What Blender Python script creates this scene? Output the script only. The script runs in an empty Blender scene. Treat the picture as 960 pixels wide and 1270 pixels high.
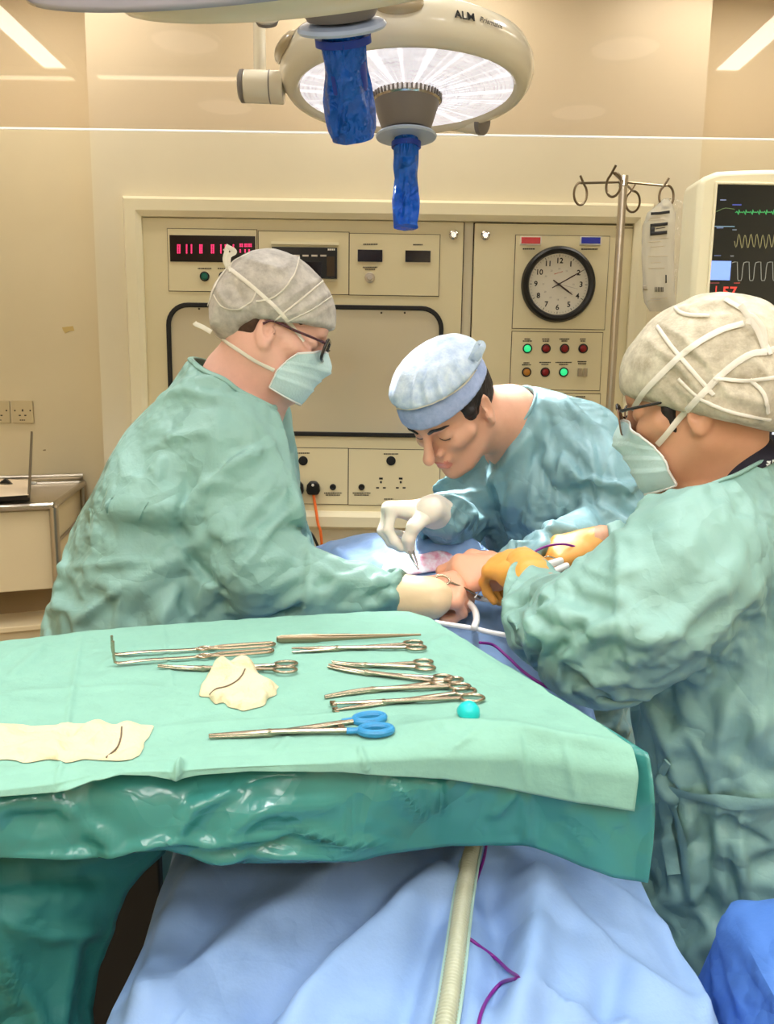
import numpy as np, math
F=1000.0; CX,CY=480.0,635.0; CZ=1.46; PITCH=math.radians(9.6); ROLL=math.radians(0.85)
C0=np.array([0,0,CZ])
_R0=np.array([1.0,0,0]); FW=np.array([0,math.cos(PITCH),-math.sin(PITCH)]); _D0=np.array([0,-math.sin(PITCH),-math.cos(PITCH)])
RV=math.cos(ROLL)*_R0-math.sin(ROLL)*_D0; DV=math.sin(ROLL)*_R0+math.cos(ROLL)*_D0
def ray(px,py): return FW+RV*((px-CX)/F)+DV*((py-CY)/F)
def aty(px,py,Y):
    r=ray(px,py); return C0+r*(Y/r[1])
def atz(px,py,Z):
    r=ray(px,py); return C0+r*((Z-CZ)/r[2])
def proj(p):
    q=np.asarray(p,float)-C0; w=q@FW; return np.array([CX+F*(q@RV)/w, CY+F*(q@DV)/w])
LAMP_W=9.; EXPO=0.05; FILL_W=4.2
import bpy, bmesh, random, time
from mathutils import Vector, Matrix
random.seed(3); RNG=np.random.default_rng(5)
scene=bpy.context.scene; COL=scene.collection
T0=time.time()
def log(*a): print('[%.1fs]'%(time.time()-T0),*a,flush=True)
def V3(*a): return np.array(a,float)
def nrm(v):
    v=np.asarray(v,float); return v/(np.linalg.norm(v)+1e-12)
def lin(c):
    out=[]
    for x in c[:3]:
        x=x/255.0
        out.append(x/12.92 if x<=0.04045 else ((x+0.055)/1.055)**2.4)
    return (*out,1.0)
def onplane(px,py,A,B,off=0.0):
    """pixel ray meets the vertical plane through A,B (xy), pushed towards the viewer by off"""
    A=np.array(A[:2],float);B=np.array(B[:2],float);t=nrm(B-A);n=np.array([t[1],-t[0]])
    r=ray(px,py); s=(np.dot(A+n*off,n)-np.dot(C0[:2],n))/np.dot(r[:2],n)
    return C0+r*s
# ---------------------------------------------------------------- materials
MATS={}
def M(name,col,rough=.5,metal=0.,bump=0.,bscale=60.,spec=.5,trans=0.,ior=1.45,alpha=1.,emis=None,estr=0.,var=0.,vscale=8.,detail=4.,sss=0.,coat=0.,btype='noise',sheen=0.,stretch=None,translucent=0.,col2=None,crease=None):
    if name in MATS: return MATS[name]
    m=bpy.data.materials.new(name); m.use_nodes=True; nt=m.node_tree; N=nt.nodes; L=nt.links
    b=N['Principled BSDF']; c=lin(col)
    b.inputs['Base Color'].default_value=c; b.inputs['Roughness'].default_value=rough; b.inputs['Metallic'].default_value=metal
    b.inputs['Specular IOR Level'].default_value=spec; b.inputs['IOR'].default_value=ior
    b.inputs['Transmission Weight'].default_value=trans; b.inputs['Alpha'].default_value=alpha
    b.inputs['Coat Weight'].default_value=coat
    if sheen: b.inputs['Sheen Weight'].default_value=sheen
    if sss:
        b.inputs['Subsurface Weight'].default_value=sss; b.inputs['Subsurface Radius'].default_value=(.012,.005,.003); b.inputs['Subsurface Scale'].default_value=1.0
    if emis is not None:
        b.inputs['Emission Color'].default_value=lin(emis); b.inputs['Emission Strength'].default_value=estr
    tc=N.new('ShaderNodeTexCoord'); src=tc.outputs['Object']
    if stretch:
        mp=N.new('ShaderNodeMapping'); mp.inputs['Scale'].default_value=stretch; L.new(src,mp.inputs['Vector']); src=mp.outputs['Vector']
    if var>0:
        n=N.new('ShaderNodeTexNoise'); n.inputs['Scale'].default_value=vscale; n.inputs['Detail'].default_value=detail; n.inputs['Roughness'].default_value=.65
        L.new(src,n.inputs['Vector'])
        r=N.new('ShaderNodeValToRGB'); lo=tuple(max(0,x*(1-var)) for x in c[:3])+(1,); hi=tuple(min(1,x*(1+var*.6)) for x in c[:3])+(1,)
        if col2 is not None: lo=lin(col2); hi=c
        r.color_ramp.elements[0].color=lo; r.color_ramp.elements[1].color=hi
        r.color_ramp.elements[0].position=.32; r.color_ramp.elements[1].position=.68
        L.new(n.outputs['Fac'],r.inputs['Fac']); L.new(r.outputs['Color'],b.inputs['Base Color'])
    if bump>0:
        if btype=='noise':
            n=N.new('ShaderNodeTexNoise'); n.inputs['Scale'].default_value=bscale; n.inputs['Detail'].default_value=5; out=n.outputs['Fac']
        elif btype=='voronoi':
            n=N.new('ShaderNodeTexVoronoi'); n.inputs['Scale'].default_value=bscale; n.feature='F1'; out=n.outputs['Distance']
        else:
            n=N.new('ShaderNodeTexWave'); n.inputs['Scale'].default_value=bscale; n.inputs['Distortion'].default_value=1.5; out=n.outputs['Fac']
        L.new(src,n.inputs['Vector'])
        bp=N.new('ShaderNodeBump'); bp.inputs['Strength'].default_value=bump; bp.inputs['Distance'].default_value=.004
        L.new(out,bp.inputs['Height']); L.new(bp.outputs['Normal'],b.inputs['Normal'])
    if crease:
        amp,size=crease; wn=N.new('ShaderNodeTexNoise'); wn.inputs['Scale'].default_value=2.2/size; wn.inputs['Detail'].default_value=2; L.new(tc.outputs['Object'],wn.inputs['Vector'])
        def mth(op,a,bv,clamp=False):
            q=N.new('ShaderNodeMath'); q.operation=op; q.use_clamp=clamp; L.new(a,q.inputs[0])
            if isinstance(bv,(int,float)): q.inputs[1].default_value=bv
            else: L.new(bv,q.inputs[1])
            return q.outputs[0]
        tot=None; rr=random.Random(len(name)*7+3)
        for k in range(5):
            d=nrm([rr.gauss(0,1) for _ in range(3)]); sc_=(1.0/size)*(.5+.4*k); dt=N.new('ShaderNodeVectorMath'); dt.operation='DOT_PRODUCT'; L.new(tc.outputs['Object'],dt.inputs[0]); dt.inputs[1].default_value=tuple(d*sc_)
            w=mth('MULTIPLY',wn.outputs['Fac'],.55+.12*k); f=mth('ADD',dt.outputs['Value'],w); f=mth('ADD',f,rr.random()*5); f=mth('PINGPONG',f,1.)
            mn=N.new('ShaderNodeTexNoise'); mn.inputs['Scale'].default_value=.45*sc_; mn.inputs['Detail'].default_value=1; mp_=N.new('ShaderNodeMapping'); mp_.inputs['Location'].default_value=(k*3.1,k*1.7,k*5.3); L.new(tc.outputs['Object'],mp_.inputs[0]); L.new(mp_.outputs[0],mn.inputs['Vector'])
            m_=mth('SUBTRACT',mn.outputs['Fac'],.47); m_=mth('MULTIPLY',m_,6.,True); f=mth('MULTIPLY',f,m_); f=mth('MULTIPLY',f,amp*size/(.5+.4*k)); tot=f if tot is None else mth('ADD',tot,f)
        cb_=N.new('ShaderNodeBump'); cb_.inputs['Strength'].default_value=1.; cb_.inputs['Distance'].default_value=1.; L.new(tot,cb_.inputs['Height'])
        prev=b.inputs['Normal'].links[0].from_node if b.inputs['Normal'].links else None
        if prev is not None: L.new(cb_.outputs[0],prev.inputs['Normal'])
        else: L.new(cb_.outputs[0],b.inputs['Normal'])
    if translucent>0:
        t=N.new('ShaderNodeBsdfTranslucent'); t.inputs['Color'].default_value=c
        mx=N.new('ShaderNodeMixShader'); mx.inputs[0].default_value=translucent
        L.new(b.outputs[0],mx.inputs[1]); L.new(t.outputs[0],mx.inputs[2]); L.new(mx.outputs[0],N['Material Output'].inputs['Surface'])
    MATS[name]=m; return m
# ---------------------------------------------------------------- objects
def wloc(o):
    p=np.zeros(3)
    while o is not None:
        p+=np.array(o.location); o=o.parent
    return p
def tag(o,label=None,cat=None,group=None,kind=None):
    if label: o['label']=label
    if cat: o['category']=cat
    if group: o['group']=group
    if kind: o['kind']=kind
    return o
def thing(name,label,cat,loc=(0,0,0),rz=0,group=None):
    o=bpy.data.objects.new(name,None); COL.objects.link(o); o.location=tuple(float(x) for x in loc); o.rotation_euler=(0,0,rz)
    o.empty_display_size=.05
    return tag(o,label,cat,group)
def mkobj(name,verts,faces,mat,parent=None,local=False,smooth=True,sharp=35,bevel=0.,subs=0,solid=0.,uvs=None,mids=None,mats=None):
    me=bpy.data.meshes.new(name); verts=np.asarray(verts,float)
    if parent is not None and not local: verts=verts-wloc(parent)
    me.from_pydata(verts.tolist(),[],[tuple(int(i) for i in f) for f in faces]); me.update()
    for mm in (mats or [mat]): me.materials.append(mm)
    if mids is not None:
        me.polygons.foreach_set('material_index',np.asarray(mids,np.int32))
    if smooth:
        me.shade_smooth()
        if sharp: me.set_sharp_from_angle(angle=math.radians(sharp))
    o=bpy.data.objects.new(name,me); COL.objects.link(o)
    if parent is not None: o.parent=parent
    if solid:
        s=o.modifiers.new('s','SOLIDIFY'); s.thickness=solid; s.offset=-1
    if bevel:
        b=o.modifiers.new('b','BEVEL'); b.width=bevel; b.segments=2; b.limit_method='ANGLE'; b.angle_limit=math.radians(40)
    if subs:
        s=o.modifiers.new('ss','SUBSURF'); s.levels=subs; s.render_levels=subs
    return o
def frame_from(z,x=None):
    z=nrm(z)
    if x is None: x=V3(0,0,1) if abs(z[2])<.9 else V3(1,0,0)
    x=np.asarray(x,float); x=nrm(x-z*np.dot(x,z)); y=np.cross(z,x); return np.stack([x,y,z],1)
class MB:
    def __init__(s): s.v=[];s.f=[];s.n=0
    def add(s,v,f):
        v=np.asarray(v,float).reshape(-1,3); s.v.append(v); s.f+= [tuple(int(i)+s.n for i in q) for q in f]; s.n+=len(v); return s
    def box(s,c,size,R=None):
        c=np.asarray(c,float);h=np.asarray(size,float)/2
        v=np.array([[x,y,z] for x in(-1,1) for y in(-1,1) for z in(-1,1)],float)*h
        if R is not None: v=v@np.asarray(R).T
        return s.add(v+c,[(0,1,3,2),(4,6,7,5),(0,4,5,1),(2,3,7,6),(0,2,6,4),(1,5,7,3)])
    def bb(s,x0,x1,y0,y1,z0,z1): return s.box(((x0+x1)/2,(y0+y1)/2,(z0+z1)/2),(abs(x1-x0),abs(y1-y0),abs(z1-z0)))
    def tube(s,pts,r,n=10,closed=False,caps=True,flat=None,ref=None):
        P=np.asarray(pts,float); m=len(P); rr=np.broadcast_to(np.asarray(r,float),(m,)) 
        T=np.zeros_like(P)
        if closed: T=np.roll(P,-1,0)-np.roll(P,1,0)
        else:
            T[1:-1]=P[2:]-P[:-2];T[0]=P[1]-P[0];T[-1]=P[-1]-P[-2]
        T/=np.linalg.norm(T,axis=1)[:,None]+1e-12
        if ref is None:
            x=frame_from(T[0])[:,0]
            X=[]
            for i in range(m):
                x=x-T[i]*np.dot(x,T[i]); x=nrm(x); X.append(x)
            X=np.array(X)
        else:
            ref=np.broadcast_to(np.asarray(ref,float),(m,3)); X=ref-T*np.sum(ref*T,1)[:,None]; X/=np.linalg.norm(X,axis=1)[:,None]+1e-12
        Y=np.cross(T,X); a=np.arange(n)*2*math.pi/n; fx,fy=flat if flat else (1,1)
        ring=P[:,None]+rr[:,None,None]*(np.cos(a)[None,:,None]*X[:,None]*fx+np.sin(a)[None,:,None]*Y[:,None]*fy)
        f=[]
        for i in range(m if closed else m-1):
            j=(i+1)%m
            for k in range(n):
                l=(k+1)%n; f.append((i*n+k,i*n+l,j*n+l,j*n+k))
        if caps and not closed:
            f.append(tuple(range(n-1,-1,-1))); f.append(tuple((m-1)*n+k for k in range(n)))
        return s.add(ring.reshape(-1,3),f)
    def cyl(s,a,b,r0,r1=None,n=20,caps=True): return s.tube([a,b],[r0,r0 if r1 is None else r1],n,caps=caps)
    def lathe(s,prof,c=(0,0,0),axis=(0,0,1),n=32,xdir=None,fn=None):
        R=frame_from(axis,xdir); a=np.arange(n)*2*math.pi/n; prof=np.asarray(prof,float); m=len(prof)
        v=np.zeros((m,n,3)); v[:,:,0]=prof[:,0:1]*np.cos(a); v[:,:,1]=prof[:,0:1]*np.sin(a); v[:,:,2]=prof[:,1:2]
        if fn is not None: v=fn(v)
        v=v.reshape(-1,3)@R.T+np.asarray(c,float)
        f=[(i*n+k,i*n+(k+1)%n,(i+1)*n+(k+1)%n,(i+1)*n+k) for i in range(m-1) for k in range(n)]
        if prof[0,0]>1e-6: f.append(tuple(range(n-1,-1,-1)))
        if prof[-1,0]>1e-6: f.append(tuple((m-1)*n+k for k in range(n)))
        return s.add(v,f)
    def prism(s,outline,o,ex,ey,depth):
        """polygon outline (2d) laid in plane o,ex,ey, extruded by depth along ex x ey"""
        O=np.asarray(outline,float); ex=nrm(ex);ey=nrm(ey);ez=np.cross(ex,ey); n=len(O)
        a=np.asarray(o,float)+O[:,:1]*ex+O[:,1:2]*ey; b=a+ez*depth
        f=[tuple(range(n-1,-1,-1)),tuple(range(n,2*n))]+[(i,(i+1)%n,n+(i+1)%n,n+i) for i in range(n)]
        return s.add(np.vstack([a,b]),f)
    def ringplate(s,outer,inner,o,ex,ey,depth):
        A=np.asarray(outer,float);B=np.asarray(inner,float);n=len(A);ex=nrm(ex);ey=nrm(ey);ez=np.cross(ex,ey)
        p=lambda Q,d: np.asarray(o,float)+Q[:,:1]*ex+Q[:,1:2]*ey+ez*d
        v=np.vstack([p(A,0),p(B,0),p(A,depth),p(B,depth)]); f=[]
        for i in range(n):
            j=(i+1)%n
            f+=[(i,n+i,n+j,j),(2*n+i,2*n+j,3*n+j,3*n+i),(i,j,2*n+j,2*n+i),(n+i,3*n+i,3*n+j,n+j)]
        return s.add(v,f)
    def grid(s,P):
        P=np.asarray(P,float); nu,nv=P.shape[:2]
        return s.add(P.reshape(-1,3),[(i*nv+j,(i+1)*nv+j,(i+1)*nv+j+1,i*nv+j+1) for i in range(nu-1) for j in range(nv-1)])
    def build(s,name,mat,parent=None,**k): return mkobj(name,np.vstack(s.v),s.f,mat,parent,**k)
def rrect(w,h,r,n=6):
    out=[]
    for cx,cy,a0 in ((w/2-r,h/2-r,0),(-w/2+r,h/2-r,90),(-w/2+r,-h/2+r,180),(w/2-r,-h/2+r,270)):
        for k in range(n+1):
            a=math.radians(a0+90*k/n); out.append((cx+r*math.cos(a),cy+r*math.sin(a)))
    return np.array(out)
def spline(P,n,closed=False):
    P=np.asarray(P,float); m=len(P)
    if m==2: 
        t=np.linspace(0,1,n)[:,None]; return P[0]*(1-t)+P[1]*t
    Q=np.vstack([2*P[0]-P[1],P,2*P[-1]-P[-2]]) if not closed else np.vstack([P[-1],P,P[0],P[1]])
    segs=m-1 if not closed else m
    d=np.array([np.linalg.norm(Q[i+2]-Q[i+1]) for i in range(segs)]); cs=np.r_[0,np.cumsum(d)]
    u=np.linspace(0,cs[-1],n,endpoint=not closed); out=[]
    for x in u:
        i=min(np.searchsorted(cs,x,side='right')-1,segs-1); t=(x-cs[i])/(d[i]+1e-12)
        p0,p1,p2,p3=Q[i],Q[i+1],Q[i+2],Q[i+3]
        out.append(.5*((2*p1)+(-p0+p2)*t+(2*p0-5*p1+4*p2-p3)*t*t+(-p0+3*p1-3*p2+p3)*t**3))
    return np.array(out)
def text(name,s,size,mat,o,ex,ey,parent=None,align='CENTER',extrude=.0004,shear=0,bold=0.,label=None):
    cu=bpy.data.curves.new(name,'FONT'); cu.body=s; cu.size=size; cu.align_x=align; cu.align_y='CENTER'; cu.extrude=extrude; cu.shear=shear; cu.offset=bold; cu.resolution_u=3
    t=bpy.data.objects.new(name,cu); COL.objects.link(t)
    dg=bpy.context.evaluated_depsgraph_get(); me=bpy.data.meshes.new_from_object(t.evaluated_get(dg))
    bpy.data.objects.remove(t); bpy.data.curves.remove(cu)
    n=len(me.vertices); co=np.zeros(n*3); me.vertices.foreach_get('co',co); co=co.reshape(-1,3)
    ex=nrm(ex);ey=nrm(ey);ez=np.cross(ex,ey)
    w=np.asarray(o,float)+co[:,:1]*ex+co[:,1:2]*ey+co[:,2:]*ez
    if parent is not None: w=w-wloc(parent)
    me.vertices.foreach_set('co',w.ravel()); me.materials.clear(); me.materials.append(mat); me.update()
    ob=bpy.data.objects.new(name,me); COL.objects.link(ob)
    if parent is not None: ob.parent=parent
    if label: ob['label']=label
    return ob
# value noise in numpy
def vnoise(P,seed=0):
    P=np.asarray(P,float); I=np.floor(P).astype(np.int64); Fr=P-I; Fr=Fr*Fr*(3-2*Fr); out=np.zeros(len(P))
    for dx in(0,1):
        for dy in(0,1):
            for dz in(0,1):
                h=((I[:,0]+dx)*73856093)^((I[:,1]+dy)*19349663)^((I[:,2]+dz)*83492791)^(seed*2654435761)
                h=(h^(h>>13))*1274126177; h=(h^(h>>16))&0xffff
                w=(Fr[:,0] if dx else 1-Fr[:,0])*(Fr[:,1] if dy else 1-Fr[:,1])*(Fr[:,2] if dz else 1-Fr[:,2])
                out+=w*h/65535.
    return out*2-1
def ridged(P,seed=0,oct=3):
    a=0;amp=1;tot=0
    for k in range(oct):
        a=a+amp*(1-2*np.abs(vnoise(P*2**k+17.3*k,seed+k))); tot+=amp; amp*=.5
    return a/tot
def crumple(P,scale,seed=0,n=3):
    """folded-paper height: facets between random creases"""
    r=np.random.default_rng(seed); h=np.zeros(len(P)); W=P+.25/scale*np.stack([vnoise(P*scale*.7,seed+1),vnoise(P*scale*.7,seed+2),vnoise(P*scale*.7,seed+3)],1)
    for k in range(n):
        d=nrm(r.normal(size=3)); f=(W@d)*scale*(.7+.6*r.random())+r.random()*9
        h+=np.abs((f%2)-1)-.5
    return h/n

def paper(P,scale,seed=0,n=3):
    """crushed-paper relief: straight creases of mixed sharpness between flat facets, stronger in some places than others"""
    r=np.random.default_rng(seed+77); W=P+.10/scale*np.stack([vnoise(P*scale*.5,seed+1),vnoise(P*scale*.5,seed+2),vnoise(P*scale*.5,seed+3)],1); h=np.zeros(len(P))
    for k in range(n):
        d=nrm(r.normal(size=3)); sc_=scale*(.6+.8*r.random()); f=W@d*sc_+r.random()*9; i=np.floor(f); jt=np.sin(i*12.9898+seed+k*3.3)*43758.5453; jt=jt-np.floor(jt); jt2=np.sin((i+1)*12.9898+seed+k*3.3)*43758.5453; jt2=jt2-np.floor(jt2)
        t=f-i; amp=np.clip(.5+1.1*vnoise(P*scale*.28+11*k,seed+20+k),0,1.2); h+=amp*((jt*(1-t)+jt2*t)*2-1)
    return h/n**.5
# ---------------------------------------------------------------- signed-distance modelling
class Xf:
    """rigid frame: columns of R are the local axes in the world"""
    def __init__(s,R,t,sc=1.0): s.R=np.asarray(R,float); s.t=np.asarray(t,float); s.s=sc
    def w(s,p): return (np.asarray(p,float)*s.s)@s.R.T+s.t
    def l(s,p): return ((np.asarray(p,float)-s.t)@s.R)/s.s
    def d(s,v): return np.asarray(v,float)@s.R.T
class SDF:
    def __init__(s): s.ops=[]; s.lo=np.full(3,1e9); s.hi=np.full(3,-1e9)
    def _b(s,p,r): s.lo=np.minimum(s.lo,np.min(np.atleast_2d(p),0)-r); s.hi=np.maximum(s.hi,np.max(np.atleast_2d(p),0)+r)
    def rc(s,a,b,r1,r2=None,k=.01,X=None,sub=False):
        if r2 is None: r2=r1
        if X is not None: a=X.w(a);b=X.w(b);r1*=X.s;r2*=X.s
        a=np.asarray(a,float);b=np.asarray(b,float);ba=b-a;L=ba@ba+1e-12
        def f(P):
            pa=P-a; t=np.clip(pa@ba/L,0,1); return np.linalg.norm(pa-t[:,None]*ba,axis=1)-(r1+(r2-r1)*t)
        s.ops.append((sub,f,k)); 
        if not sub: s._b([a,b],max(r1,r2))
        return s
    def sp(s,c,r,k=.01,X=None,sub=False): return s.rc(c,np.asarray(c,float)+1e-6,r,r,k,X,sub)
    def ell(s,c,r,k=.01,X=None,R=None,sub=False):
        c=np.asarray(c,float);r=np.asarray(r,float)
        Q=np.eye(3) if R is None else np.asarray(R,float)
        if X is not None: c=X.w(c);r=r*X.s;Q=X.R@Q
        mr=min(r)
        def f(P):
            q=(P-c)@Q; k0=np.linalg.norm(q/r,axis=1); k1=np.linalg.norm(q/(r*r),axis=1)+1e-9
            d=k0*(k0-1)/k1
            return np.where(k0<.3,-(1-k0)*mr,d)
        s.ops.append((sub,f,k))
        if not sub: s._b(c,max(r))
        return s
    def plane(s,p,n,k=.002):
        """cut away the side the normal points to"""
        p=np.asarray(p,float);n=nrm(n)
        def f(P): return -((P-p)@n)
        s.ops.append((True,f,k)); return s
    def chain(s,pts,rs,k=.02,X=None):
        for i in range(len(pts)-1): s.rc(pts[i],pts[i+1],rs[i],rs[i+1],k,X)
        return s
    def comb(s,d,v,sub,k):
        if sub:
            v=-v; h=np.clip(.5+.5*(d-v)/k,0,1)*0+np.maximum(k-np.abs(d-v),0)/k
            return np.maximum(d,v)+h*h*k*.25
        h=np.maximum(k-np.abs(d-v),0)/k
        return np.minimum(d,v)-h*h*k*.25
    def __call__(s,P,which=None):
        d=None
        for i,(sub,f,k) in enumerate(s.ops):
            if which is not None and not which[i]: continue
            v=f(P)
            if d is None: d=np.full(len(P),1e3) if sub else v
            else: d=s.comb(d,v,sub,k)
        return d if d is not None else np.full(len(P),1e3)
    def grad(s,P,e=.0008):
        g=np.zeros_like(P)
        for o in ((1,1,1),(1,-1,-1),(-1,1,-1),(-1,-1,1)):
            o=np.array(o,float); g+=o*s(P+o*e)[:,None]
        return g/(np.linalg.norm(g,axis=1)[:,None]+1e-12)
    def project(s,P,off=0.,it=3,mx=.01):
        P=np.array(P,float)
        for _ in range(it):
            d=s(P)-off; P-=np.clip(d,-mx,mx)[:,None]*s.grad(P)
        return P
    def dense(s,h,pad=.03,lo=None,hi=None,band=.02):
        lo=(s.lo if lo is None else np.asarray(lo))-pad; hi=(s.hi if hi is None else np.asarray(hi))+pad; B=8
        n=np.ceil((hi-lo)/h/B).astype(int)*B; nb=n//B
        bc=np.stack(np.meshgrid(*[np.arange(m) for m in nb],indexing='ij'),-1).reshape(-1,3)
        ctr=lo+(bc*B+(B-1)/2)*h; hd=h*(B-1)/2*1.732
        D=[f(ctr) for _,f,_ in s.ops]; tot=None
        for (sub,f,k),v in zip(s.ops,D): tot=(np.full(len(ctr),1e3) if sub else v) if tot is None else s.comb(tot,v,sub,k)
        vals=np.repeat(np.repeat(np.repeat(tot.reshape(nb).astype(np.float32),B,0),B,1),B,2)
        D=np.array(D); off=np.stack(np.meshgrid(*[np.arange(B)]*3,indexing='ij'),-1).reshape(-1,3)*h
        act=np.where(np.abs(tot)<hd*1.3+band)[0]; sub=np.array([o[0] for o in s.ops]); ks=np.array([o[2] for o in s.ops])
        for i in act:
            w=np.where(sub,D[:,i]<hd*1.5+ks+.02+abs(tot[i]),D[:,i]<max(tot[i],-hd)+2.6*hd+ks+.01)
            b=bc[i]*B; v=s(lo+b*h+off,w); vals[b[0]:b[0]+B,b[1]:b[1]+B,b[2]:b[2]+B]=v.reshape(B,B,B)
        return vals,lo
def surfnets(vals,lo,h):
    S=vals<0; nx,ny,nz=vals.shape
    c=np.zeros((nx-1,ny-1,nz-1),np.uint8)
    for dx in(0,1):
        for dy in(0,1):
            for dz in(0,1): c+=S[dx:nx-1+dx,dy:ny-1+dy,dz:nz-1+dz]
    cells=np.argwhere((c>0)&(c<8)); idx=np.full(c.shape,-1,np.int64); idx[tuple(cells.T)]=np.arange(len(cells))
    acc=np.zeros((len(cells),3)); cnt=np.zeros(len(cells))
    for ax in range(3):
        o=[a for a in range(3) if a!=ax]
        for p in(0,1):
            for q in(0,1):
                a=cells.copy(); a[:,o[0]]+=p; a[:,o[1]]+=q; b=a.copy(); b[:,ax]+=1
                va=vals[tuple(a.T)].astype(float); vb=vals[tuple(b.T)].astype(float); m=(va<0)!=(vb<0)
                t=np.where(m,va/(va-vb+1e-20),0); pt=a.astype(float); pt[:,ax]+=t
                acc[m]+=pt[m]; cnt[m]+=1
    V=lo+h*acc/cnt[:,None]; F=[]
    for ax in range(3):
        o1,o2=[(1,2),(2,0),(0,1)][ax]; sl0=[slice(None)]*3; sl1=[slice(None)]*3; sl0[ax]=slice(0,-1); sl1[ax]=slice(1,None)
        A=S[tuple(sl0)];Bm=S[tuple(sl1)]; e=np.argwhere(A!=Bm)
        e=e[(e[:,o1]>0)&(e[:,o2]>0)&(e[:,o1]<vals.shape[o1]-1)&(e[:,o2]<vals.shape[o2]-1)]
        ins=A[tuple(e.T)]
        def g(d1,d2):
            q=e.copy(); q[:,o1]-=d1; q[:,o2]-=d2; return idx[tuple(q.T)]
        Q=np.stack([g(1,1),g(0,1),g(0,0),g(1,0)],1); Q[~ins]=Q[~ins][:,::-1]; F.append(Q)
    F=np.vstack(F); return V,F[(F>=0).all(1)]
def edges_of(F):
    E=np.vstack([F[:,[i,(i+1)%4]] for i in range(4)]); E=np.sort(E,1); return np.unique(E,axis=0)
def lap(V,E,it=1,lam=.5,fix=None):
    n=len(V); deg=np.bincount(E.ravel(),minlength=n).astype(float)+1e-9; V=V.copy()
    for _ in range(it):
        A=np.stack([np.bincount(E[:,0],V[E[:,1],a],n)+np.bincount(E[:,1],V[E[:,0],a],n) for a in range(3)],1)/deg[:,None]
        W=V+lam*(A-V)
        if fix is not None: W[fix]=V[fix]
        V=W
    return V
def vnormals(V,F):
    n=np.zeros_like(V); a=np.cross(V[F[:,2]]-V[F[:,0]],V[F[:,3]]-V[F[:,1]])
    for i in range(4):
        for c in range(3): n[:,c]+=np.bincount(F[:,i],a[:,c],len(V))
    return n/(np.linalg.norm(n,axis=1)[:,None]+1e-12)
def subset(V,F,keepF):
    F=F[keepF]; u,inv=np.unique(F,return_inverse=True); return V[u],inv.reshape(F.shape),u
def islands(F,n):
    lab=np.arange(n); E=edges_of(F)
    while True:
        m=np.minimum(lab[E[:,0]],lab[E[:,1]]); new=lab.copy(); np.minimum.at(new,E[:,0],m); np.minimum.at(new,E[:,1],m); new=new[new]
        if (new==lab).all(): return lab
        lab=new
def sdf_mesh(s,h,band=.0,smooth=1,proj=1,lo=None,hi=None):
    v,l=s.dense(h,band=band,lo=lo,hi=hi,pad=3*h+.004); V,F=surfnets(v,l,h); E=edges_of(F)
    if smooth: V=lap(V,E,smooth,.5)
    if proj: V=s.project(V,it=proj,mx=h)
    N=vnormals(V,F); k=np.arange(0,len(V),max(1,len(V)//400))
    if np.mean(np.sum(N[k]*s.grad(V[k]),1))<0: F=F[:,::-1].copy()
    return V,F
class Grid:
    def __init__(s,vals,lo,h): s.v=vals;s.lo=lo;s.h=h;s.n=np.array(vals.shape)
    def __call__(s,P):
        q=np.clip((P-s.lo)/s.h,0,s.n-1.001); i=q.astype(int); f=q-i; o=0
        for dx in(0,1):
            for dy in(0,1):
                for dz in(0,1):
                    w=(f[:,0] if dx else 1-f[:,0])*(f[:,1] if dy else 1-f[:,1])*(f[:,2] if dz else 1-f[:,2])
                    o=o+w*s.v[i[:,0]+dx,i[:,1]+dy,i[:,2]+dz]
        return o
    def grad(s,P):
        e=s.h*.7; g=np.zeros_like(P)
        for a in range(3):
            d=np.zeros(3);d[a]=e; g[:,a]=s(P+d)-s(P-d)
        return g/(np.linalg.norm(g,axis=1)[:,None]+1e-9)
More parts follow.
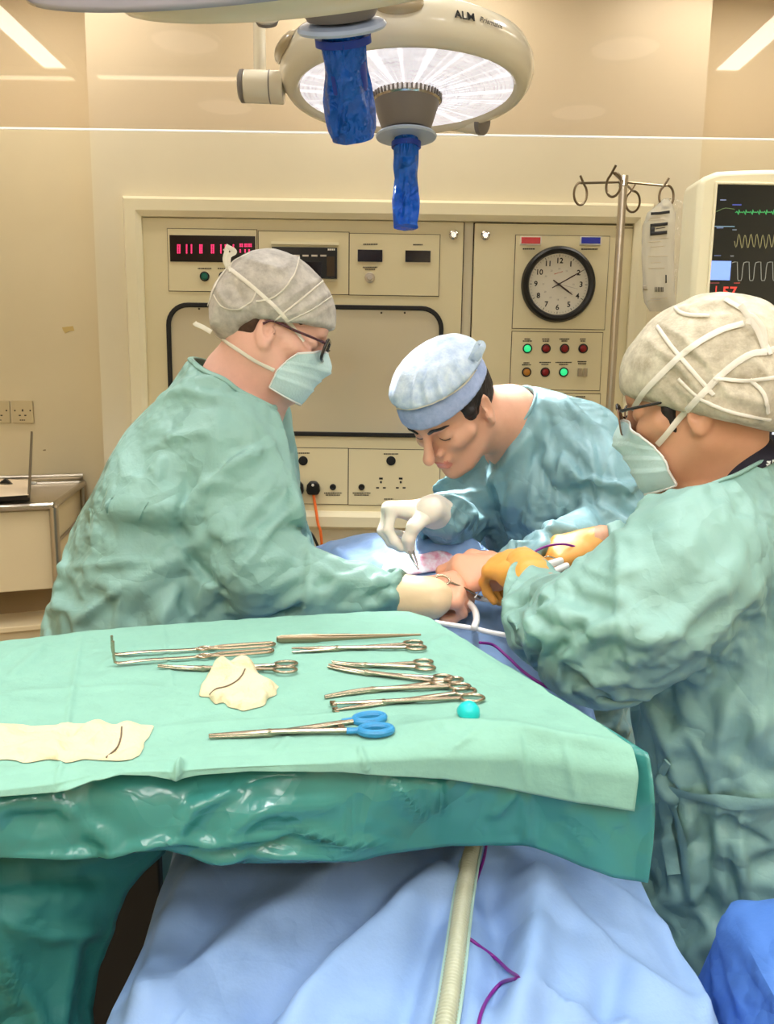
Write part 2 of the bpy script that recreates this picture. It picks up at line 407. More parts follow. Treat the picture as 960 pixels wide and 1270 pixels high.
def cloth(V,F,coll=None,pin=None,slack=1.05,bend=.15,steps=50,iters=6,grav=9.8,thick=.003,damp=.97,seed=0,noise=.002,slackv=None,floor=None,colls=()):
    n=len(V); E=edges_of(F); D=np.vstack([F[:,[0,2]],F[:,[1,3]]])
    # second-ring pairs across shared edges, for stiffness
    ed={}; B=[]
    for q in F.tolist():
        for i in range(4):
            a,b=q[i],q[(i+1)%4]; k=(a,b) if a<b else (b,a); w={b:q[(i+2)%4],a:q[(i+3)%4]}
            if k in ed:
                o=ed[k]; B.append((w[a],o[a])); B.append((w[b],o[b]))
            else: ed[k]=w
    B=np.array(B)
    C=np.vstack([E,D,B]); st=np.r_[np.full(len(E),1.),np.full(len(D),.6),np.full(len(B),bend)]
    L0=np.linalg.norm(V[C[:,0]]-V[C[:,1]],axis=1)
    if slackv is not None: L0=L0*(.5*(slackv[C[:,0]]+slackv[C[:,1]]))
    else: L0=L0*slack
    w=np.ones(n)
    if pin is not None: w[pin]=0
    val=np.bincount(C[:,0],st,n)+np.bincount(C[:,1],st,n)
    X=V.copy(); r=np.random.default_rng(seed); X+=noise*np.stack([vnoise(V*30,seed+a) for a in range(3)],1)*w[:,None]
    vel=np.zeros_like(X); dt=1/50.; i0,i1=C[:,0],C[:,1]; ws=w[i0]+w[i1]+1e-9; k0=st*w[i0]/ws; k1=st*w[i1]/ws
    sc=1.0/np.maximum(val*.5,1e-9)*1.5
    for t in range(steps):
        Xp=X.copy(); vel[:,2]-=grav*dt; X=X+vel*dt*w[:,None]
        for it in range(iters):
            d=X[i1]-X[i0]; l=np.linalg.norm(d,axis=1)+1e-9; c=((l-L0)/l)[:,None]*d
            a=c*k0[:,None]; b=c*k1[:,None]
            for ax in range(3):
                X[:,ax]+=(np.bincount(i0,a[:,ax],n)-np.bincount(i1,b[:,ax],n))*sc
        for cl in ((coll,) if coll is not None else ())+tuple(colls):
            dd=cl(X)-thick; m=np.where((dd<0)&(w>0))[0]
            if len(m):
                X[m]-=dd[m][:,None]*cl.grad(X[m])
        vel=(X-Xp)/dt*damp
        if coll is not None or colls:
            pass
        vel*=np.minimum(1,.9/(np.linalg.norm(vel,axis=1)[:,None]+1e-9))
    return X
def smoothstep(a,b,x):
    t=np.clip((x-a)/(b-a),0,1); return t*t*(3-2*t)
def polydist(Q,line):
    """distance of 2d/3d points Q to a polyline, and the signed side in 2d"""
    line=np.asarray(line,float); best=np.full(len(Q),1e9); side=np.zeros(len(Q)); par=np.zeros(len(Q)); m=len(line)-1
    for i in range(m):
        a,b=line[i],line[i+1]; ba=b-a; t=np.clip((Q-a)@ba/(ba@ba+1e-12),0,1); r=Q-a-t[:,None]*ba; d=np.linalg.norm(r,axis=1)
        s=np.sign(ba[0]*r[:,1]-ba[1]*r[:,0]) if Q.shape[1]==2 else 0
        u=d<best; best[u]=d[u]; par[u]=(i+t[u])/m
        if Q.shape[1]==2: side[u]=s[u]
    return best,side,par
def projv(P):
    q=P-C0; w=q@FW; return np.stack([CX+F*(q@RV)/w,CY+F*(q@DV)/w],1),w
def drawn_folds(V,N,lines,only_front=True,minw=0.):
    """raise/sink fold lines sketched from the camera's side: each (polyline px, half-width px, height m, sharp)"""
    Q,w=projv(V); fac=np.sum(N*(C0-V),1)/np.linalg.norm(C0-V,axis=1); face=np.clip(fac*2.5,0,1) if only_front else 1.
    h=np.zeros(len(V))
    for ln,wd,ht,*sh in lines:
        d,s,p=polydist(Q,ln); x=d/max(wd,minw)
        taper=np.clip(np.minimum(p,1-p)*5+.25,0,1)
        if sh and sh[0]=='step':   # one side raised, falling off slowly on the other
            prof=np.where(s>0,np.exp(-x*x*.35),np.exp(-x*x*1.7))
        elif sh and sh[0]=='sharp': prof=np.exp(-1.5*(np.sqrt(x*x+.25)-.5))
        else: prof=np.exp(-x*x)
        h+=ht*prof*taper
    return V+N*(h*face)[:,None]

def boundary(F):
    E=np.vstack([F[:,[i,(i+1)%4]] for i in range(4)]); S=np.sort(E,1); u,inv,c=np.unique(S,axis=0,return_inverse=True,return_counts=True); return E[c[inv.ravel()]==1]
def loops(be):
    nx={a:b for a,b in be.tolist()}; out=[]
    while nx:
        a=next(iter(nx)); L=[a]; b=nx.pop(a)
        while b in nx and b!=a: L.append(b); b=nx.pop(b)
        out.append(L)
    return out
def cut_open(V,F,cuts):
    """cuts: (point, outward normal, reach): removes what lies beyond and trims the rim straight"""
    c=V[F].mean(1); k=np.ones(len(F),bool)
    for p,n,r in cuts: k&=~(((c-p)@nrm(n)>0)&(np.linalg.norm(c-p,axis=1)<r))
    V,F,_=subset(V,F,k); lab=islands(F,len(V)); big=np.bincount(lab[F[:,0]]).argmax(); V,F,_=subset(V,F,lab[F[:,0]]==big)
    b=np.unique(boundary(F)); V=V.copy()
    for p,n,r in cuts:
        n=nrm(n); s=(V[b]-p)@n; m=(np.linalg.norm(V[b]-p,axis=1)<r)&(np.abs(s)<.05); V[b[m]]-=s[m][:,None]*n
    return V,F
# ---------------------------------------------------------------- materials of the room
mWall=M('wall_paint',(233,223,195),.42,var=.03,vscale=1.5,bump=.02,bscale=300)
mWallL=M('wall_paint_side',(226,212,178),.5,var=.04,vscale=1.2)
mPanel=M('panel_enamel',(232,220,181),.38,var=.02,vscale=2)
mTrim=M('trim_enamel',(240,231,198),.35)
mCeil=M('ceiling_paint',(238,232,220),.7)
mFloor=M('floor_vinyl',(170,152,130),.35,var=.08,vscale=12)
mGap=M('dark_gap',(70,55,38),.8)
mBlack=M('black_plastic',(14,13,13),.35)
mBlackM=M('black_rubber',(12,12,13),.55)
mInk=M('printed_ink',(60,52,42),.7)
mInkD=M('dark_ink',(28,26,24),.6)
mSteel=M('brushed_steel',(190,180,165),.28,1.,bump=.05,bscale=200,stretch=(1,1,30))
mChrome=M('chrome',(205,200,192),.15,1.)
mView=M('viewing_screen_glass',(205,194,166),.12,coat=.6,spec=.6)
mWhite=M('white_enamel',(238,234,222),.35)
mLed=M('red_led',(255,60,110),.5,emis=(255,50,110),estr=1.6)
mDisp=M('display_window',(20,6,9),.12)
mRed=M('red_lens',(170,18,22),.25,emis=(170,12,16),estr=.25)
mBlue=M('blue_lens',(22,34,130),.25,emis=(22,34,140),estr=.25)
mGreenL=M('green_lamp',(40,190,120),.25,emis=(50,225,140),estr=.8)
mGreenD=M('green_button',(20,105,85),.3)
mRedD=M('red_button',(135,18,20),.3)
mAmber=M('amber_button',(190,125,40),.3)
mOrange=M('orange_cable',(235,110,40),.45)
# ---------------------------------------------------------------- the shell
def struct(name,mb,mat,**k): return tag(mb.build(name,mat,smooth=False,**k),kind='structure')
YW=3.2; XL,XR=-2.4,2.5; YB=-2.4; ZC=2.95; YR=3.36
struct('floor',MB().bb(XL-.1,XR+.1,YB-.1,YR+.1,-.1,0),mFloor)
struct('ceiling',MB().bb(XL-.1,XR+.1,YB-.1,YR+.1,ZC,ZC+.1),mCeil)
struct('wall_back',MB().bb(-1.13,1.156,YW,YR+.1,0,ZC),mWall)
w=MB(); w.bb(XL-.1,-1.1301,YR,YR+.1,0,ZC); w.bb(1.1561,XR+.1,YR,YR+.1,0,ZC); struct('wall_recess',w,mWallL)
struct('wall_left',MB().bb(XL-.1,XL,YB,YR,0,ZC),mWallL)
struct('wall_right',MB().bb(XR,XR+.1,YB,YR,0,ZC),mWall)
struct('wall_front',MB().bb(XL,XR,YB-.1,YB,0,ZC),mWall)
w=MB(); w.bb(XL,-1.131,YR-.012,YR-.0005,0.001,.1); w.bb(1.157,XR,YR-.012,YR-.0005,0.001,.1); struct('baseboard_back',w,mTrim)
# ---------------------------------------------------------------- wall control panels
def wp(px,py,Y=YW-.03): return aty(px,py,Y)
YP=YW-.018   # face of the doors
def trim_frame(x0,x1,z0,z1,wd,y0,y1):
    o=np.array([(x0,z0),(x1,z0),(x1,z1),(x0,z1)],float); i=o+np.array([(wd,wd),(-wd,wd),(-wd,-wd),(wd,-wd)])
    m=o+np.array([(.018,.018),(-.018,.018),(-.018,-.018),(.018,-.018)]); i2=i-np.array([(.02,.02),(-.02,.02),(-.02,-.02),(.02,-.02)])
    rings=[(o,y1),(m,y0),(i2,y0),(i,y0+.012),(i,y1)]; V=[];Fc=[]
    for q,y in rings: V+= [(a,y,b) for a,b in q]
    for k in range(len(rings)-1):
        for a in range(4):
            b=(a+1)%4; Fc.append((k*4+a,k*4+b,(k+1)*4+b,(k+1)*4+a))
    return MB().add(V,Fc)
FX0,FX1,FZ0,FZ1=-1.017,.992,.845,2.115
tag(trim_frame(FX0,FX1,FZ0,FZ1,.078,YW-.045,YW-.0005).build('trim_1',mTrim,smooth=False),kind='structure')
class Sink:
    def __init__(s,parent,name,mat): s.p=parent;s.n=name;s.m=mat
    def build(s,*a,**k): pass
def marks(px,py,wpx,hpx,Y,mb,n=None,seed=0):
    if isinstance(mb,Sink):
        b=MB(); marks(px,py,wpx,hpx,Y,b); b.build(mb.n,mb.m,mb.p,smooth=False); return
    """rows of tiny illegible lettering as short raised dashes"""
    r=np.random.default_rng(int(px*7+py*13+seed)); x=px-wpx/2
    while x<px+wpx/2:
        l=r.uniform(1.,2.4)
        a=aty(x,py-hpx/2,Y);b=aty(min(x+l,px+wpx/2),py+hpx/2,Y); mb.bb(a[0],b[0],Y-.0006,Y+.0006,b[2],a[2]); x+=l+.45
def prect(px0,py0,px1,py1,Y): a=aty(px0,py0,Y); b=aty(px1,py1,Y); return a[0],b[0],b[2],a[2]
def plate(root,px0,py0,px1,py1,name='faceplate',mat=None,dy=.004,Y=None,gap=True):
    Y=YP if Y is None else Y
    x0,x1,z0,z1=prect(px0,py0,px1,py1,Y)
    f=MB().bb(x0+.0025,x1-.0025,Y-dy,Y-.0003,z0+.0025,z1-.0025).build(name,mat or mPanel,root,smooth=False)
    if gap: MB().bb(x0,x1,Y-.0008,Y-.0001,z0,z1).build('panel_gap',mGap,root,smooth=False)
    return f
def knob(mb,px,py,r,d,Y=YP,n=24,prof=None):
    c=aty(px,py,Y); return mb.lathe(prof or [(r,0),(r,d*.8),(r*.85,d),(0,d)],c,(0,-1,0),n)
def button(root,px,py,mat,Y,r=.0145):
    c=aty(px,py,Y); b=MB().lathe([(r*1.25,0),(r*1.25,.006),(r*.98,.008),(r*.95,.003)],c,(0,-1,0),24).build('button_bezel',mBlack,root)
    MB().lathe([(r*.95,.002),(r*.9,.007),(r*.5,.0095),(0,.0098)],c,(0,-1,0),20).build('button_lens',mat,b); return b
# ---- large left panel
P1=thing('control_panel','large cream wall panel with red digit display and framed viewing window','control panel',(-.33,YW,.9))
x0,x1,z0,z1=-.940,.274,.885,2.035
MB().bb(x0-.004,x1+.004,YW-.006,YW-.0004,z0-.004,z1+.004).build('door_shadow_gap',mGap,P1,smooth=False)
MB().bb(x0,x1,YP,YW-.002,z0,z1).build('door_leaf',mPanel,P1,smooth=False,bevel=.002)
plate(P1,207,283,320,363); plate(P1,320,286,433,366); plate(P1,433,289,544.5,368)
plate(P1,207,552,320,625); plate(P1,320,554,432,626); plate(P1,432,556,545,628)
YF=YP-.004
# digit display
d=plate(P1,210,291,318,327,'digit_display',mDisp,.008,gap=False)
def led_digits(px,py,pat,parent):
    mb=MB()
    for k,row in enumerate(pat):
        for r_,ch in enumerate(row):
            if ch=='#':
                c=aty(px+k*2.35,py+r_*2.35,YP-.009); mb.lathe([(.0029,0),(.0022,.0016),(0,.002)],c,(0,-1,0),8)
    mb.build('lit_digit',mLed,parent)
one=['#####']; 
for x in (220.5,231.5,237.5,248,262.5,274,279.5,289.5): led_digits(x,304,['#####','#####'][:2] if x in(220.5,248,262.5) else ['#####'],d)
for x in (298,304,309): led_digits(x,303,['##.##','##...'],d)
button(P1,254,343,mGreenD,YF); button(P1,277.5,343,mRedD,YF)
mk=Sink(P1,'printed_label',mInk); marks(254,333,17,1.6,YF-.0005,mk); marks(277.5,333,15,1.6,YF-.0005,mk)
# audio unit
plate(P1,336,299,421,305.5,'unit_trim_bar',mTrim,.012,gap=False); plate(P1,336,348,421,351,'unit_trim_bar',mTrim,.012,gap=False)
au=plate(P1,337,306,419,347,'audio_unit',mBlack,.016,gap=False)
for k in range(6): 
    plate(P1,342+k*11,316,351+k*11,320,'audio_button',mSteel,.02,gap=False).parent=P1
plate(P1,405,318,416,344,'tape_slot',mGap,.018,gap=False); plate(P1,345,324,400,343,'tape_window',mDisp,.018,gap=False)
mk2=MB(); marks(411,309.5,9,2.2,YP-.0165,mk2); mk2.build('unit_lettering',mWhite,P1,smooth=False)
# temperature and humidity readouts
plate(P1,443,309,475,326,'readout_window',mDisp,.008,gap=False); plate(P1,502,310,534.5,326.5,'readout_window',mDisp,.008,gap=False)
marks(459.5,303,18,1.6,YF-.0005,mk); marks(518.5,303.5,12,1.6,YF-.0005,mk); marks(459,331.5,18,1.5,YF-.0005,mk); marks(459,334,12,1.4,YF-.0005,mk)
c=aty(458.7,344.5,YF); MB().lathe([(.0195,0),(.0195,.003),(.016,.005),(.0115,.005),(.011,.014),(.009,.016),(0,.016)],c,(0,-1,0),24).build('setting_knob',mSteel,P1)
kb=MB(); knob(kb,562.5,291.5,.0165,.012,prof=[(.0175,0),(.0165,.006),(.012,.009),(.010,.006),(0,.006)]); kb.build('door_lock',mChrome,P1)
# viewing window with a black seal
a=aty(206,375,YP);b=aty(546.5,543,YP); wx,wz=b[0]-a[0],a[2]-b[2]; cx,cz=(a[0]+b[0])/2,(a[2]+b[2])/2
MB().ringplate(rrect(wx,wz,.085,8),rrect(wx-.034,wz-.034,.068,8),(cx,YP,cz),(1,0,0),(0,0,1),.012).build('window_seal',mBlackM,P1,sharp=50,bevel=.003)
MB().prism(rrect(wx-.03,wz-.03,.07,8),(cx,YP-.0005,cz),(1,0,0),(0,0,1),.002).build('window_pane',mView,P1,smooth=False)
for px,py in ((247,383),(473,388),(502,388)): MB().lathe([(.004,0),(.004,.002),(0,.003)],aty(px,py,YP-.0025),(0,-1,0),10).build('pane_fixing',mInk,P1)
# gas / socket panels
for px in (264,376,485):
    kb=MB(); knob(kb,px,571.5,.0185,.003,YF); kb.build('outlet_disc',mBlackM,P1)
for px in (301,413,448.5):
    kb=MB(); knob(kb,px,604,.0125,.006,YF,prof=[(.0125,0),(.0125,.005),(.009,.007),(.005,.004),(0,.004)]); kb.build('earth_stud',mInkD,P1)
for px,py,wd in ((264,562,16),(376,562,16),(485,563,18),(301,611.5,22),(301,614,18),(413,611.5,22),(413,614,18),(448.5,611.5,22),(448.5,614,18),(482,619,11),(369,619,9)): marks(px,py,wd,1.4,YF-.0005,mk)
mk.build('panel_lettering',mInk,P1,smooth=False)
def holes(px,py):
    h=MB()
    for dx,dy,w_,hh in ((0,-3.5,4.6,2.4),(0,1.,2.2,2.8),(-4.2,8.,3.6,1.8),(4.2,8.,3.6,1.8)):
        a=aty(px+dx-w_/2,py+dy-hh/2,YF);b=aty(px+dx+w_/2,py+dy+hh/2,YF); h.bb(a[0],b[0],YF-.0008,YF+.0005,b[2],a[2])
    h.build('socket_outlet',mInkD,P1,smooth=False)
for px in (472.5,497,258,282,365): holes(px,597)
# ---- right panel
P2=thing('control_panel','cream wall panel carrying the round clock and rows of small indicator buttons','control panel',(.63,YW,.9))
x0,x1=.316,.914
MB().bb(x0-.004,x1+.004,YW-.006,YW-.0004,.881,2.036).build('door_shadow_gap',mGap,P2,smooth=False)
MB().bb(x0,x1,YP,YW-.002,.885,2.032).build('door_leaf',mPanel,P2,smooth=False,bevel=.002)
plate(P2,639.2,291,750,409.5); plate(P2,634.5,410.5,744,485); plate(P2,631.5,486.5,741,560); plate(P2,628,561,738,632)
kb=MB(); knob(kb,602,292,.0165,.012,prof=[(.0175,0),(.0165,.006),(.012,.009),(.010,.006),(0,.006)]); kb.build('door_lock',mChrome,P2)
for px,mm in ((657.5,mRed),(731.5,mBlue)):
    bz=plate(P2,px-13.5,292.8,px+13.5,305.5,'lamp_bezel',mWhite,.016,gap=False); plate(P2,px-12.2,294.2,px+12.2,304,'lamp_lens',mm,.019,gap=False)
mk=Sink(P2,'printed_label',mInk); marks(656,308.7,15,1.7,YF-.0005,mk); marks(731,309,20,1.7,YF-.0005,mk)
for x,y,mm in ((654,432.3,mGreenL),(677,432.3,mRedD),(700,432.3,mRedD),(723,432.3,mRedD),(653,461.5,mAmber),(676,461.5,mRedD),(699,461.5,mGreenL)): button(P2,x,y,mm,YF)
for x,y,wd in ((654,420.5,7),(654,423,11),(677,420.5,9),(677,423,8),(700,420.5,12),(700,423,7),(723,420.5,7),(723,423,6),(653,450,7),(653,452.5,11),(676,449.5,14),(676,452,9),(699,449.5,20),(699,452,11),(722,448.5,11),(722,451,10),(720,492,12),(720,494.5,9)): marks(x,y,wd,1.4,YF-.0005,mk)
mk.build('panel_lettering',mInk,P2,smooth=False)
for px in (718.5,725.5): plate(P2,px-2.6,456,px+2.6,467.5,'rocker_switch',mSteel,.012,gap=False)
c=aty(721,503,YF); MB().lathe([(.016,0),(.016,.006),(.012,.009),(0,.009)],c,(0,-1,0),20).build('outlet_disc',mBlackM,P2)
# plastic sleeve notice taped at the top right of this panel
nt=MB(); x0,x1,z0,z1=prect(751,283,770,286,YP); 
tag(MB().bb(*[*prect(764,281.2,793,284,YP)[:2],YP-.001,YP-.0002,*prect(764,281.2,793,284,YP)[2:]]).build('label_strip',M('faded_label',(168,152,112),.6),smooth=False),'thin faded label strip on the top right of the clock panel door','label')
# ---- clock
CK=thing('wall_clock','round black-rimmed wall clock showing ten past four','clock',aty(692,353,YF))
cc=aty(692,353,YF)
MB().lathe([(.1405,0),(.1405,.012),(.136,.024),(.128,.029),(.118,.026),(.113,.016),(.113,0)],cc,(0,-1,0),72).build('clock_rim',mBlack,CK)
face=MB().lathe([(.1135,.0),(.1135,.010),(0,.010)],cc,(0,-1,0),64).build('clock_face',M('clock_white',(226,219,202),.5),CK)
ex,ez=V3(1,0,0),V3(0,0,1); yy=-.0104
for h in range(1,13):
    a=math.radians(90-h*30); p=cc+V3(math.cos(a)*.086,yy,math.sin(a)*.086)
    text('numeral',str(h),.0275,mInkD,p,ex,ez,face,bold=.0006)
    p=cc+V3(math.cos(a)*.057,yy,math.sin(a)*.057); text('small_numeral',str(h+12),.0085,M('faint_ink',(160,150,140),.7),p,ex,ez,face)
tk=MB()
for k in range(60):
    a=math.radians(k*6); R_=np.stack([V3(math.cos(a),0,math.sin(a)),V3(0,1,0),V3(-math.sin(a),0,math.cos(a))],1)
    tk.box(cc+V3(math.cos(a)*.1055,yy,math.sin(a)*.1055),(.005 if k%5 else .009,.0006,.0008 if k%5 else .002),R_)
tk.build('minute_marks',mInk,face,smooth=False)
rd=MB(); 
for k in range(9): rd.box(cc+V3(-.016+k*.0036,yy,.038+k*.0011),(.0028,.0006,.0026+.0016*(k==0)))
rd.build('maker_mark',M('red_print',(196,110,88),.7),face,smooth=False)
def hand(ang,L,back,w0,y):
    a=math.radians(90-ang); dx=V3(math.cos(a),0,math.sin(a)); n_=V3(-math.sin(a),0,math.cos(a)); o=cc+V3(0,y,0)
    return MB().prism([(-back,-w0*.7),(L*.6,-w0),(L,-w0*.4),(L,w0*.4),(L*.6,w0),(-back,w0*.7)],o,dx,n_,.0012)
hand(125,.066,.026,.0032,-.013).build('hour_hand',M('hand_brown',(58,32,26),.5),CK,smooth=False)
hand(60,.1,.028,.0024,-.0155).build('minute_hand',M('hand_brown',(58,32,26),.5),CK,smooth=False)
hand(103,.075,.02,.0006,-.0175).build('second_hand',M('faint_ink',(160,150,140),.7),CK,smooth=False)
MB().lathe([(.004,0),(.004,.02),(0,.021)],cc,(0,-1,0),12).build('centre_pin',mInkD,CK)
# ---- plugs with cables
def plug(px,py,label,cmat,path,name):
    c=aty(px,py,YF); T=thing('mains_plug',label,'plug',c)
    o=[(-.021,-.028),(.021,-.028),(.027,-.012),(.024,.012),(.012,.026),(-.012,.026),(-.024,.012),(-.027,-.012)]
    MB().prism(o,c+V3(0,-.002,0),(1,0,0),(0,0,1),.03).build('plug_body',mBlack,T,bevel=.006,sharp=60)
    MB().lathe([(.0055,0),(.0055,.003),(0,.004)],c+V3(0,-.0335,.012),(0,-1,0),12).build('fuse_cap',mWhite,T)
    P=spline([c+V3(0,-.014,-.026)]+[np.array(p) for p in path],30); MB().tube(P,.0055,8).build('cable',cmat,T)
plug(389,604,'black plug with an orange cable in the wall panel socket',mOrange,[aty(391.5,630,YF-.03),aty(394.5,650,YF-.05),aty(398.5,668,YF-.06),aty(404,760,YF-.05)],'a')
plug(369,604,'black plug with black cable half hidden beside the orange-cabled plug',mBlack,[aty(371,630,YF-.03),aty(376,652,YF-.06),aty(390,668,YF-.1),aty(410,720,YF-.1)],'b')
# ---- double wall socket at left
SK=thing('wall_socket','cream double wall socket plate above the steel trolley','socket',aty(14,511,YR))
for k,(px0,px1) in enumerate(((-16,13),(14,42))):
    x0,x1,z0,z1=prect(px0,496.5,px1,525,YR-.008); f=MB().bb(x0,x1,YR-.011,YR-.0005,z0,z1).build('socket_plate',M('socket_plastic',(206,190,152),.4),SK,smooth=False,bevel=.003)
    cxp=(px0+px1)/2; h=MB()
    for dx,dy,w_,hh in ((0,-1,1.9,2.8),(-3.4,5.2,2.6,1.5),(3.4,5.2,2.6,1.5),(-9.5,-.8,1.8,1.8),(9.5,-.8,1.8,1.8)):
        a=aty(cxp+dx-w_/2,510+dy-hh/2,YR-.011);b=aty(cxp+dx+w_/2,510+dy+hh/2,YR-.011); h.bb(a[0],b[0],YR-.0118,YR-.0105,b[2],a[2])
    marks(cxp,521,7,1.2,YR-.0113,h); h.build('socket_holes',mInkD,f,smooth=False)
t=MB()
a=aty(77,406,YR);
t.prism([(0,0),(.045,.006),(.05,-.012),(.03,-.014),(.012,-.024),(.004,-.012)],a+V3(0,-.0003,0),(1,0,0),(0,0,1),.0012)
tag(t.build('tape_scrap',M('old_tape',(212,186,120),.6),smooth=False),'small torn scrap of yellowed tape on the left wall','tape')
t=MB(); t.prism([(0,0),(.012,.003),(.013,-.003),(.004,-.004)],aty(53,558,YR)+V3(0,-.0003,0),(1,0,0),(0,0,1),.001)
tag(t.build('paint_chip',M('chip',(150,130,95),.7),smooth=False),'tiny chipped paint mark on wall above the trolley','paint chip')
# ---- stainless trolley
br=aty(103,595,YR-.02); ztop=br[2]; fr_=atz(66,622,ztop); fl_=atz(-60,627,ztop); bl=fl_+(br-fr_)
TR=thing('steel_trolley','stainless steel trolley with cream side panels against the left wall','trolley',(fr_[0]-.2,fr_[1]+.3,0))
ex=nrm((fl_-fr_)[:2]); ey=nrm((br-fr_)[:2])
def tq(u,v,z): return np.array([*(fr_[:2]+(fl_-fr_)[:2]*u+(br-fr_)[:2]*v),z])
def quadprism(q,z0,z1,mb):
    v=[np.array([*p[:2],z0]) for p in q]+[np.array([*p[:2],z1]) for p in q]
    return mb.add(v,[(3,2,1,0),(4,5,6,7)]+[(i,(i+1)%4,4+(i+1)%4,4+i) for i in range(4)])
q=[tq(0,0,0),tq(0,1,0),tq(1,1,0),tq(1,0,0)]
top=MB(); quadprism(q,ztop-.028,ztop-.012,top); top.build('worktop',mSteel,TR,smooth=False,bevel=.002)
rim=MB()
for (a,b) in (((0,0),(0,1)),((0,1),(1,1)),((0,0),(1,0)),((1,0),(1,1))): rim.tube([tq(*a,ztop-.014),tq(*b,ztop-.014)],.013,10)
rim.tube([tq(0,1,ztop+.016),tq(1,1,ztop+.016)],.012,10)
rim.build('worktop_rim',mSteel,TR)
for u,v in ((.0,.0),(.0,.97),(1,.0),(1,.97)):
    l=MB(); l.cyl(tq(u,v,ztop-.02),tq(u,v,.06),.016,n=14); lg=l.build('leg',mSteel,TR)
    w_=MB(); w_.lathe([(.0,-.014),(.03,-.014),(.036,-.008),(.036,.008),(.03,.014),(0,.014)],tq(u,v,.0365),(1,0,0),20); w_.build('castor',mBlackM,lg)
mTroll=M('trolley_panel',(216,198,160),.45)
zb1=atz(30,728,1)[2]; zz=lambda py: (lambda r: C0[2]+r[2]*(fr_[1]+.01)/r[1])(ray(30,py))
zA,zB=zz(729),zz(770)
b=MB(); quadprism([tq(.03,.02,0),tq(.03,.97,0),tq(.99,.97,0),tq(.99,.02,0)],zA,ztop-.03,b); b.build('body_panel',mTroll,TR,smooth=False,bevel=.003)
b=MB(); quadprism([tq(-.01,-.01,0),tq(-.01,.99,0),tq(1,.99,0),tq(1,-.01,0)],zB-.02,zB,b); b.build('shelf',mTroll,TR,smooth=False,bevel=.003)
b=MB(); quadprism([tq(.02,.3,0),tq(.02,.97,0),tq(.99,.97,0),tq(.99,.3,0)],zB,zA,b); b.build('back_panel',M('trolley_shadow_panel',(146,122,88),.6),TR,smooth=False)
b=MB(); quadprism([tq(.03,.02,0),tq(.03,.97,0),tq(.99,.97,0),tq(.99,.02,0)],.14,zB-.02,b); b.build('drawer',mTroll,TR,smooth=False,bevel=.003)
b=MB(); b.tube([tq(.012,.04,zA+.16),tq(.012,.95,zA+.16)],.006,8); b.build('side_rail',mSteel,TR)
# laptop on the trolley, edge on, with a sheet of paper over the keys
LP=thing('laptop','open laptop seen edge-on under white paper on the steel trolley','laptop',atz(20,615,ztop))
hx=atz(38,619,ztop); hb=atz(36,604,ztop)
dx=nrm((hx-hb)*V3(1,1,0))
base=[atz(-40,623,ztop+.002),atz(37,620,ztop+.002),atz(38,606,ztop+.002),atz(-38,606,ztop+.002)]
b=MB(); quadprism(base,ztop-.001,ztop+.02,b); b.build('laptop_base',M('laptop_grey',(70,64,64),.4),LP,smooth=False,bevel=.003)
pq=[atz(-40,619,ztop+.021),atz(35.5,614,ztop+.03),atz(37,596,ztop+.02),atz(-40,592,ztop+.02)]
pp=MB(); pp.add(list(pq)+[p+V3(0,0,.0015) for p in pq],[(3,2,1,0),(4,5,6,7)]+[(i,(i+1)%4,4+(i+1)%4,4+i) for i in range(4)])
PPR=pp.build('paper_sheet',M('paper',(226,206,178),.7),smooth=False); tag(PPR,'sheet of white paper lying over the laptop keyboard','paper')
s0=(atz(36.5,617,ztop+.02)); s1=aty(40.5,535,s0[1]); s2=atz(38.6,606,ztop+.02); s3=aty(41,537,s2[1])
v=[s0,s2,s3,s1]; v=v+[p+V3(-.007,0,0) for p in v]
b=MB().add(v,[(0,1,2,3),(7,6,5,4)]+[(i,4+i,4+(i+1)%4,(i+1)%4) for i in range(4)]); b.build('laptop_screen',M('laptop_lid',(112,100,80),.4),LP,smooth=False)
k=MB(); k.prism([(0,0),(.028,.02),(.05,.0)],atz(0,600,ztop+.024),(1,0,0),(0,.2,1),.02); tag(k.build('phone_handset',mBlack,smooth=False,bevel=.002),'dark wedge-shaped object behind the white paper on laptop','handset')
tag(MB().box(atz(41.5,601,ztop)+V3(0,0,.006),(.022,.012,.01)).build('memory_stick',mWhite,smooth=False,bevel=.002),'small white block on the trolley beside the laptop screen','memory stick')
# cream equipment post seen just behind the left gown
ep=aty(347,522,2.75); EP=thing('equipment_post','narrow cream equipment post standing behind the left gowned person','post',(ep[0],2.75,0))
MB().bb(ep[0]-.06,ep[0]+.022,2.71,2.79,.03,ep[2]-.012).build('post_body',mTrim,EP,smooth=False,bevel=.004)
MB().bb(ep[0]-.066,ep[0]+.028,2.704,2.796,ep[2]-.012,ep[2]+.004).build('post_top',mTrim,EP,smooth=False,bevel=.003)
MB().bb(ep[0]-.16,ep[0]+.12,2.62,2.88,0.001,.03).build('base',mTrim,EP,smooth=False,bevel=.006)
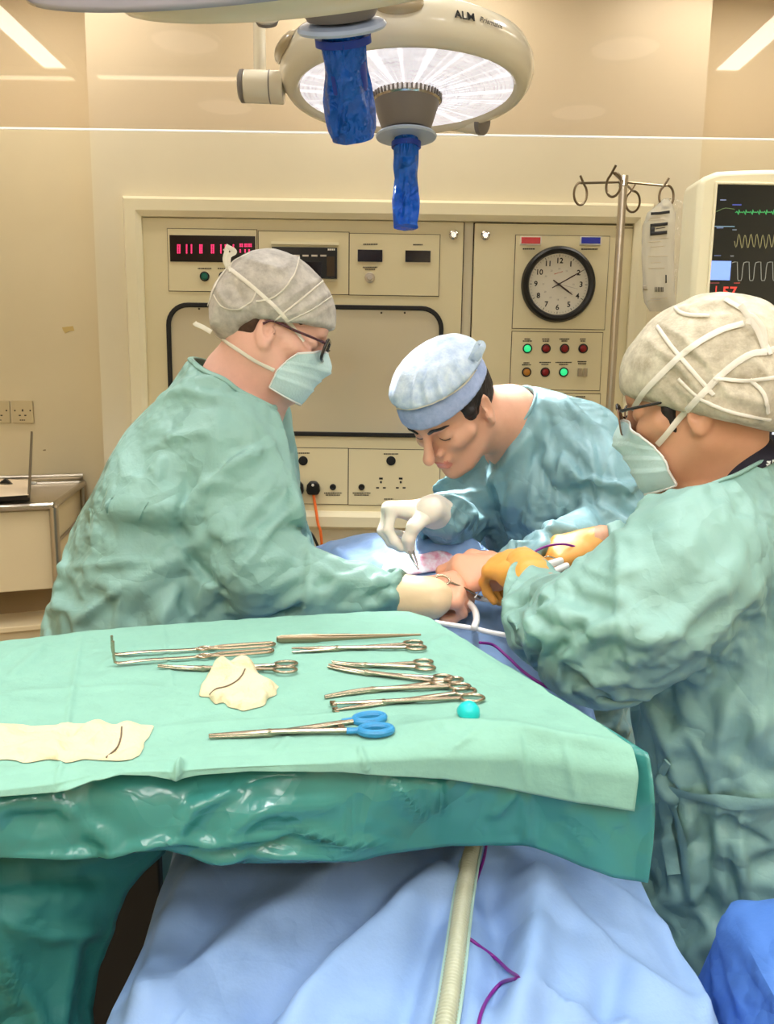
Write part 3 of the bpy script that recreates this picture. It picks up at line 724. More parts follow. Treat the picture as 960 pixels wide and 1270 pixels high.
# ---------------------------------------------------------------- drip stand and bag
yI=2.62; ptop=aty(773.5,219,yI); IV=thing('drip_stand','tall steel drip stand with four looped hooks before the clock panel','drip stand',(ptop[0],yI,0))
px_=ptop[0]
MB().tube([(px_,yI,.12),(px_,yI,ptop[2])],.0125,18).build('pole',mSteel,IV)
MB().lathe([(.0125,-.03),(.017,-.03),(.017,.03),(.0125,.03)],(px_,yI,1.02),(0,0,1),18).build('pole_collar',mBlack,IV)
MB().lathe([(0,.004),(.0145,.002),(.0145,-.028),(.0125,-.03)],ptop,(0,0,1),18).build('pole_cap',mChrome,IV)
mHook=M('hook_steel',(120,104,82),.28,1.)
def hook(dirx,diry,L,rise,lr,spin):
    h=ptop+V3(0,0,-.016); d=nrm((dirx,diry,0)); e=h+d*L+V3(0,0,rise)
    t=nrm(np.array([d[0]*math.cos(spin)-d[1]*math.sin(spin),d[0]*math.sin(spin)+d[1]*math.cos(spin),0]))
    P=[h+d*.006,h+d*L*.5+V3(0,0,rise*.5),e-d*.004]
    c=e+V3(0,0,-lr*1.05)
    for k in range(0,15):
        a=math.radians(95-k*24); P.append(c+t*math.cos(a)*lr*.8+V3(0,0,math.sin(a)*lr*1.1))
    P.append(e+t*.004+V3(0,0,.022)); 
    MB().tube(spline(P,60),.0036,8).build('hook',mHook,IV)
hook(-1,.1,.128,-.002,.03,.5); hook(-.45,-1,.17,-.012,.03,1.2); hook(.5,1,.17,.006,.03,-1.0); hook(1,-.1,.132,-.012,.03,.3)
for k in range(5):
    a=math.radians(k*72+20); e=V3(px_+math.cos(a)*.22,yI+math.sin(a)*.22,.075)
    lg=MB().tube([(px_,yI,.14),(px_+math.cos(a)*.1,yI+math.sin(a)*.1,.11),e],[.016,.014,.011],10).build('leg',mSteel,IV)
    MB().lathe([(0,-.012),(.026,-.012),(.03,-.006),(.03,.006),(.026,.012),(0,.012)],e-V3(0,0,.044),(-math.sin(a),math.cos(a),0),18).build('castor',mBlackM,lg)
# bag: pillow of clear film
yb=2.6; bc=[(826,248,),(800,265),(796,300),(797,345),(800,378),(822,388),(838,380),(836,345),(836,300),(838,262)]
BG=thing('drip_bag','clear plastic drip bag with black printed bands hanging from the stand','drip bag',aty(822,250,yb))
mFilm=bpy.data.materials.new('clear_film'); mFilm.use_nodes=True
def thinfilm(m,tint,ior,rough,body=.1,bcol=(235,228,205),bump=0,bs=30):
    nt=m.node_tree;N=nt.nodes;L=nt.links; N.clear(); o=N.new('ShaderNodeOutputMaterial'); tr=N.new('ShaderNodeBsdfTransparent'); tr.inputs[0].default_value=lin(tint)
    gl=N.new('ShaderNodeBsdfGlossy'); gl.inputs['Roughness'].default_value=rough; fr=N.new('ShaderNodeFresnel'); fr.inputs[0].default_value=ior
    mx=N.new('ShaderNodeMixShader'); L.new(fr.outputs[0],mx.inputs[0]); L.new(tr.outputs[0],mx.inputs[1]); L.new(gl.outputs[0],mx.inputs[2])
    df=N.new('ShaderNodeBsdfDiffuse'); df.inputs[0].default_value=lin(bcol); m2=N.new('ShaderNodeMixShader'); m2.inputs[0].default_value=body
    L.new(mx.outputs[0],m2.inputs[1]); L.new(df.outputs[0],m2.inputs[2]); L.new(m2.outputs[0],o.inputs[0])
    if bump:
        tc=N.new('ShaderNodeTexCoord'); n=N.new('ShaderNodeTexNoise'); n.inputs['Scale'].default_value=bs; L.new(tc.outputs['Object'],n.inputs['Vector'])
        bp=N.new('ShaderNodeBump'); bp.inputs['Strength'].default_value=bump; bp.inputs['Distance'].default_value=.01; L.new(n.outputs['Fac'],bp.inputs['Height']); L.new(bp.outputs[0],gl.inputs['Normal']); L.new(bp.outputs[0],fr.inputs['Normal'])
    return m
thinfilm(mFilm,(252,250,244),1.45,.12,.42,(246,240,222),.9,38)
def pillow(name,rows,th,mat,parent,yb,seed=1,nu=15):
    """rows: (left px, right px, py); a sealed film pouch"""
    out=[];rows=np.array(rows,float); nv=len(rows)
    for s_ in (-1,1):
        P=np.zeros((nv,nu,3))
        for i,(l,r,y) in enumerate(rows):
            for j in range(nu):
                u=j/(nu-1); p=aty(l+(r-l)*u,y,yb); b_=math.sin(math.pi*u)**.6*math.sin(math.pi*min(1,max(0,i/(nv-1))))**.6
                P[i,j]=p+V3(0,s_*th*b_,0)
        f=P.reshape(-1,3); n_=vnoise(f*38,seed+s_)*.004+vnoise(f*90,seed)*.0015; f[:,1]+=n_*s_; out.append(P)
    mb=MB(); mb.grid(out[0]); mb.grid(out[1][:,::-1]); return mb.build(name,mat,parent,sharp=0),out
rows=[(823,829,246),(815,834,254),(803,838,264),(797,837,280),(796,836.5,300),(796,836,320),(797,836,340),(797.5,837,360),(799,838,375),(806,838,386)]
rs=[]; 
for i in range(len(rows)-1):
    for t_ in (0,.5): rs.append(tuple(np.array(rows[i])*(1-t_)+np.array(rows[i+1])*t_))
rs.append(rows[-1])
_,so=pillow('film_pouch',rs,.014,mFilm,BG,yb)
fr0=so[0]
def onbag(px,py):
    Q,_=projv(fr0.reshape(-1,3)); i=np.argmin(np.hypot(Q[:,0]-px,Q[:,1]-py)); return aty(px,py,fr0.reshape(-1,3)[i,1]-.0022)
def bagpatch(l,r,y0,y1,mat,name,sl=-3):
    nu=8;nv=4;P=np.array([[onbag(l+(r-l)*u/(nu-1),y0+(y1-y0)*v_/(nv-1)+sl*u/(nu-1)) for u in range(nu)] for v_ in range(nv)]); P[:,:,1]=P[:,:,1].min()-.001
    MB().grid(P).build(name,mat,BG,solid=.0004)
bagpatch(806,830,264,267.5,mInkD,'printed_band',-2.5)
bagpatch(806,828,278,282,mInkD,'printed_band',-2.5); bagpatch(806,812,282,291,mInkD,'printed_band',0); bagpatch(806,827,288,292.5,mInkD,'printed_band',-2)
bagpatch(813,825,283.5,284.6,mInkD,'printed_band',-2)
for x_ in range(6): bagpatch(812+x_*1.9,813.1+x_*1.9,356,362,mInk,'barcode_bar',0)
bagpatch(825.2,826.8,341,351,mInkD,'printed_band',0); bagpatch(797.5,803,354,360,M('pale_print',(170,158,135),.6),'printed_spot',0)
for k,y_ in enumerate((270.5,273,296,300,306,318,326,333,370,373)): bagpatch(806-(k%2)*3,820+(k%3)*4,y_,y_+1,M('pale_print',(170,158,135),.6),'printed_line',-1)
OW=thing('bag_overwrap','crinkled clear overwrap film hanging behind the drip bag','wrapper',aty(840,300,yb+.03))
rw=[(826,834,246),(828,846,250),(826,850,262),(824,846,290),(822,848,320),(822,848,350),(818,847,376),(812,840,392)]
rs=[]
for i in range(len(rw)-1):
    for t_ in (0,.33,.67): rs.append(tuple(np.array(rw[i])*(1-t_)+np.array(rw[i+1])*t_))
mFilm2=bpy.data.materials.new('overwrap_film'); mFilm2.use_nodes=True; thinfilm(mFilm2,(253,252,248),1.4,.1,.16,(248,242,226),1.,60)
pillow('film_sheet',rs,.006,mFilm2,OW,yb+.035,seed=9)
# ---------------------------------------------------------------- monitors
mScr=M('monitor_glass',(16,17,16),.12,emis=(44,44,38),estr=.55)
def em(n,c,s=1.): return M(n,c,.5,emis=c,estr=s)
yM=1.95
tl=aty(868,213,yM); 
MN=thing('patient_monitor','large cream patient monitor with waveforms on a dark screen','monitor',(tl[0]+.22,yM+.02,.9))
mx0,mx1,mz1=tl[0]+.001,tl[0]+.47,tl[2]; mz0=aty(880,418,yM)[2]; mw,mh=mx1-mx0,mz1-mz0; mc=V3((mx0+mx1)/2,yM,(mz0+mz1)/2)
ol=[]; 
for k in range(13):
    u=-1+2*k/12; ol.append((u*mw/2*.985,mh/2-.0+.01*(1-u*u)-.012*(abs(u)>.95)))
outl=[(-mw/2-.0,-mh/2),(mw/2,-mh/2),(mw/2,mh/2-.03)]+[(p[0],p[1]) for p in ol[::-1]]+[(-mw/2,mh/2-.03)]
MB().prism(outl,mc+V3(0,.11,0),(1,0,0),(0,0,1),.11).build('monitor_housing',mTrim,MN,bevel=.012,sharp=50)
sx0,sx1,sz0,sz1=aty(889.5,229,yM)[0],mx1-.045,aty(880,393,yM)[2],aty(889.5,229,yM)[2]
MB().bb(sx0,sx1,yM-.002,yM+.001,sz0,sz1).build('monitor_screen',mScr,MN,smooth=False)
MB().ringplate([(-1*(sx1-sx0)/2-.006,-(sz1-sz0)/2-.006),((sx1-sx0)/2+.006,-(sz1-sz0)/2-.006),((sx1-sx0)/2+.006,(sz1-sz0)/2+.006),(-(sx1-sx0)/2-.006,(sz1-sz0)/2+.006)],
  [(-(sx1-sx0)/2,-(sz1-sz0)/2),((sx1-sx0)/2,-(sz1-sz0)/2),((sx1-sx0)/2,(sz1-sz0)/2),(-(sx1-sx0)/2,(sz1-sz0)/2)],((sx0+sx1)/2,yM+.0005,(sz0+sz1)/2),(1,0,0),(0,0,1),.006).build('screen_bezel',mTrim,MN,smooth=False,bevel=.002)
yS=yM-.003
def sl(px,py): return aty(px,py,yS)
def trace(pts,mat,r=.0011,name='trace'):
    P=np.array([sl(*p) for p in pts]); P=P[P[:,0]<sx1-.004]; MB().tube(P,r,5).build(name,mat,MN)
ecg=[];x=912.
while x<1075:
    for k,dy in enumerate((0,.5,-1.5,.4,3.6,-3.8,.6,0)): ecg.append((x+k*.95,263.2+dy*.8))
    x+=8.6
trace(ecg,em('trace_green',(60,150,84),.7)); trace([(888,262.5),(891,261.5),(896,259),(900,258),(905,258.5),(911,259.5)],em('trace_dim',(90,110,70),.6),.0008)
trace([(886,280.8),(911,281)],em('trace_blue',(110,135,150),.7),.0012)
pl=[(911+.9*k,299+8.5*math.sin(k*.9*2*math.pi/7.4)*(1-.1*math.sin(k))) for k in range(180)]; trace(pl,em('trace_olive',(128,122,84),.6),.0009)
cp=[];x=908.
while x<1075:
    cp+= [(x,326),(x+3,325),(x+6.5,325),(x+7,346),(x+7.6,348),(x+11,348),(x+12,345),(x+13.2,332),(x+14.3,327)]; x+=14.6
trace(cp,em('trace_white',(132,132,122),.6),.0009)
def srect(px0,py0,px1,py1,mat,name): a=sl(px0,py0);b=sl(px1,py1); MB().bb(a[0],min(b[0],sx1-.003),yS-.0005,yS+.0005,b[2],a[2]).build(name,mat,MN,smooth=False)
srect(879.7,323.5,905,347.5,em('screen_blue',(122,154,238),.9),'trend_block')
for x_,y_,w_,c_ in ((897,248,7,(110,120,150)),(914,254,11,(70,80,160)),(893,282.5,8,(100,115,150)),(911,285,5,(100,110,120)),(890,317,8,(80,90,120)),(908,317.5,4,(110,110,110)),(914,351,7,(150,60,50)),(886,351,12,(110,50,50))): 
    mk=MB(); marks(x_,y_,w_,1.4,yS,mk); mk.build('screen_lettering',em('scr%d%d%d'%c_,c_,.7),MN,smooth=False)
text('screen_digits','57',.034,em('screen_red',(205,62,52),.8),sl(904.5,363),(1,0,0),(0,0,1),MN,bold=.0006); text('screen_digits','1',.03,em('screen_red',(205,62,52),.8),sl(888,361),(1,0,0),(0,0,1),MN)
srect(925,382,1075,391,em('screen_bar',(52,54,100),.7),'menu_bar'); srect(952,382.5,975,390.5,em('screen_btn',(120,124,205),.8),'menu_button'); srect(943,385,948,387.5,em('screen_pale',(170,175,215),.8),'menu_mark')
MB().bb(mc[0]-.05,mc[0]+.05,yM+.1,yM+.16,.98,1.55).build('monitor_arm',mTrim,MN,smooth=False,bevel=.008)
# machine below it with a second screen
AM=thing('anaesthetic_machine','anaesthetic machine with a blue lower screen behind the right-hand person','medical machine',(mc[0],yM+.1,0))
ax0,ax1=aty(925,520,yM)[0]-.02,mx1+.05
MB().bb(ax0,ax1,yM+.02,yM+.42,.12,.98).build('machine_body',mTrim,AM,smooth=False,bevel=.015)
MB().bb(ax0-.02,ax1+.02,yM-.02,yM+.44,.98,1.01).build('machine_top',mSteel,AM,smooth=False,bevel=.005)
a=aty(925,462,yM);b=aty(925,575,yM)
MB().bb(ax0,ax1,yM-.012,yM+.09,max(b[2]-.02,1.012),a[2]+.02).build('screen_housing',mInkD,AM,smooth=False,bevel=.008)
scr=MB().bb(ax0+.01,ax1-.02,yM-.0145,yM-.011,b[2],a[2]).build('lower_screen',M('lower_screen_glass',(10,12,22),.15,emis=(14,18,34),estr=.6),AM,smooth=False)
def arect(px0,py0,px1,py1,mat,name): p=aty(px0,py0,yM-.0155);q_=aty(px1,py1,yM-.0155); MB().bb(p[0],q_[0],yM-.0165,yM-.0146,q_[2],p[2]).build(name,mat,AM,smooth=False)
arect(935,550,1010,575,em('screen_azure',(70,160,235),.9),'trend_block'); arect(938,529,1010,533,em('screen_blue2',(80,90,215),.8),'menu_bar')
for px,py,w_,h_ in ((944,536,5,4.5),(951.5,538,3,4),(943.5,543,5,4),(953,546,4,3),(960,537,4,4),(968,541,5,5),(946,522,6,3),(957,524,3,3)): arect(px-w_/2,py-h_/2,px+w_/2,py+h_/2,em('screen_white',(215,222,240),.9),'screen_icon')
for x_ in (ax0+.05,ax1-.05):
    for y_ in (yM+.06,yM+.38):
        MB().lathe([(0,-.018),(.05,-.018),(.058,-.01),(.058,.01),(.05,.018),(0,.018)],(x_,y_,.0585),(1,0,0),20).build('castor',mBlackM,AM)
        MB().bb(x_-.025,x_+.025,y_-.02,y_+.02,.09,.13).build('castor_fork',mSteel,AM,smooth=False)
# ---------------------------------------------------------------- hanging clear screen of the canopy
yG=2.56; g0=aty(-60,156.3,yG); g1=aty(1020,177,yG); zg=(aty(480,167,yG))[2]
GL=thing('canopy_screen','clear hanging perspex screen with a bright lower edge above the wall panels','screen',(0,yG,zg))
mGlass=bpy.data.materials.new('perspex'); mGlass.use_nodes=True; thinfilm(mGlass,(249,244,240),1.5,.015,.025,(225,205,185))
MB().bb(XL+.02,XR-.02,yG-.003,yG+.003,zg+.007,ZC-.001).build('clear_sheet',mGlass,GL,smooth=False)
MB().bb(XL+.02,XR-.02,yG-.004,yG+.004,zg,zg+.0045).build('polished_edge',M('perspex_edge',(250,250,246),.2,emis=(255,252,246),estr=.3),GL,smooth=False)  # light caught by the edge is put in as a weak glow
# ---------------------------------------------------------------- ceiling strips mirrored in the perspex, then added unseen lights
mTube=M('light_diffuser',(255,244,222),.5,emis=(255,248,234),estr=11.)
def refl(px,py,z=ZC-.03):
    r=ray(px,py); p=C0+r*((z-C0[2])/r[2]); return np.array([p[0],2*yG-p[1],z])
def ceil_light(x0,x1,y0,y1,label,group=None,mat=None,power=0,h=.035):
    T=thing('ceiling_light',label,'ceiling light',((x0+x1)/2,(y0+y1)/2,ZC),group=group)
    MB().ringplate([(x0-.03,y0-.03),(x1+.03,y0-.03),(x1+.03,y1+.03),(x0-.03,y1+.03)],[(x0,y0),(x1,y0),(x1,y1),(x0,y1)],(0,0,ZC-h),(1,0,0),(0,1,0),h-.001).build('light_frame',mWhite,T,smooth=False)
    MB().bb(x0,x1,y0,y1,ZC-h+.006,ZC-.002).build('diffuser',mat or mTube,T,smooth=False)
    return T
a=refl(55,84);b=refl(83,84)
ceil_light(a[0],b[0],a[1],2.44,'narrow strip light on the ceiling at the left')
a=refl(886,87);b=refl(916,87)
ceil_light(a[0],b[0],a[1],2.44,'narrow strip light on the ceiling at the right')
mSlim=M('slim_diffuser',(255,244,222),.5,emis=(255,242,218),estr=5.)
a=refl(-20,92);b=refl(86,92); ceil_light(a[0],b[0],a[1]-.07,a[1],'short slim cross strip light at the far left of the ceiling',mat=mSlim)
a=refl(118,92);b=refl(300,93); ceil_light(a[0],b[0],a[1]-.07,a[1],'long slim cross strip light left of the lamps',mat=mSlim)
mFill=M('panel_diffuser',(255,246,228),.5,emis=(250,247,242),estr=14.5)
for i,(x,y) in enumerate(((-1.3,-.75),(0,-.75),(1.3,-.75),(-.7,-1.8),(.7,-1.8))): ceil_light(x-.3,x+.3,y-.3,y+.3,'added unseen square fill light panel behind the viewer',group='added fill light panels',mat=mFill)  # unseen panels added behind the viewer for general brightness
mWashFill=M('washer_diffuser',(255,246,228),.5,emis=(255,248,236),estr=10.5)
for x in (-1.35,0,1.35): ceil_light(x-.45,x+.45,2.78,3.02,'added unseen slim light panel between the perspex and back wall',group='added wall washing panels',mat=mWashFill)  # added out of view to brighten the back wall from above
mTopFill=M('downlight_glass',(255,250,240),.4,emis=(255,248,238),estr=.8)
for x in (-.95,.05,1.05):  # unseen lights added for top light; their spread avoids the perspex reflection
    for y in (.25,1.15,2.05):
        T=thing('fill_light','added unseen round fill light above the operating area','fill_light',(x,y,ZC),group='added fill lights over the operating area')
        MB().lathe([(.17,0),(.17,-.012),(.155,-.018),(.15,-.004),(.15,0)],(x,y,ZC-.0005),(0,0,1),40).build('light_frame',mWhite,T)
        MB().lathe([(0,-.004),(.149,-.004),(.149,-.001),(0,-.001)],(x,y,ZC-.0005),(0,0,1),40).build('diffuser',mTopFill,T)
        l=bpy.data.lights.new('fill_lamp','AREA'); l.shape='DISK'; l.size=.28; l.energy=FILL_W; l.spread=math.radians(115); l.color=(.96,.98,1.)
        o=bpy.data.objects.new('fill_lamp',l); COL.objects.link(o); o.parent=T; o.location=(0,0,-.02)
# ---------------------------------------------------------------- surgical lamps
mLampH=M('lamp_housing',(226,216,192),.22,coat=.5)
mLampG=M('lamp_grip',(178,160,128),.2,coat=.6)
mHubG=M('lamp_hub_grey',(120,112,104),.4)
mCollar=M('lamp_collar',(176,190,206),.3)
mCover=M('blue_cover_film',(22,110,222),.2,spec=.6,translucent=.25,crease=(.5,.035))
mCoverI=M('blue_cover_core',(10,58,165),.4)
def lens_mat():
    m=bpy.data.materials.new('lamp_lens'); m.use_nodes=True; nt=m.node_tree; N=nt.nodes; L=nt.links; b=N['Principled BSDF']
    tc=N.new('ShaderNodeTexCoord'); sp=N.new('ShaderNodeSeparateXYZ'); L.new(tc.outputs['UV'],sp.inputs[0])
    # uv: x = turn 0..1, y = radius 0..1
    cb=N.new('ShaderNodeCombineXYZ'); L.new(sp.outputs[0],cb.inputs[0])
    mp=N.new('ShaderNodeMapping'); mp.inputs['Scale'].default_value=(46,1,1); L.new(cb.outputs[0],mp.inputs[0])
    n1=N.new('ShaderNodeTexNoise'); n1.inputs['Scale'].default_value=1.; n1.inputs['Detail'].default_value=3; L.new(mp.outputs[0],n1.inputs[0])
    cb2=N.new('ShaderNodeCombineXYZ'); L.new(sp.outputs[1],cb2.inputs[0]); L.new(sp.outputs[0],cb2.inputs[1])
    mp2=N.new('ShaderNodeMapping'); mp2.inputs['Scale'].default_value=(55,14,1); L.new(cb2.outputs[0],mp2.inputs[0])
    n2=N.new('ShaderNodeTexNoise'); n2.inputs['Scale'].default_value=1.; n2.inputs['Detail'].default_value=2; L.new(mp2.outputs[0],n2.inputs[0])
    r1=N.new('ShaderNodeValToRGB'); r1.color_ramp.elements[0].position=.5; r1.color_ramp.elements[1].position=.72; L.new(n1.outputs['Fac'],r1.inputs[0])
    r2=N.new('ShaderNodeValToRGB'); r2.color_ramp.elements[0].position=.38; r2.color_ramp.elements[1].position=.62; L.new(n2.outputs['Fac'],r2.inputs[0])
    # lit ribs: base glow plus bright rays plus fine prism rings
    a=N.new('ShaderNodeMath');a.operation='MULTIPLY';a.inputs[1].default_value=.8; L.new(r1.outputs[0],a.inputs[0])
    c=N.new('ShaderNodeMath');c.operation='MULTIPLY';c.inputs[1].default_value=.34; L.new(r2.outputs[0],c.inputs[0])
    s=N.new('ShaderNodeMath');s.operation='ADD'; L.new(a.outputs[0],s.inputs[0]); L.new(c.outputs[0],s.inputs[1])
    t=N.new('ShaderNodeMath');t.operation='ADD';t.inputs[1].default_value=.5; L.new(s.outputs[0],t.inputs[0])
    b.inputs['Base Color'].default_value=(.5,.48,.5,1); b.inputs['Roughness'].default_value=.15
    b.inputs['Emission Color'].default_value=lin((250,244,248)); L.new(t.outputs[0],b.inputs['Emission Strength']); return m
mLens=lens_mat()
def annulus(mb_name,C,U,r0,r1,n,m,mat,parent,ref,cone=0.):
    R=frame_from(U,ref); V=[];F=[];uv=[]
    for i in range(m+1):
        r=r0+(r1-r0)*i/m
        for k in range(n):
            a=2*math.pi*k/n; z=cone*(1-i/m)+.0012*((k*7)%3-1)*(0<i<m); V.append(C+R@V3(r*math.cos(a),r*math.sin(a),z))
    for i in range(m):
        for k in range(n): F.append((i*n+k,i*n+(k+1)%n,(i+1)*n+(k+1)%n,(i+1)*n+k))
    o=mkobj(mb_name,V,F,mat,parent); ul=o.data.uv_layers.new(name='turn_radius')
    d=[]
    for i in range(m):
        for k in range(n): d+= [k/n,i/m,(k+1)/n,i/m,(k+1)/n,(i+1)/m,k/n,(i+1)/m]
    ul.data.foreach_set('uv',d); return o
def cover(root,c,U,r,L,seed,bend,flat=1.,wide=1.15):
    """crinkled plastic sleeve pulled over a lamp handle: gathered collar, then a loose bag"""
    n=64; prof=[(.98,-.004),(1.06,.0),(1.06,-.012),(.99,-.02),(1.0,-.034),(1.02,-.05)]
    zs=np.linspace(.075,1,26); D=-U; R=frame_from(D,(0,-1,0)); V=[]
    rows=[]
    for q in (0,.012,.02,.032,.045,.06): rows.append((q,1.0+.03*math.sin(q*300)))
    for z in zs: rows.append((z*L,(1.03+(wide-1.03)*smoothstep(.1,.75,z))*(1-.0*z)))
    rows.append((L*1.012,wide*.8)); rows.append((L*1.015,.3)); rows.append((L*1.012,0.001))
    for z,k in rows:
        u=z/L; cx=bend[0]*u*u; cy=bend[1]*u*u
        for i in range(n):
            a=2*math.pi*i/n; P=np.array([[math.cos(a)*2.2,math.sin(a)*2.2,z*26]])
            cr=(crumple(P,1.,seed)[0]*.6+vnoise(P*1.3,seed)[0]*.08)*r*smoothstep(.15,.4,u)*(1 if u<.99 else .4)
            pl=.045*r*math.cos(a*26)*(1-smoothstep(.1,.28,u))*(u>.0)
            rr=r*k+cr+pl; V.append(c+R@V3(rr*math.cos(a)*1.0+cx,rr*math.sin(a)*flat+cy,z))
    m=len(rows); F=[(i*n+k,i*n+(k+1)%n,(i+1)*n+(k+1)%n,(i+1)*n+k) for i in range(m-1) for k in range(n)]
    o=mkobj('handle_cover',V,F,mCover,root,sharp=28); o['label']='blue plastic sterile cover gathered over the handle'
    MB().tube([c-U*.008,c-U*.02],r*1.06,40).build('elastic_band',mCoverI,o)
    return o
def lamp(label,C,U,hubC,radius,loc_cover,seed,coverL,coverR,bend,ray_ref,flat=1.,wide=1.15):
    T=thing('surgical_lamp',label,'surgical lamp',C); s=radius/.313
    prof=[(.262,.006),(.268,-.002),(.278,-.009),(.292,-.007),(.305,.010),(.313,.034),(.311,.058),(.298,.083),(.262,.105),(.17,.122),(0,.128)]
    MB().lathe([(r*s,z*s) for r,z in prof],C,U,96,ray_ref).build('lamp_housing',mLampH,T,sharp=0)
    annulus('lamp_lens',C+U*.003,U,.07*s,.266*s,180,12,mLens,T,ray_ref,-.012)
    h=MB().lathe([(.0,.0),(.084*s,.0),(.088*s,-.008),(.086*s,-.02),(.081*s,-.024)],hubC,U,48).build('hub_ring',mChrome,T)
    tk=MB(); R=frame_from(U,ray_ref)
    for k in range(48):
        a=2*math.pi*k/48; tk.box(hubC+R@V3(.0865*s*math.cos(a),.0865*s*math.sin(a),-.013),(.005,.004,.014),R@np.array([[math.cos(a),-math.sin(a),0],[math.sin(a),math.cos(a),0],[0,0,1]]))
    tk.build('hub_ticks',mHubG,h,smooth=False)
    MB().lathe([(.082*s,-.022),(.08*s,-.03),(.064*s,-.075),(.058*s,-.085),(0,-.086)],hubC,U,48).build('lamp_hub',mHubG,T)
    MB().lathe([(0,-.086),(.03*s,-.086),(.072*s,-.093),(.077*s,-.098),(.075*s,-.102),(.03*s,-.104),(0,-.104)],hubC,U,48).build('hub_collar',mCollar,T)
    MB().lathe([(coverR*.8,-.1),(coverR*.8,-.1-coverL*.55),(coverR*.7,-.1-coverL*.62),(0,-.1-coverL*.64)],hubC,U,24).build('lamp_handle',mCoverI,T)
    cover(T,hubC-U*.104,U,coverR,coverL,seed,bend,flat,wide)
    return T,R,s
yL=2.05; CL=aty(504,115,yL); UL=nrm(V3(-.015,.035,1))
LT,RL,sL=lamp('large round surgical lamp glowing over the patient, lens in full view',CL,UL,CL,.298,None,4,.205,.0335,(.01,.0),(0,-1,0),.85,1.08)
# grips, lettering and yoke of the far lamp
def onrim(ang,z,out=0.):
    """point and outward direction on the housing side; ang 0 faces the viewer, + to the right"""
    a=math.radians(ang); d=V3(math.sin(a),-math.cos(a),0); d=nrm(d-UL*np.dot(d,UL)); zs=[.010,.034,.058,.083,.105]; rs=[x*.298/.313 for x in (.305,.313,.311,.298,.262)]
    r=np.interp(z,zs,rs); return CL+d*(r+out)+UL*z,d
def grip(ang,wd):
    n=24; mb=MB(); V=[];m=9
    for i in range(m):
        v=-1+2*i/(m-1)
        for k in range(n+1):
            u=-1+2*k/n; bul=max(0,1-u*u)**.5*max(0,1-v*v)**.5
            p,d=onrim(ang+u*wd,.064+v*.024*max(.02,(1-u*u))**.4,.001+.016*bul); V.append(p)
    mb.add(V,[(i*(n+1)+k,i*(n+1)+k+1,(i+1)*(n+1)+k+1,(i+1)*(n+1)+k) for i in range(m-1) for k in range(n)]); mb.build('lamp_grip',mLampG,LT,sharp=0)
grip(-4,9.5); grip(-72,14)
p,d=onrim(22,.046,.0025); nx=nrm(np.cross(UL,d)); up=nrm(UL*.9-d*.25); ez=np.cross(nx,up)
text('lamp_lettering','ALM',.024,mInkD,p,nx,up,LT,bold=.0004)
p,d=onrim(34,.046,.003); nx=nrm(np.cross(UL,d)); up=nrm(UL*.9-d*.25)
text('lamp_lettering','Prismalix',.017,M('lettering_grey',(88,80,70),.6),p,nx,up,LT,shear=.45)
# yoke: stub, joint and stem to the ceiling
sp0=CL+V3(-.300,0,.03)+UL*0; e0=aty(303,107,yL); e1=aty(352,109,yL)
MB().tube([e1,e0],[.036,.036],28).build('yoke_stub',mLampH,LT,bevel=.003)
MB().tube([e0+V3(.0,0,0),e0+V3(-.008,0,0),e0+V3(-.013,0,0)],[.0365,.036,.028],28).build('stub_cap',mHubG,LT)
j=aty(334.5,108,yL); MB().tube([j,j+V3(.003,0,0)],.0368,28).build('stub_joint',mHubG,LT)
st=aty(322.5,108,yL); MB().tube([st,V3(st[0]+.0,yL,ZC-.02)],.0145,20).build('yoke_stem',mLampH,LT)
MB().lathe([(.07,0),(.07,-.03),(.05,-.045),(0,-.045)],(st[0],yL,ZC),(0,0,1),32).build('ceiling_rose',mWhite,LT)
r0=aty(574,149,2.28);r1=aty(596,151.5,2.26); rd=nrm(V3(.07,-.05,-.018)); 
MB().tube([r1-rd*.09,r1],[.026,.031],24).build('yoke_stub',mLampH,LT); MB().tube([r1,r1+rd*.012,r1+rd*.016],[.032,.031,.022],24).build('stub_cap',mHubG,LT)
# near lamp, only its far rim and handle in the frame
U2=nrm(V3(-.1,-.6,1)); hub2=aty(424,33,1.48)+U2*.098; C2=hub2-U2*.03+V3(-.06,0,-.006)
N2,R2,s2=lamp('second surgical lamp at the top edge, wide blue covered handle hanging down',C2,U2,hub2,.31,None,11,.172,.0455,(-.012,.0),(0,-1,0),.8,1.12)
MB().tube([C2+U2*.12,V3(C2[0],C2[1],ZC-.02)],.02,20).build('lamp_stem',mLampH,N2); MB().lathe([(.08,0),(.08,-.03),(.05,-.045),(0,-.045)],(C2[0],C2[1],ZC),(0,0,1),32).build('ceiling_rose',mWhite,N2)
q=aty(331,24,1.74); MB().tube([q+V3(0,-.05,.05),q],[.022,.024],20).build('yoke_stub',mLampH,N2); MB().tube([q,q+V3(0,.006,-.007)],[.0245,.02],20).build('stub_cap',mHubG,N2)
# translucent outer lens lip of the near lamp
MB().lathe([(.300,.03),(.335,.0),(.345,-.004),(.347,.004),(.31,.04)],C2+V3(-.085,-.02,.012),U2,72).build('lens_lip',M('lens_lip',(196,196,214),.2,trans=.3,coat=.4),N2,sharp=0)
# light given by the lamps
def disc_light(name,C,target,size,power,spread,col,parent):
    l=bpy.data.lights.new(name,'AREA'); l.shape='DISK'; l.size=size; l.energy=power; l.spread=math.radians(spread); l.color=col
    o=bpy.data.objects.new(name,l); COL.objects.link(o); o.location=tuple(C-wloc(parent)); o.parent=parent
    d=Vector(tuple(target-C)); o.rotation_euler=d.to_track_quat('-Z','Y').to_euler(); return o
FIELD=atz(585,684,1.12)
disc_light('lamp_light',CL-UL*.012,FIELD,.42,LAMP_W,30,(1,.97,.96),LT)
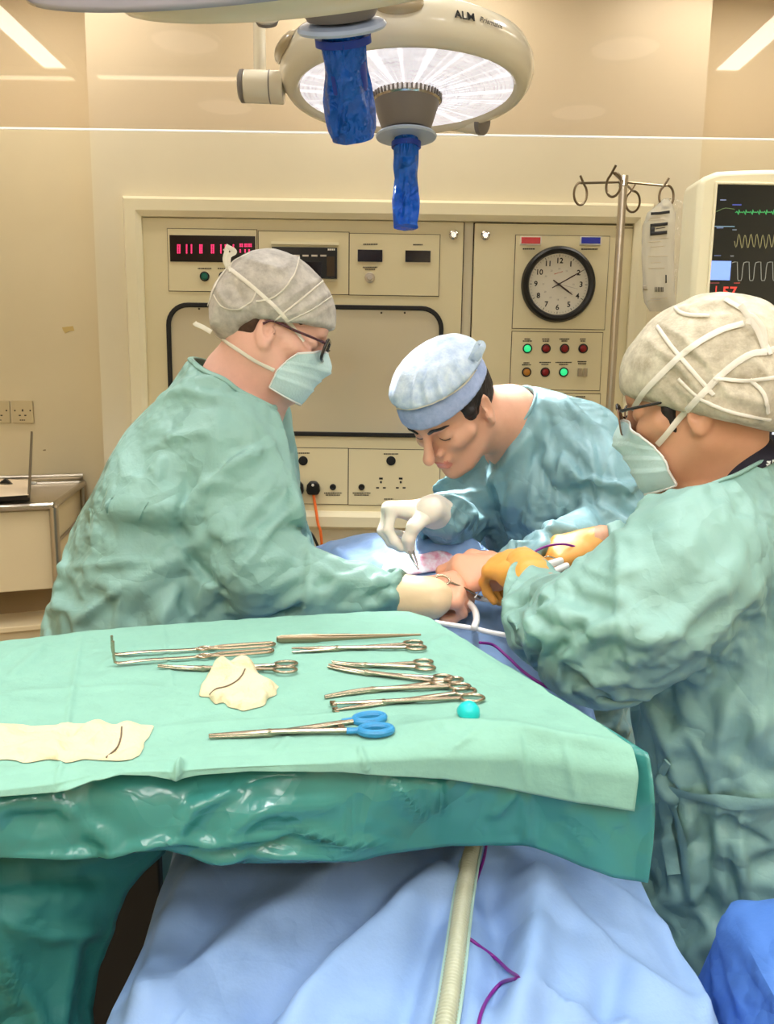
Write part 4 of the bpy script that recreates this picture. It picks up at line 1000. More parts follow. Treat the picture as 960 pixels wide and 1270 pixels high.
# ---------------------------------------------------------------- instrument table and its sheets
from mathutils.bvhtree import BVHTree
mGreen=M('green_paper_sheet',(134,182,165),.75,bump=.15,bscale=220,var=.04,vscale=30,spec=.25,crease=(.05,.07))
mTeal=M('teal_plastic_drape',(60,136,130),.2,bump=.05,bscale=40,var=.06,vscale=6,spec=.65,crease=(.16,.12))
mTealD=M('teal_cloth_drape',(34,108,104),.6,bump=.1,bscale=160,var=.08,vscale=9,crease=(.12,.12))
mBlueD=M('blue_drape_sheet',(136,168,214),.6,bump=.1,bscale=260,var=.05,vscale=14,spec=.35,crease=(.07,.18))
mInst=M('instrument_steel',(176,160,138),.27,1.)
mInstD=M('instrument_satin',(150,136,114),.4,1.)
mBlueH=M('blue_ring_plastic',(52,138,190),.35,var=.12,vscale=160)
mGauze=M('gauze_cotton',(222,208,172),.9,bump=.5,bscale=190,var=.04,vscale=25,spec=.1)
mThread=M('dark_thread',(112,98,80),.7)
mPurple=M('purple_cable',(120,28,128),.4)
mWhiteT=M('white_tubing',(232,232,230),.3,spec=.5)
ZT=1.08
def py_at(x,line):
    line=np.asarray(line,float); return np.interp(x,line[:,0],line[:,1])
FARL=[(-260,826),(-150,812),(0,795),(100,783),(200,774),(300,768),(400,762),(470,757),(505,757),(531,764)]
BEND=[(-260,985),(-150,974),(0,962),(120,945),(250,938),(400,930),(520,915),(650,908),(785,927)]
HEM=[(-260,1020),(-150,1010),(0,988),(70,982),(115,967),(150,961),(185,962),(217,968),(245,962),(310,957),(425,958),(480,963),(550,966),(620,976),(652,983),(720,996),(787,1006)]
TLOW=[(-260,1066),(-150,1064),(0,1061),(75,1058),(165,1055),(205,1052),(250,1064),(320,1070),(440,1069),(480,1060),(560,1049),(655,1048),(690,1060),(720,1072),(760,1085),(806,1092)]
fA=atz(-260,985,ZT); fB=atz(785,927,ZT); fA2=atz(0,962,ZT)
fdir=nrm(fB[:2]-fA[:2]); fout=np.array([fdir[1],-fdir[0]])
def sheet(nu,far,bend,low,xf,xb,xl,z0,fl_rows,top_rows,off_bend=.0,off_low=.02,bulge=.0):
    U=np.linspace(0,1,nu); rows=[]
    Fp=[];Bp=[];Lp=[]
    for u in U:
        x=xf[0]+(xf[1]-xf[0])*u; Fp.append(atz(x,py_at(x,far),z0))
        x=xb[0]+(xb[1]-xb[0])*u; Bp.append(atz(x,py_at(x,bend),z0))
    Fp=np.array(Fp);Bp=np.array(Bp)
    # lower edge: on the upright plane through this sheet's own bend chord
    for i,u in enumerate(U):
        x=xl[0]+(xl[1]-xl[0])*u; b=Bp[i]; r=ray(x,py_at(x,low)); A=b[:2]+fout*off_low; s=np.dot(A-C0[:2],fout)/np.dot(r[:2],fout); Lp.append(C0+r*s)
    Lp=np.array(Lp)
    back=np.array([-fout[0],-fout[1],0])
    rows.append(Fp+back*.012+V3(0,0,-.14)); rows.append(Fp+back*.012+V3(0,0,-.05)); rows.append(Fp+back*.008+V3(0,0,-.008))
    for k in range(top_rows): rows.append(Fp+(Bp-Fp)*(k/(top_rows)) )
    o3=np.array([fout[0],fout[1],0])
    for k in range(fl_rows+1):
        t=k/fl_rows; p=Bp+(Lp-Bp)*t; p=p+o3*(off_low*.9*(math.sin(min(1,t*2.2)*math.pi/2)-t)+bulge*math.sin(math.pi*t)); 
        if k==0: p=p+V3(0,0,-.0012)-o3*.002
        rows.append(p)
    return np.array(rows).transpose(1,0,2)
def finish(P,name,mat,folds,crum,seed,solid,protect_top=True,noise=.0006,label=None,cat=None,subs=0,tooth=1.):
    nu,nv=P.shape[:2]; V=P.reshape(-1,3); F=np.array([(i*nv+j,(i+1)*nv+j,(i+1)*nv+j+1,i*nv+j+1) for i in range(nu-1) for j in range(nv-1)])
    N=vnormals(V,F); 
    if np.mean(np.sum(N*(C0-V),1))<0: F=F[:,::-1]; N=-N
    top=np.clip((N[:,2]-.6)/.3,0,1)
    amp=crum*(1-top*.88)
    V=V+N*(amp*(paper(V,10.,seed,3)+.3*paper(V,24.,seed+5,3))+noise*vnoise(V*60,seed))[:,None]
    V=drawn_folds(V,N,folds)
    o=mkobj(name,V,F,mat,solid=solid,sharp=0,subs=subs)
    if label: tag(o,label,cat)
    return o,V,F
# teal under-drape
P=sheet(170,[(x,y+2.5) for x,y in FARL],BEND+[(806,934)],TLOW,(-260,529),(-260,805),(-260,806),ZT-.004,26,14,0,.016,.006)
tf=[([(0,1059),(75,1057),(150,1050),(218,1038),(262,1042),(375,1030),(435,1045),(480,1045)],5,0.0112,'sharp'),
    ([(218,1038),(240,1000),(300,975)],9,0.0084),([(262,1042),(330,1005),(430,990)],12,0.0084),([(375,1030),(300,1062)],8,-0.0084),([(435,1045),(438,975)],4,0.0070,'sharp'),
    ([(75,1000),(150,1050)],12,0.0084),([(0,1020),(120,1015)],14,-0.0084),([(480,962),(530,1018)],8,0.0084,'sharp'),([(540,968),(548,1010)],6,0.0084,'sharp'),([(612,1012),(640,978)],5,0.0084,'sharp'),([(652,985),(656,1047)],4,0.0084,'sharp'),
    ([(700,1005),(735,1060)],8,0.0056,'sharp'),([(250,1066),(330,1055),(450,1058)],8,0.0112)]
TD,TV,TF=finish(P,'table_drape',mTeal,tf,.009,7,.0012)
tag(TD,'shiny teal plastic drape hanging from the instrument table front edge','drape')
# right-hand return of the teal drape
# green top sheet
P=sheet(300,FARL,BEND,HEM,(-260,530),(-260,785),(-260,787),ZT,22,110,0,.022)
gf=[([(102,785),(70,980)],3,0.0044,'sharp'),([(0,860),(100,855),(200,850)],3,0.0032,'sharp'),([(200,903),(300,897),(400,890),(440,886)],3,0.0044,'sharp'),([(80,905),(200,903)],3,0.0028,'sharp'),
    ([(480,905),(560,898),(640,902),(700,915),(780,926)],6,0.0060),([(535,790),(575,800),(640,850)],6,0.0040),([(530,800),(560,793)],4,0.0060),([(640,905),(655,980)],3,0.0040,'sharp'),([(445,925),(455,958)],3,0.0060,'sharp'),
    ([(200,770),(215,860)],3,0.0024,'sharp'),([(150,960),(72,982)],5,0.0080),([(217,968),(225,945)],4,0.0120),([(0,815),(60,800)],8,0.0040),([(10,840),(55,805)],5,0.0050),([(600,820),(690,860),(770,915)],7,0.0040),([(340,935),(360,915)],4,0.0040),
    ([(120,830),(170,800)],4,0.0040),([(560,930),(600,900)],4,0.0040,'sharp'),([(700,920),(715,990)],4,0.0040,'sharp')]
GS,GV,GF=finish(P,'table_sheet',mGreen,gf,.0042,21,.0012,noise=.0008)
tag(GS,'pale green paper sheet spread over the instrument table top','sheet')
BV_G=BVHTree.FromPolygons([Vector(tuple(v)) for v in GV],[tuple(int(i) for i in f) for f in GF])
def hitb(bvh,px,py):
    r=nrm(ray(px,py)); h=bvh.ray_cast(Vector(tuple(C0)),Vector(tuple(r))); return np.array(h[0]) if h[0] is not None else None
def zsheet(x,y):
    h=BV_G.ray_cast(Vector((x,y,2.)),Vector((0,0,-1))); return h[0][2] if h[0] is not None else ZT
# metal table beneath
TB=thing('instrument_table','steel instrument table hidden under the green and teal sheets','table',(*((fA2[:2]+fB[:2])/2+np.array([-.05,.2])),0))
c1=atz(0,795,ZT)[:2]; c2=atz(520,762,ZT)[:2]; q=[fA2[:2]-fout*.05-fdir*.02,fB[:2]-fout*.05-fdir*.05,c2-np.array([.03,.03]),c1+fout*.03-fdir*.02]
q=[np.array([*p,0]) for p in q]
mb=MB(); quadprism(q,ZT-.03,ZT-.012,mb); mb.build('table_top',mSteel,TB,smooth=False,bevel=.002)
qc=(q[0]+q[1]+q[2]+q[3])/4
for p in (q[0],q[3]):
    pp=p+(qc-p)*.06; lg=MB().cyl(V3(pp[0],pp[1],ZT-.03),V3(pp[0],pp[1],.06),.014,n=14).build('leg',mSteel,TB)
    MB().lathe([(0,-.012),(.026,-.012),(.03,-.006),(.03,.006),(.026,.012),(0,.012)],(pp[0],pp[1],.031),(1,0,0),18).build('castor',mBlackM,lg)
# lower dark teal drape at the left
W0=[(-260,1040),(205,1040)]; nu,nv=70,50; P=np.zeros((nu,nv,3)); RB=[(1040,212),(1060,206),(1085,178),(1110,160),(1140,148),(1200,134),(1270,125),(1400,110)]
for i in range(nu):
    for j in range(nv):
        y=1035+(1420-1035)*j/(nv-1); xr=np.interp(y,[a for a,_ in RB],[b for _,b in RB]); x=-260+(xr+260)*i/(nu-1)
        yy=.755-.05*math.sin(min(1,max(0,(y-1060)/90.))*math.pi/2)-.012*max(0,(y-1140)/100)+.10*(i/(nu-1))**6
        P[i,j]=aty(x,y,yy)
lf=[([(0,1135),(60,1155),(130,1150)],8,.012,'step'),([(-20,1095),(60,1085),(150,1092)],14,-.012),([(0,1175),(40,1240),(60,1290)],9,.012),([(95,1160),(80,1230),(70,1300)],10,.008),([(0,1205),(25,1250)],5,.01,'sharp'),([(120,1160),(110,1270)],14,-.01)]
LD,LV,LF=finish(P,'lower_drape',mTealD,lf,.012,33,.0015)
tag(LD,'dark teal cloth drape hanging low at the left under the table','drape')
# ---------------------------------------------------------------- patient drape (blue), lying over the operating table
def draped(cx,cy,hx,hy,rc_,ztop,zbot,nth,ntop,nfall,spread,pleat,npl,seed,steep=2.2,rot=0.):
    th=np.linspace(0,2*math.pi,nth,endpoint=False); P=np.zeros((ntop+nfall,nth,3)); r=np.random.default_rng(seed); ph=r.uniform(0,6.28,6)
    # outline of the plateau: rounded rectangle walked by arc length
    o=rrect(2*hx,2*hy,rc_,10); o=np.vstack([o,o[:1]]); d=np.r_[0,np.cumsum(np.linalg.norm(np.diff(o,axis=0),axis=1))]; s=np.linspace(0,d[-1],nth,endpoint=False)
    ox=np.interp(s,d,o[:,0]);oy=np.interp(s,d,o[:,1]); nx=np.roll(oy,-1)-np.roll(oy,1); ny=-(np.roll(ox,-1)-np.roll(ox,1)); l=np.hypot(nx,ny); nx/=l;ny/=l
    nx=np.convolve(np.r_[nx[-6:],nx,nx[:6]],np.ones(13)/13,'valid'); ny=np.convolve(np.r_[ny[-6:],ny,ny[:6]],np.ones(13)/13,'valid'); l=np.hypot(nx,ny)+1e-9;nx/=l;ny/=l
    k=s/d[-1]*2*math.pi; pl=sum(np.sin(k*npl*(1+.37*j)+ph[j])/(1+.5*j) for j in range(3)); pl=np.sign(pl)*np.abs(pl)**.8
    ca,sa=math.cos(rot),math.sin(rot)
    for i in range(ntop):
        f=(i/ntop)**.6; x=ox*f; y=oy*f; P[i,:,0]=cx+x*ca-y*sa; P[i,:,1]=cy+x*sa+y*ca; P[i,:,2]=ztop(P[i,:,0],P[i,:,1])-.02*smoothstep(.8,1,f)
    for i in range(nfall):
        f=(i)/(nfall-1); out=spread*(1-math.exp(-steep*f))*.8+.02*min(1,f*5)+pleat*pl*smoothstep(.02,.7,f); x=ox+nx*out;y=oy+ny*out
        X=cx+x*ca-y*sa;Y=cy+x*sa+y*ca; zt=ztop(cx+ox*ca-oy*sa,cy+ox*sa+oy*ca)-.02; P[ntop+i,:,0]=X;P[ntop+i,:,1]=Y;P[ntop+i,:,2]=zt+(zbot-zt)*f-.0
    nv=ntop+nfall; V=P.reshape(-1,3); F=[(i*nth+k_,i*nth+(k_+1)%nth,(i+1)*nth+(k_+1)%nth,(i+1)*nth+k_) for i in range(nv-1) for k_ in range(nth)]
    return V,np.array(F)
def ztop(x,y):
    z=.855+.012*np.sin(x*9+.6)+.135*smoothstep(.98,1.28,y)+.03*smoothstep(1.5,2.1,y)
    z=z+.10*np.exp(-((x-.13)/.13)**2-((y-1.74)/.14)**2)+.05*np.exp(-((x+.02)/.16)**2-((y-1.95)/.2)**2)+.025*np.exp(-((x-.07)/.16)**2-((y-1.45)/.16)**2)
    z=z+.012*ridged(np.stack([x*9,y*7,0*x],1).reshape(-1,3),3).reshape(np.shape(x))*smoothstep(1.1,1.3,y)
    return z
V,F_=draped(.032,1.31,.300,.81,.10,ztop,.34,460,60,44,.07,.014,7,5,1.7)
N=vnormals(V,F_); 
if N[:,2].mean()<0: F_=F_[:,::-1]; N=-N
V=V+N*(.006*paper(V,8.,4,3)+.0035*paper(V,22.,9,3))[:,None]
bf=[([(500,1040),(430,1080),(330,1150),(230,1225),(140,1300)],16,.020,'step'),([(620,1045),(510,1125),(420,1205),(340,1310)],22,.030),([(480,1105),(395,1180),(290,1280)],26,-.026),([(330,1065),(270,1120),(215,1210)],24,-.016),
    ([(655,1080),(668,1120),(660,1200),(635,1300)],24,.030),([(598,1085),(622,1150),(610,1250)],20,-.026),([(672,1095),(720,1145),(800,1215),(890,1275)],12,.012,'step'),([(545,1110),(520,1190),(485,1300)],16,-.016),
    ([(700,1070),(780,1120),(850,1180)],9,.010,'sharp'),([(660,1240),(720,1262),(790,1275)],8,.014),([(800,1060),(845,1160),(880,1290)],12,.014),([(765,1180),(742,1300)],20,-.016),([(260,1060),(210,1150),(175,1280)],16,.016),([(535,1060),(560,1085),(600,1090)],10,-.012),([(440,1130),(360,1230),(320,1300)],5,.006,'sharp'),([(330,1170),(240,1250),(200,1300)],5,.007,'sharp')]
V=drawn_folds(V,N,bf)
N=vnormals(V,F_)
uf=[([(390,664),(440,700),(500,705)],9,.010),([(420,662),(480,690)],7,-.008),([(510,700),(560,660),(600,690)],8,.012,'sharp'),([(460,662),(470,705)],8,.008),([(580,668),(550,700)],9,-.012),([(520,690),(500,720)],6,.008)]
V=drawn_folds(V,N,uf)
PD=mkobj('patient_drape',V,F_,mBlueD,solid=.0015,sharp=0); tag(PD,'large pale blue drape covering the patient and operating table','drape')
BV_P=BVHTree.FromPolygons([Vector(tuple(v)) for v in V],[tuple(int(i) for i in f) for f in F_])
# operating table under it
OT=thing('operating_table','operating table under the large pale blue patient drape','operating table',(.035,1.46,0))
MB().bb(-.16,.23,.70,2.02,.68,.76).build('table_mattress',mBlackM,OT,bevel=.02); MB().bb(-.15,.22,.72,2.0,.62,.68).build('table_frame',mSteel,OT,smooth=False)
MB().bb(-.03,.1,1.35,1.6,.08,.62).build('column',mSteel,OT,smooth=False); MB().bb(-.16,.2,1.1,1.85,.001,.08).build('base',mSteel,OT,smooth=False,bevel=.01)
# draped stand at lower right
def zt2(x,y): return .862+0*x+.004*vnoise(np.stack([x*12,y*12,0*x],1).reshape(-1,3),2).reshape(np.shape(x))
k0=V3(.385,.645,.86); 
V2,F2=draped(k0[0]+.29,k0[1]+.10,.27,.115,.02,zt2,.30,260,10,40,.06,.010,6,8,1.2,-.10)
N2_=vnormals(V2,F2)
if N2_[:,2].mean()<0: F2=F2[:,::-1];N2_=-N2_
V2=V2+N2_*(.009*paper(V2,10.,14,3))[:,None]
V2=drawn_folds(V2,N2_,[([(893,1110),(905,1180),(935,1280)],7,.012,'sharp'),([(880,1130),(870,1200),(880,1280)],12,-.012),([(920,1130),(950,1230)],14,.006),([(885,1150),(890,1250)],8,.008)])
mBlueD2=M('blue_drape_deep',(84,132,214),.55,bump=.1,bscale=240,var=.06,vscale=12,crease=(.16,.12))
DS=mkobj('draped_stand_cover',V2,F2,mBlueD2,solid=.0015,sharp=0); tag(DS,'deeper blue drape over a square stand in front of the right-hand person','drape')
ST=thing('side_stand','low square stand under the deeper blue drape','stand',(k0[0]+.29,k0[1]+.1,0))
MB().bb(k0[0]+.04,k0[0]+.5,k0[1]+.03,k0[1]+.17,.80,.84).build('stand_top',mSteel,ST,smooth=False)
for x_ in (.08,.46):
    for y_ in (.05,.15): MB().cyl((k0[0]+x_,k0[1]+y_,.80),(k0[0]+x_,k0[1]+y_,0.001),.014).build('leg',mSteel,ST)
# tubes and cables on the drapes
def on_drape(pts,lift,n=60,bvh=BV_P,fb=.72):
    out=[]
    for p in pts:
        h=hitb(bvh,*p[:2]); 
        if h is None: h=aty(p[0],p[1],fb)
        out.append(h+nrm(C0-h)*lift)
    return spline(out,n)
CT=thing('corrugated_tube','clear corrugated breathing tube running down the pale blue drape','tube',on_drape([(552,1262)],.0)[0] if False else hitb(BV_P,556,1250))
pth=on_drape([(594,1010),(588,1040),(581,1075),(573,1125),(566,1180),(559,1232),(553,1268),(548,1300)],.0115,420)
rr=.0088+.0016*np.cos(np.arange(420)*2*math.pi/5.0)
mCorr=M('corrugated_plastic',(196,202,176),.2,spec=.7,trans=.25)
MB().tube(pth,rr,16).build('tube_wall',mCorr,CT,sharp=0)
e=np.array([p+RV*.011 for p in pth[::6]]); e2=np.array([p-RV*.0105 for p in pth[::6]])
MB().tube(e,.0022,6).build('tube_seam',M('tube_seam',(160,190,180),.3,spec=.6),CT); MB().tube(e2,.0022,6).build('tube_seam',M('tube_seam',(160,190,180),.3,spec=.6),CT)
def cable(pts,r,mat,label,lift=None,n=80,bvh=BV_P,fb=.72):
    P=on_drape(pts,r*1.3 if lift is None else lift,n,bvh,fb); o=MB().tube(P,r,8).build('cable',mat,sharp=0); return tag(o,label,'cable')
cable([(604,1040),(600,1065),(590,1095),(580,1130),(575,1155),(590,1170),(612,1186),(630,1203),(642,1211),(641,1214),(622,1219),(607,1236),(597,1256),(592,1280)],.0019,mPurple,'thin purple cable looping down the pale blue drape by the corrugated tube')
# ---------------------------------------------------------------- instruments
def ringed(name,label,tip,end,gap,ringsep,jaw='straight',curve=0.,ring=(.0135,.0095),hm=None,r=.0026,lock=True,group=None,teeth=False,pivot=.42,flip=1):
    """scissor-handled instrument from px tip to px between its rings, lying on the sheet"""
    a=atz(*tip,ZT+.004);b=atz(*end,ZT+.004); d=b-a; L=float(np.linalg.norm(d[:2])); rz=math.atan2(d[1],d[0])
    za=zsheet(a[0],a[1]); zb=zsheet(b[0],b[1]); zm=max(zsheet(*(a[:2]+d[:2]*t)) for t in np.linspace(0,1,12)); loc=(a[0],a[1],max(zm,ZT)+r*1.15)
    T=thing('surgical_'+name,label,name.replace('_',' '),loc,rz,group); px_=L*(1-pivot)*.62 if pivot!=.42 else L*.36
    for s_ in (1,-1):
        z=.0009*s_; pts=[];rad=[]
        def cv(x): return curve*max(0,1-x/px_)**1.6 if x<px_ else 0
        for x in np.linspace(0,px_,9): pts.append((x,cv(x)+s_*gap/2*(1-x/px_),z)); rad.append(r*(.45+.55*min(1,x/(px_*.6))))
        for x in np.linspace(px_,L-ring[0]*1.0,9)[1:]:
            t=(x-px_)/(L-ring[0]-px_); pts.append((x,-s_*(ringsep/2-ring[1]*.3)*t**1.15,z)); rad.append(r*(1.05-.15*t))
        o=MB().tube(spline(pts,40),np.interp(np.linspace(0,1,40),np.linspace(0,1,len(rad)),rad),10,flat=(1,1.25),ref=(0,0,1))
        sh=o.build('shank',mInst,T,local=True)
        if teeth:
            tb=MB(); c=np.array(pts[0]); 
            for k in range(3): tb.box(c+V3(-.001,(k-1)*.0026,0),(.004,.0012,.004))
            tb.tube([c+V3(.004,-.006,0),c+V3(0,-.0045,0),c+V3(-.001,0,0),c+V3(0,.0045,0),c+V3(.004,.006,0)],.0011,8)
            tb.build('jaw_tip',mInst,sh,local=True)
        c=V3(L,-s_*(ringsep/2),z); P=[]
        for k in range(36):
            t=2*math.pi*k/36; ang=s_*flip*-.10; x=ring[0]*math.cos(t);y=ring[1]*math.sin(t); P.append(c+V3(x*math.cos(ang)-y*math.sin(ang),x*math.sin(ang)+y*math.cos(ang),0))
        MB().tube(P,r*(.78 if hm is None else 1.45),10,closed=True).build('finger_ring',hm or mInst,T,local=True)
        if hm is not None:
            MB().tube(spline([(L-ring[0]*1.9,-s_*(ringsep/2-ring[1]*.35),z),(L-ring[0]*.9,-s_*(ringsep/2-ring[1]*.1),z)],8),[r*1.15]*7+[r*1.6],10).build('ring_grip',hm,T,local=True)
    MB().lathe([(0,-.0032),(r*1.25,-.0032),(r*1.25,.0028),(r*.9,.0036),(0,.0036)],(px_,0,0),(0,0,1),16).build('pivot_screw',mInst,T,local=True)
    if lock:
        xk=L-ring[0]*2.1
        for s_ in (1,-1): MB().box((xk+.001*s_,-s_*ringsep*.14,.001*s_),(.004,ringsep*.36,.0016)).build('ratchet_catch',mInst,T,local=True)
    return T
GRP=None
ringed('clamp','long hook-tipped clamp with two rings just behind the crumpled swab',(194,830),(354,827),.001,.026,curve=.012,ring=(.0145,.0095),r=.0026)
ringed('needle_holder','long straight clamp with parted jaws, rings at the far edge of the sheet',(362,806),(514,800),.011,.024,ring=(.0135,.0092),r=.0028)
ringed('clamp','curved clamp nearest the far edge, lying below the parted straight clamp',(412,825),(526,824),.001,.026,curve=.013,ring=(.0125,.0085),r=.0027)
ringed('clamp','curved clamp in the middle of the three, jaw crossing toward the table edge',(404,829),(548,843),.004,.022,curve=.012,ring=(.0125,.0085),r=.0027)
ringed('clamp','curved clamp lying above the toothed forceps, jaw bent toward the viewer',(401,860),(566,847),.001,.026,curve=-.010,ring=(.0125,.0085),r=.0028)
ringed('tissue_forceps','tissue forceps with fanned toothed tips beside the turquoise cap',(414,876),(581,861),.015,.026,ring=(.014,.010),r=.0027,teeth=True)
ringed('clamp','long clamp with bright blue plastic finger rings nearest the table front',(259,915),(462,898),.001,.034,curve=.004,ring=(.0165,.0098),hm=mBlueH,r=.0031)
# dissecting forceps: two flat blades joined at the broad heel
def tweezers(label,tip,heel):
    a=atz(*tip,ZT);b=atz(*heel,ZT); d=(b-a); L=float(np.linalg.norm(d[:2])); T=thing('dissecting_forceps',label,'forceps',(a[0],a[1],ZT+.006),math.atan2(d[1],d[0]))
    for s_ in (1,-1):
        P=spline([(0,s_*.0012,0),(L*.35,s_*.0042,.0),(L*.66,s_*.0052,0),(L*.9,s_*.003,0),(L,0,0)],30); w=np.interp(np.linspace(0,1,30),[0,.5,.7,.72,.97,1],[.0012,.0028,.004,.0052,.0055,.004])
        MB().tube(P,w,10,flat=(1,.28),ref=(0,0,1)).build('forceps_arm',mInstD if s_>0 else mInst,T,local=True)
    MB().box((L*.95,0,0),(.02,.006,.009)).build('forceps_heel',mInstD,T,local=True,bevel=.002)
    g=MB()
    for k in range(12): g.box((L*.5+k*.0024,-.0062,0),(.001,.0012,.008))
    g.build('grip_ridges',mInstD,T,local=True,smooth=False)
tweezers('flat grey dissecting forceps beside the far edge, broad heel toward the retractors',(522,792),(343,798))
def retractor(label,hook,handle,up,zoff):
    a=atz(*hook,ZT+.004+zoff);b=atz(*handle,ZT+.004+zoff); d=b-a; L=float(np.linalg.norm(d[:2])); T=thing('retractor',label,'retractor',(a[0],a[1],ZT+.0045+zoff),math.atan2(d[1],d[0]))
    MB().tube(spline([(-.0015,0,up),(-.0015,0,up*.6),(-.001,0,.006),(.004,0,0),(L*.2,0,.001),(L*.42,0,0),(L*.52,0,0)],44),np.r_[np.full(14,.0026),np.linspace(.0026,.0024,30)],10,flat=(1.25,.7),ref=(0,1,0)).build('retractor_blade',mInst,T,local=True)
    P=[]
    o=[(.50,.000),(.545,.006),(.60,.0022),(.66,.0055),(.75,.0062),(.9,.0066),(.975,.0062),(1.0,.002),(1.0,-.002),(.975,-.0062),(.9,-.0066),(.75,-.0062),(.66,-.0055),(.60,-.0022),(.545,-.006),(.50,-.000)]
    MB().tube(spline([(x*L,y,0) for x,y in o],90),.0022,8).build('retractor_handle',mInst,T,local=True)
retractor('right-angled retractor furthest back, open loop handle, left of the flat forceps',(141,812),(340,799),.026,.0)
retractor('right-angled retractor in front of its twin, open loop handle, left of the flat forceps',(143,823),(338,807),.030,.0)
# turquoise cap
MB().bb(-.66,-.345,1.14,1.16,.3,ZT-.05).build('added_shade_panel',mBlackM,TB,smooth=False,bevel=.003)  # black panel added so the gap below the table looks shaded
def patch(name,label,cat,outline,mat,lift,seed,cr):
    o=np.array(outline,float); ctr=o.mean(0); O=spline(o,80,closed=True); nr=12; V=[]
    for i in range(nr+1):
        for k in range(80):
            q_=ctr+(O[k]-ctr)*i/nr; h=hitb(BV_P,*q_); h=h if h is not None else atz(q_[0],q_[1],1.08); V.append(h+nrm(C0-h)*(lift*(1-(i/nr)**6)+.002))
    V=np.array(V); V[:,2]+=paper(V,30,seed,4)*cr
    F=[(i*80+k,(i+1)*80+k,(i+1)*80+(k+1)%80,i*80+(k+1)%80) for i in range(nr) for k in range(80)]
    return tag(mkobj(name,V,F,mat,sharp=0,solid=.001),label,cat)
patch('field_towel','small white towel with pink stains spread round the operating site','towel',[(474,708),(480,697),(500,691),(522,690),(545,684),(562,690),(560,704),(535,712),(505,714),(485,714)],M('stained_towel',(244,238,244),.8,var=.9,vscale=42,detail=3,col2=(226,150,176),bump=.3,bscale=160),.006,61,.006)
c=atz(580,888,ZT); c[2]=zsheet(c[0],c[1])
TC=mkobj('needle_cap',*(lambda mb:(np.vstack(mb.v),mb.f))(MB().lathe([(.0,.0),(.0125,.0005),(.0135,.004),(.0115,.0105),(.0065,.0155),(0,.0168)],c+V3(0,0,.0008),(.18,-.25,1),28)),M('turquoise_plastic',(26,196,196),.3,spec=.5),sharp=0); tag(TC,'small turquoise plastic cap at the table edge by the toothed forceps','cap')
# gauze swabs
def swab(name,label,outline,hgt,seed,cr,lines):
    o=np.array(outline,float); m=len(o); W=np.array([atz(x,y,ZT) for x,y in o]); ctr=W.mean(0); nr=22; n=120
    W=spline(W,n,closed=True); V=[]
    for i in range(nr+1):
        f=i/nr
        for k in range(n):
            p=ctr+(W[k]-ctr)*f; V.append([p[0],p[1],ZT+hgt*(1-f**4)**.5*(.62+.5*float(vnoise(np.array([[p[0]*45,p[1]*45,seed]]),seed)[0]))])
    V=np.array(V); n_=paper(V,26,seed,4)*cr+paper(V,70,seed+3,3)*cr*.4; V[:,:2]+=(np.stack([vnoise(V*70,seed+8),vnoise(V*70,seed+9)],1)*.004); edge=np.tile(1-(np.arange(nr+1)/nr)**8,(n,1)).T.ravel(); V[:,2]+=n_*edge
    base=len(V); F=[(i*n+k,(i+1)*n+k,(i+1)*n+(k+1)%n,i*n+(k+1)%n) for i in range(nr) for k in range(n)]
    V[:,2]=np.maximum(V[:,2],np.array([zsheet(x,y) for x,y in V[:,:2]])+.0012)
    o_=mkobj(name,V,[f[::-1] for f in F],mGauze,sharp=0); tag(o_,label,'gauze')
    N_=None; bv=BVHTree.FromPolygons([Vector(tuple(v)) for v in V],[tuple(int(i) for i in f) for f in F])
    for ln in lines:
        pts=[]
        for p in ln:
            h=hitb(bv,*p); 
            if h is not None: pts.append(h+V3(0,-.0003,.0008))
        if len(pts)>1: t=MB().tube(spline(pts,40),.0009,6).build('marker_thread',mThread,o_,sharp=0)
    return o_
swab('gauze_swab','crumpled white gauze swab with a dark thread in the middle of the sheet',[(249,862),(258,846),(266,841),(280,843),(288,832),(303,828),(318,833),(330,846),(345,853),(343,862),(333,868),(327,877),(305,881),(286,879),(277,873),(266,874),(262,866)],0.026,41,.020,[[(260,862),(268,855),(280,852),(292,846),(300,838),(304,830)]])
swab('gauze_swab','long folded white gauze pad at the left edge of the sheet',[(-60,906),(0,903),(30,902),(52,904),(68,904),(84,899),(120,899),(152,902),(190,903),(186,913),(178,930),(172,940),(150,943),(110,944),(80,948),(60,943),(30,948),(10,945),(-60,946)],.016,52,.012,[[(151,902),(150,915),(145,928),(132,940)]])
# tubing near the operating field
WT=thing('white_tubing','white looped tubing lying on blue drape between the surgeons and table','tubing',hitb(BV_P,585,765))
def wt(pts,r,z): 
    P=spline([atz(x,y,z+(q[0] if q else 0)) for x,y,*q in pts],60); MB().tube(P,r,10).build('tube',mWhiteT,WT,sharp=0)
wt([(540,772,.0),(560,775),(585,779),(612,785),(640,790)],.0042,1.055); wt([(574,740),(577,744),(588,755),(591,768),(588,779)],.0058,1.06); wt([(572,738),(585,739),(600,743),(625,745),(650,744)],.0052,1.062)
wt([(589,741),(596,732),(603,724)],.0014,1.075)
o=MB().tube(spline([atz(595,797,1.07),atz(612,800,1.06),atz(630,815,1.05),atz(648,832,1.045),atz(668,846,1.04),atz(690,858,1.03)],50),.0022,8).build('cable',mPurple,sharp=0); tag(o,'purple cable hanging past the far right corner of the instrument table','cable')
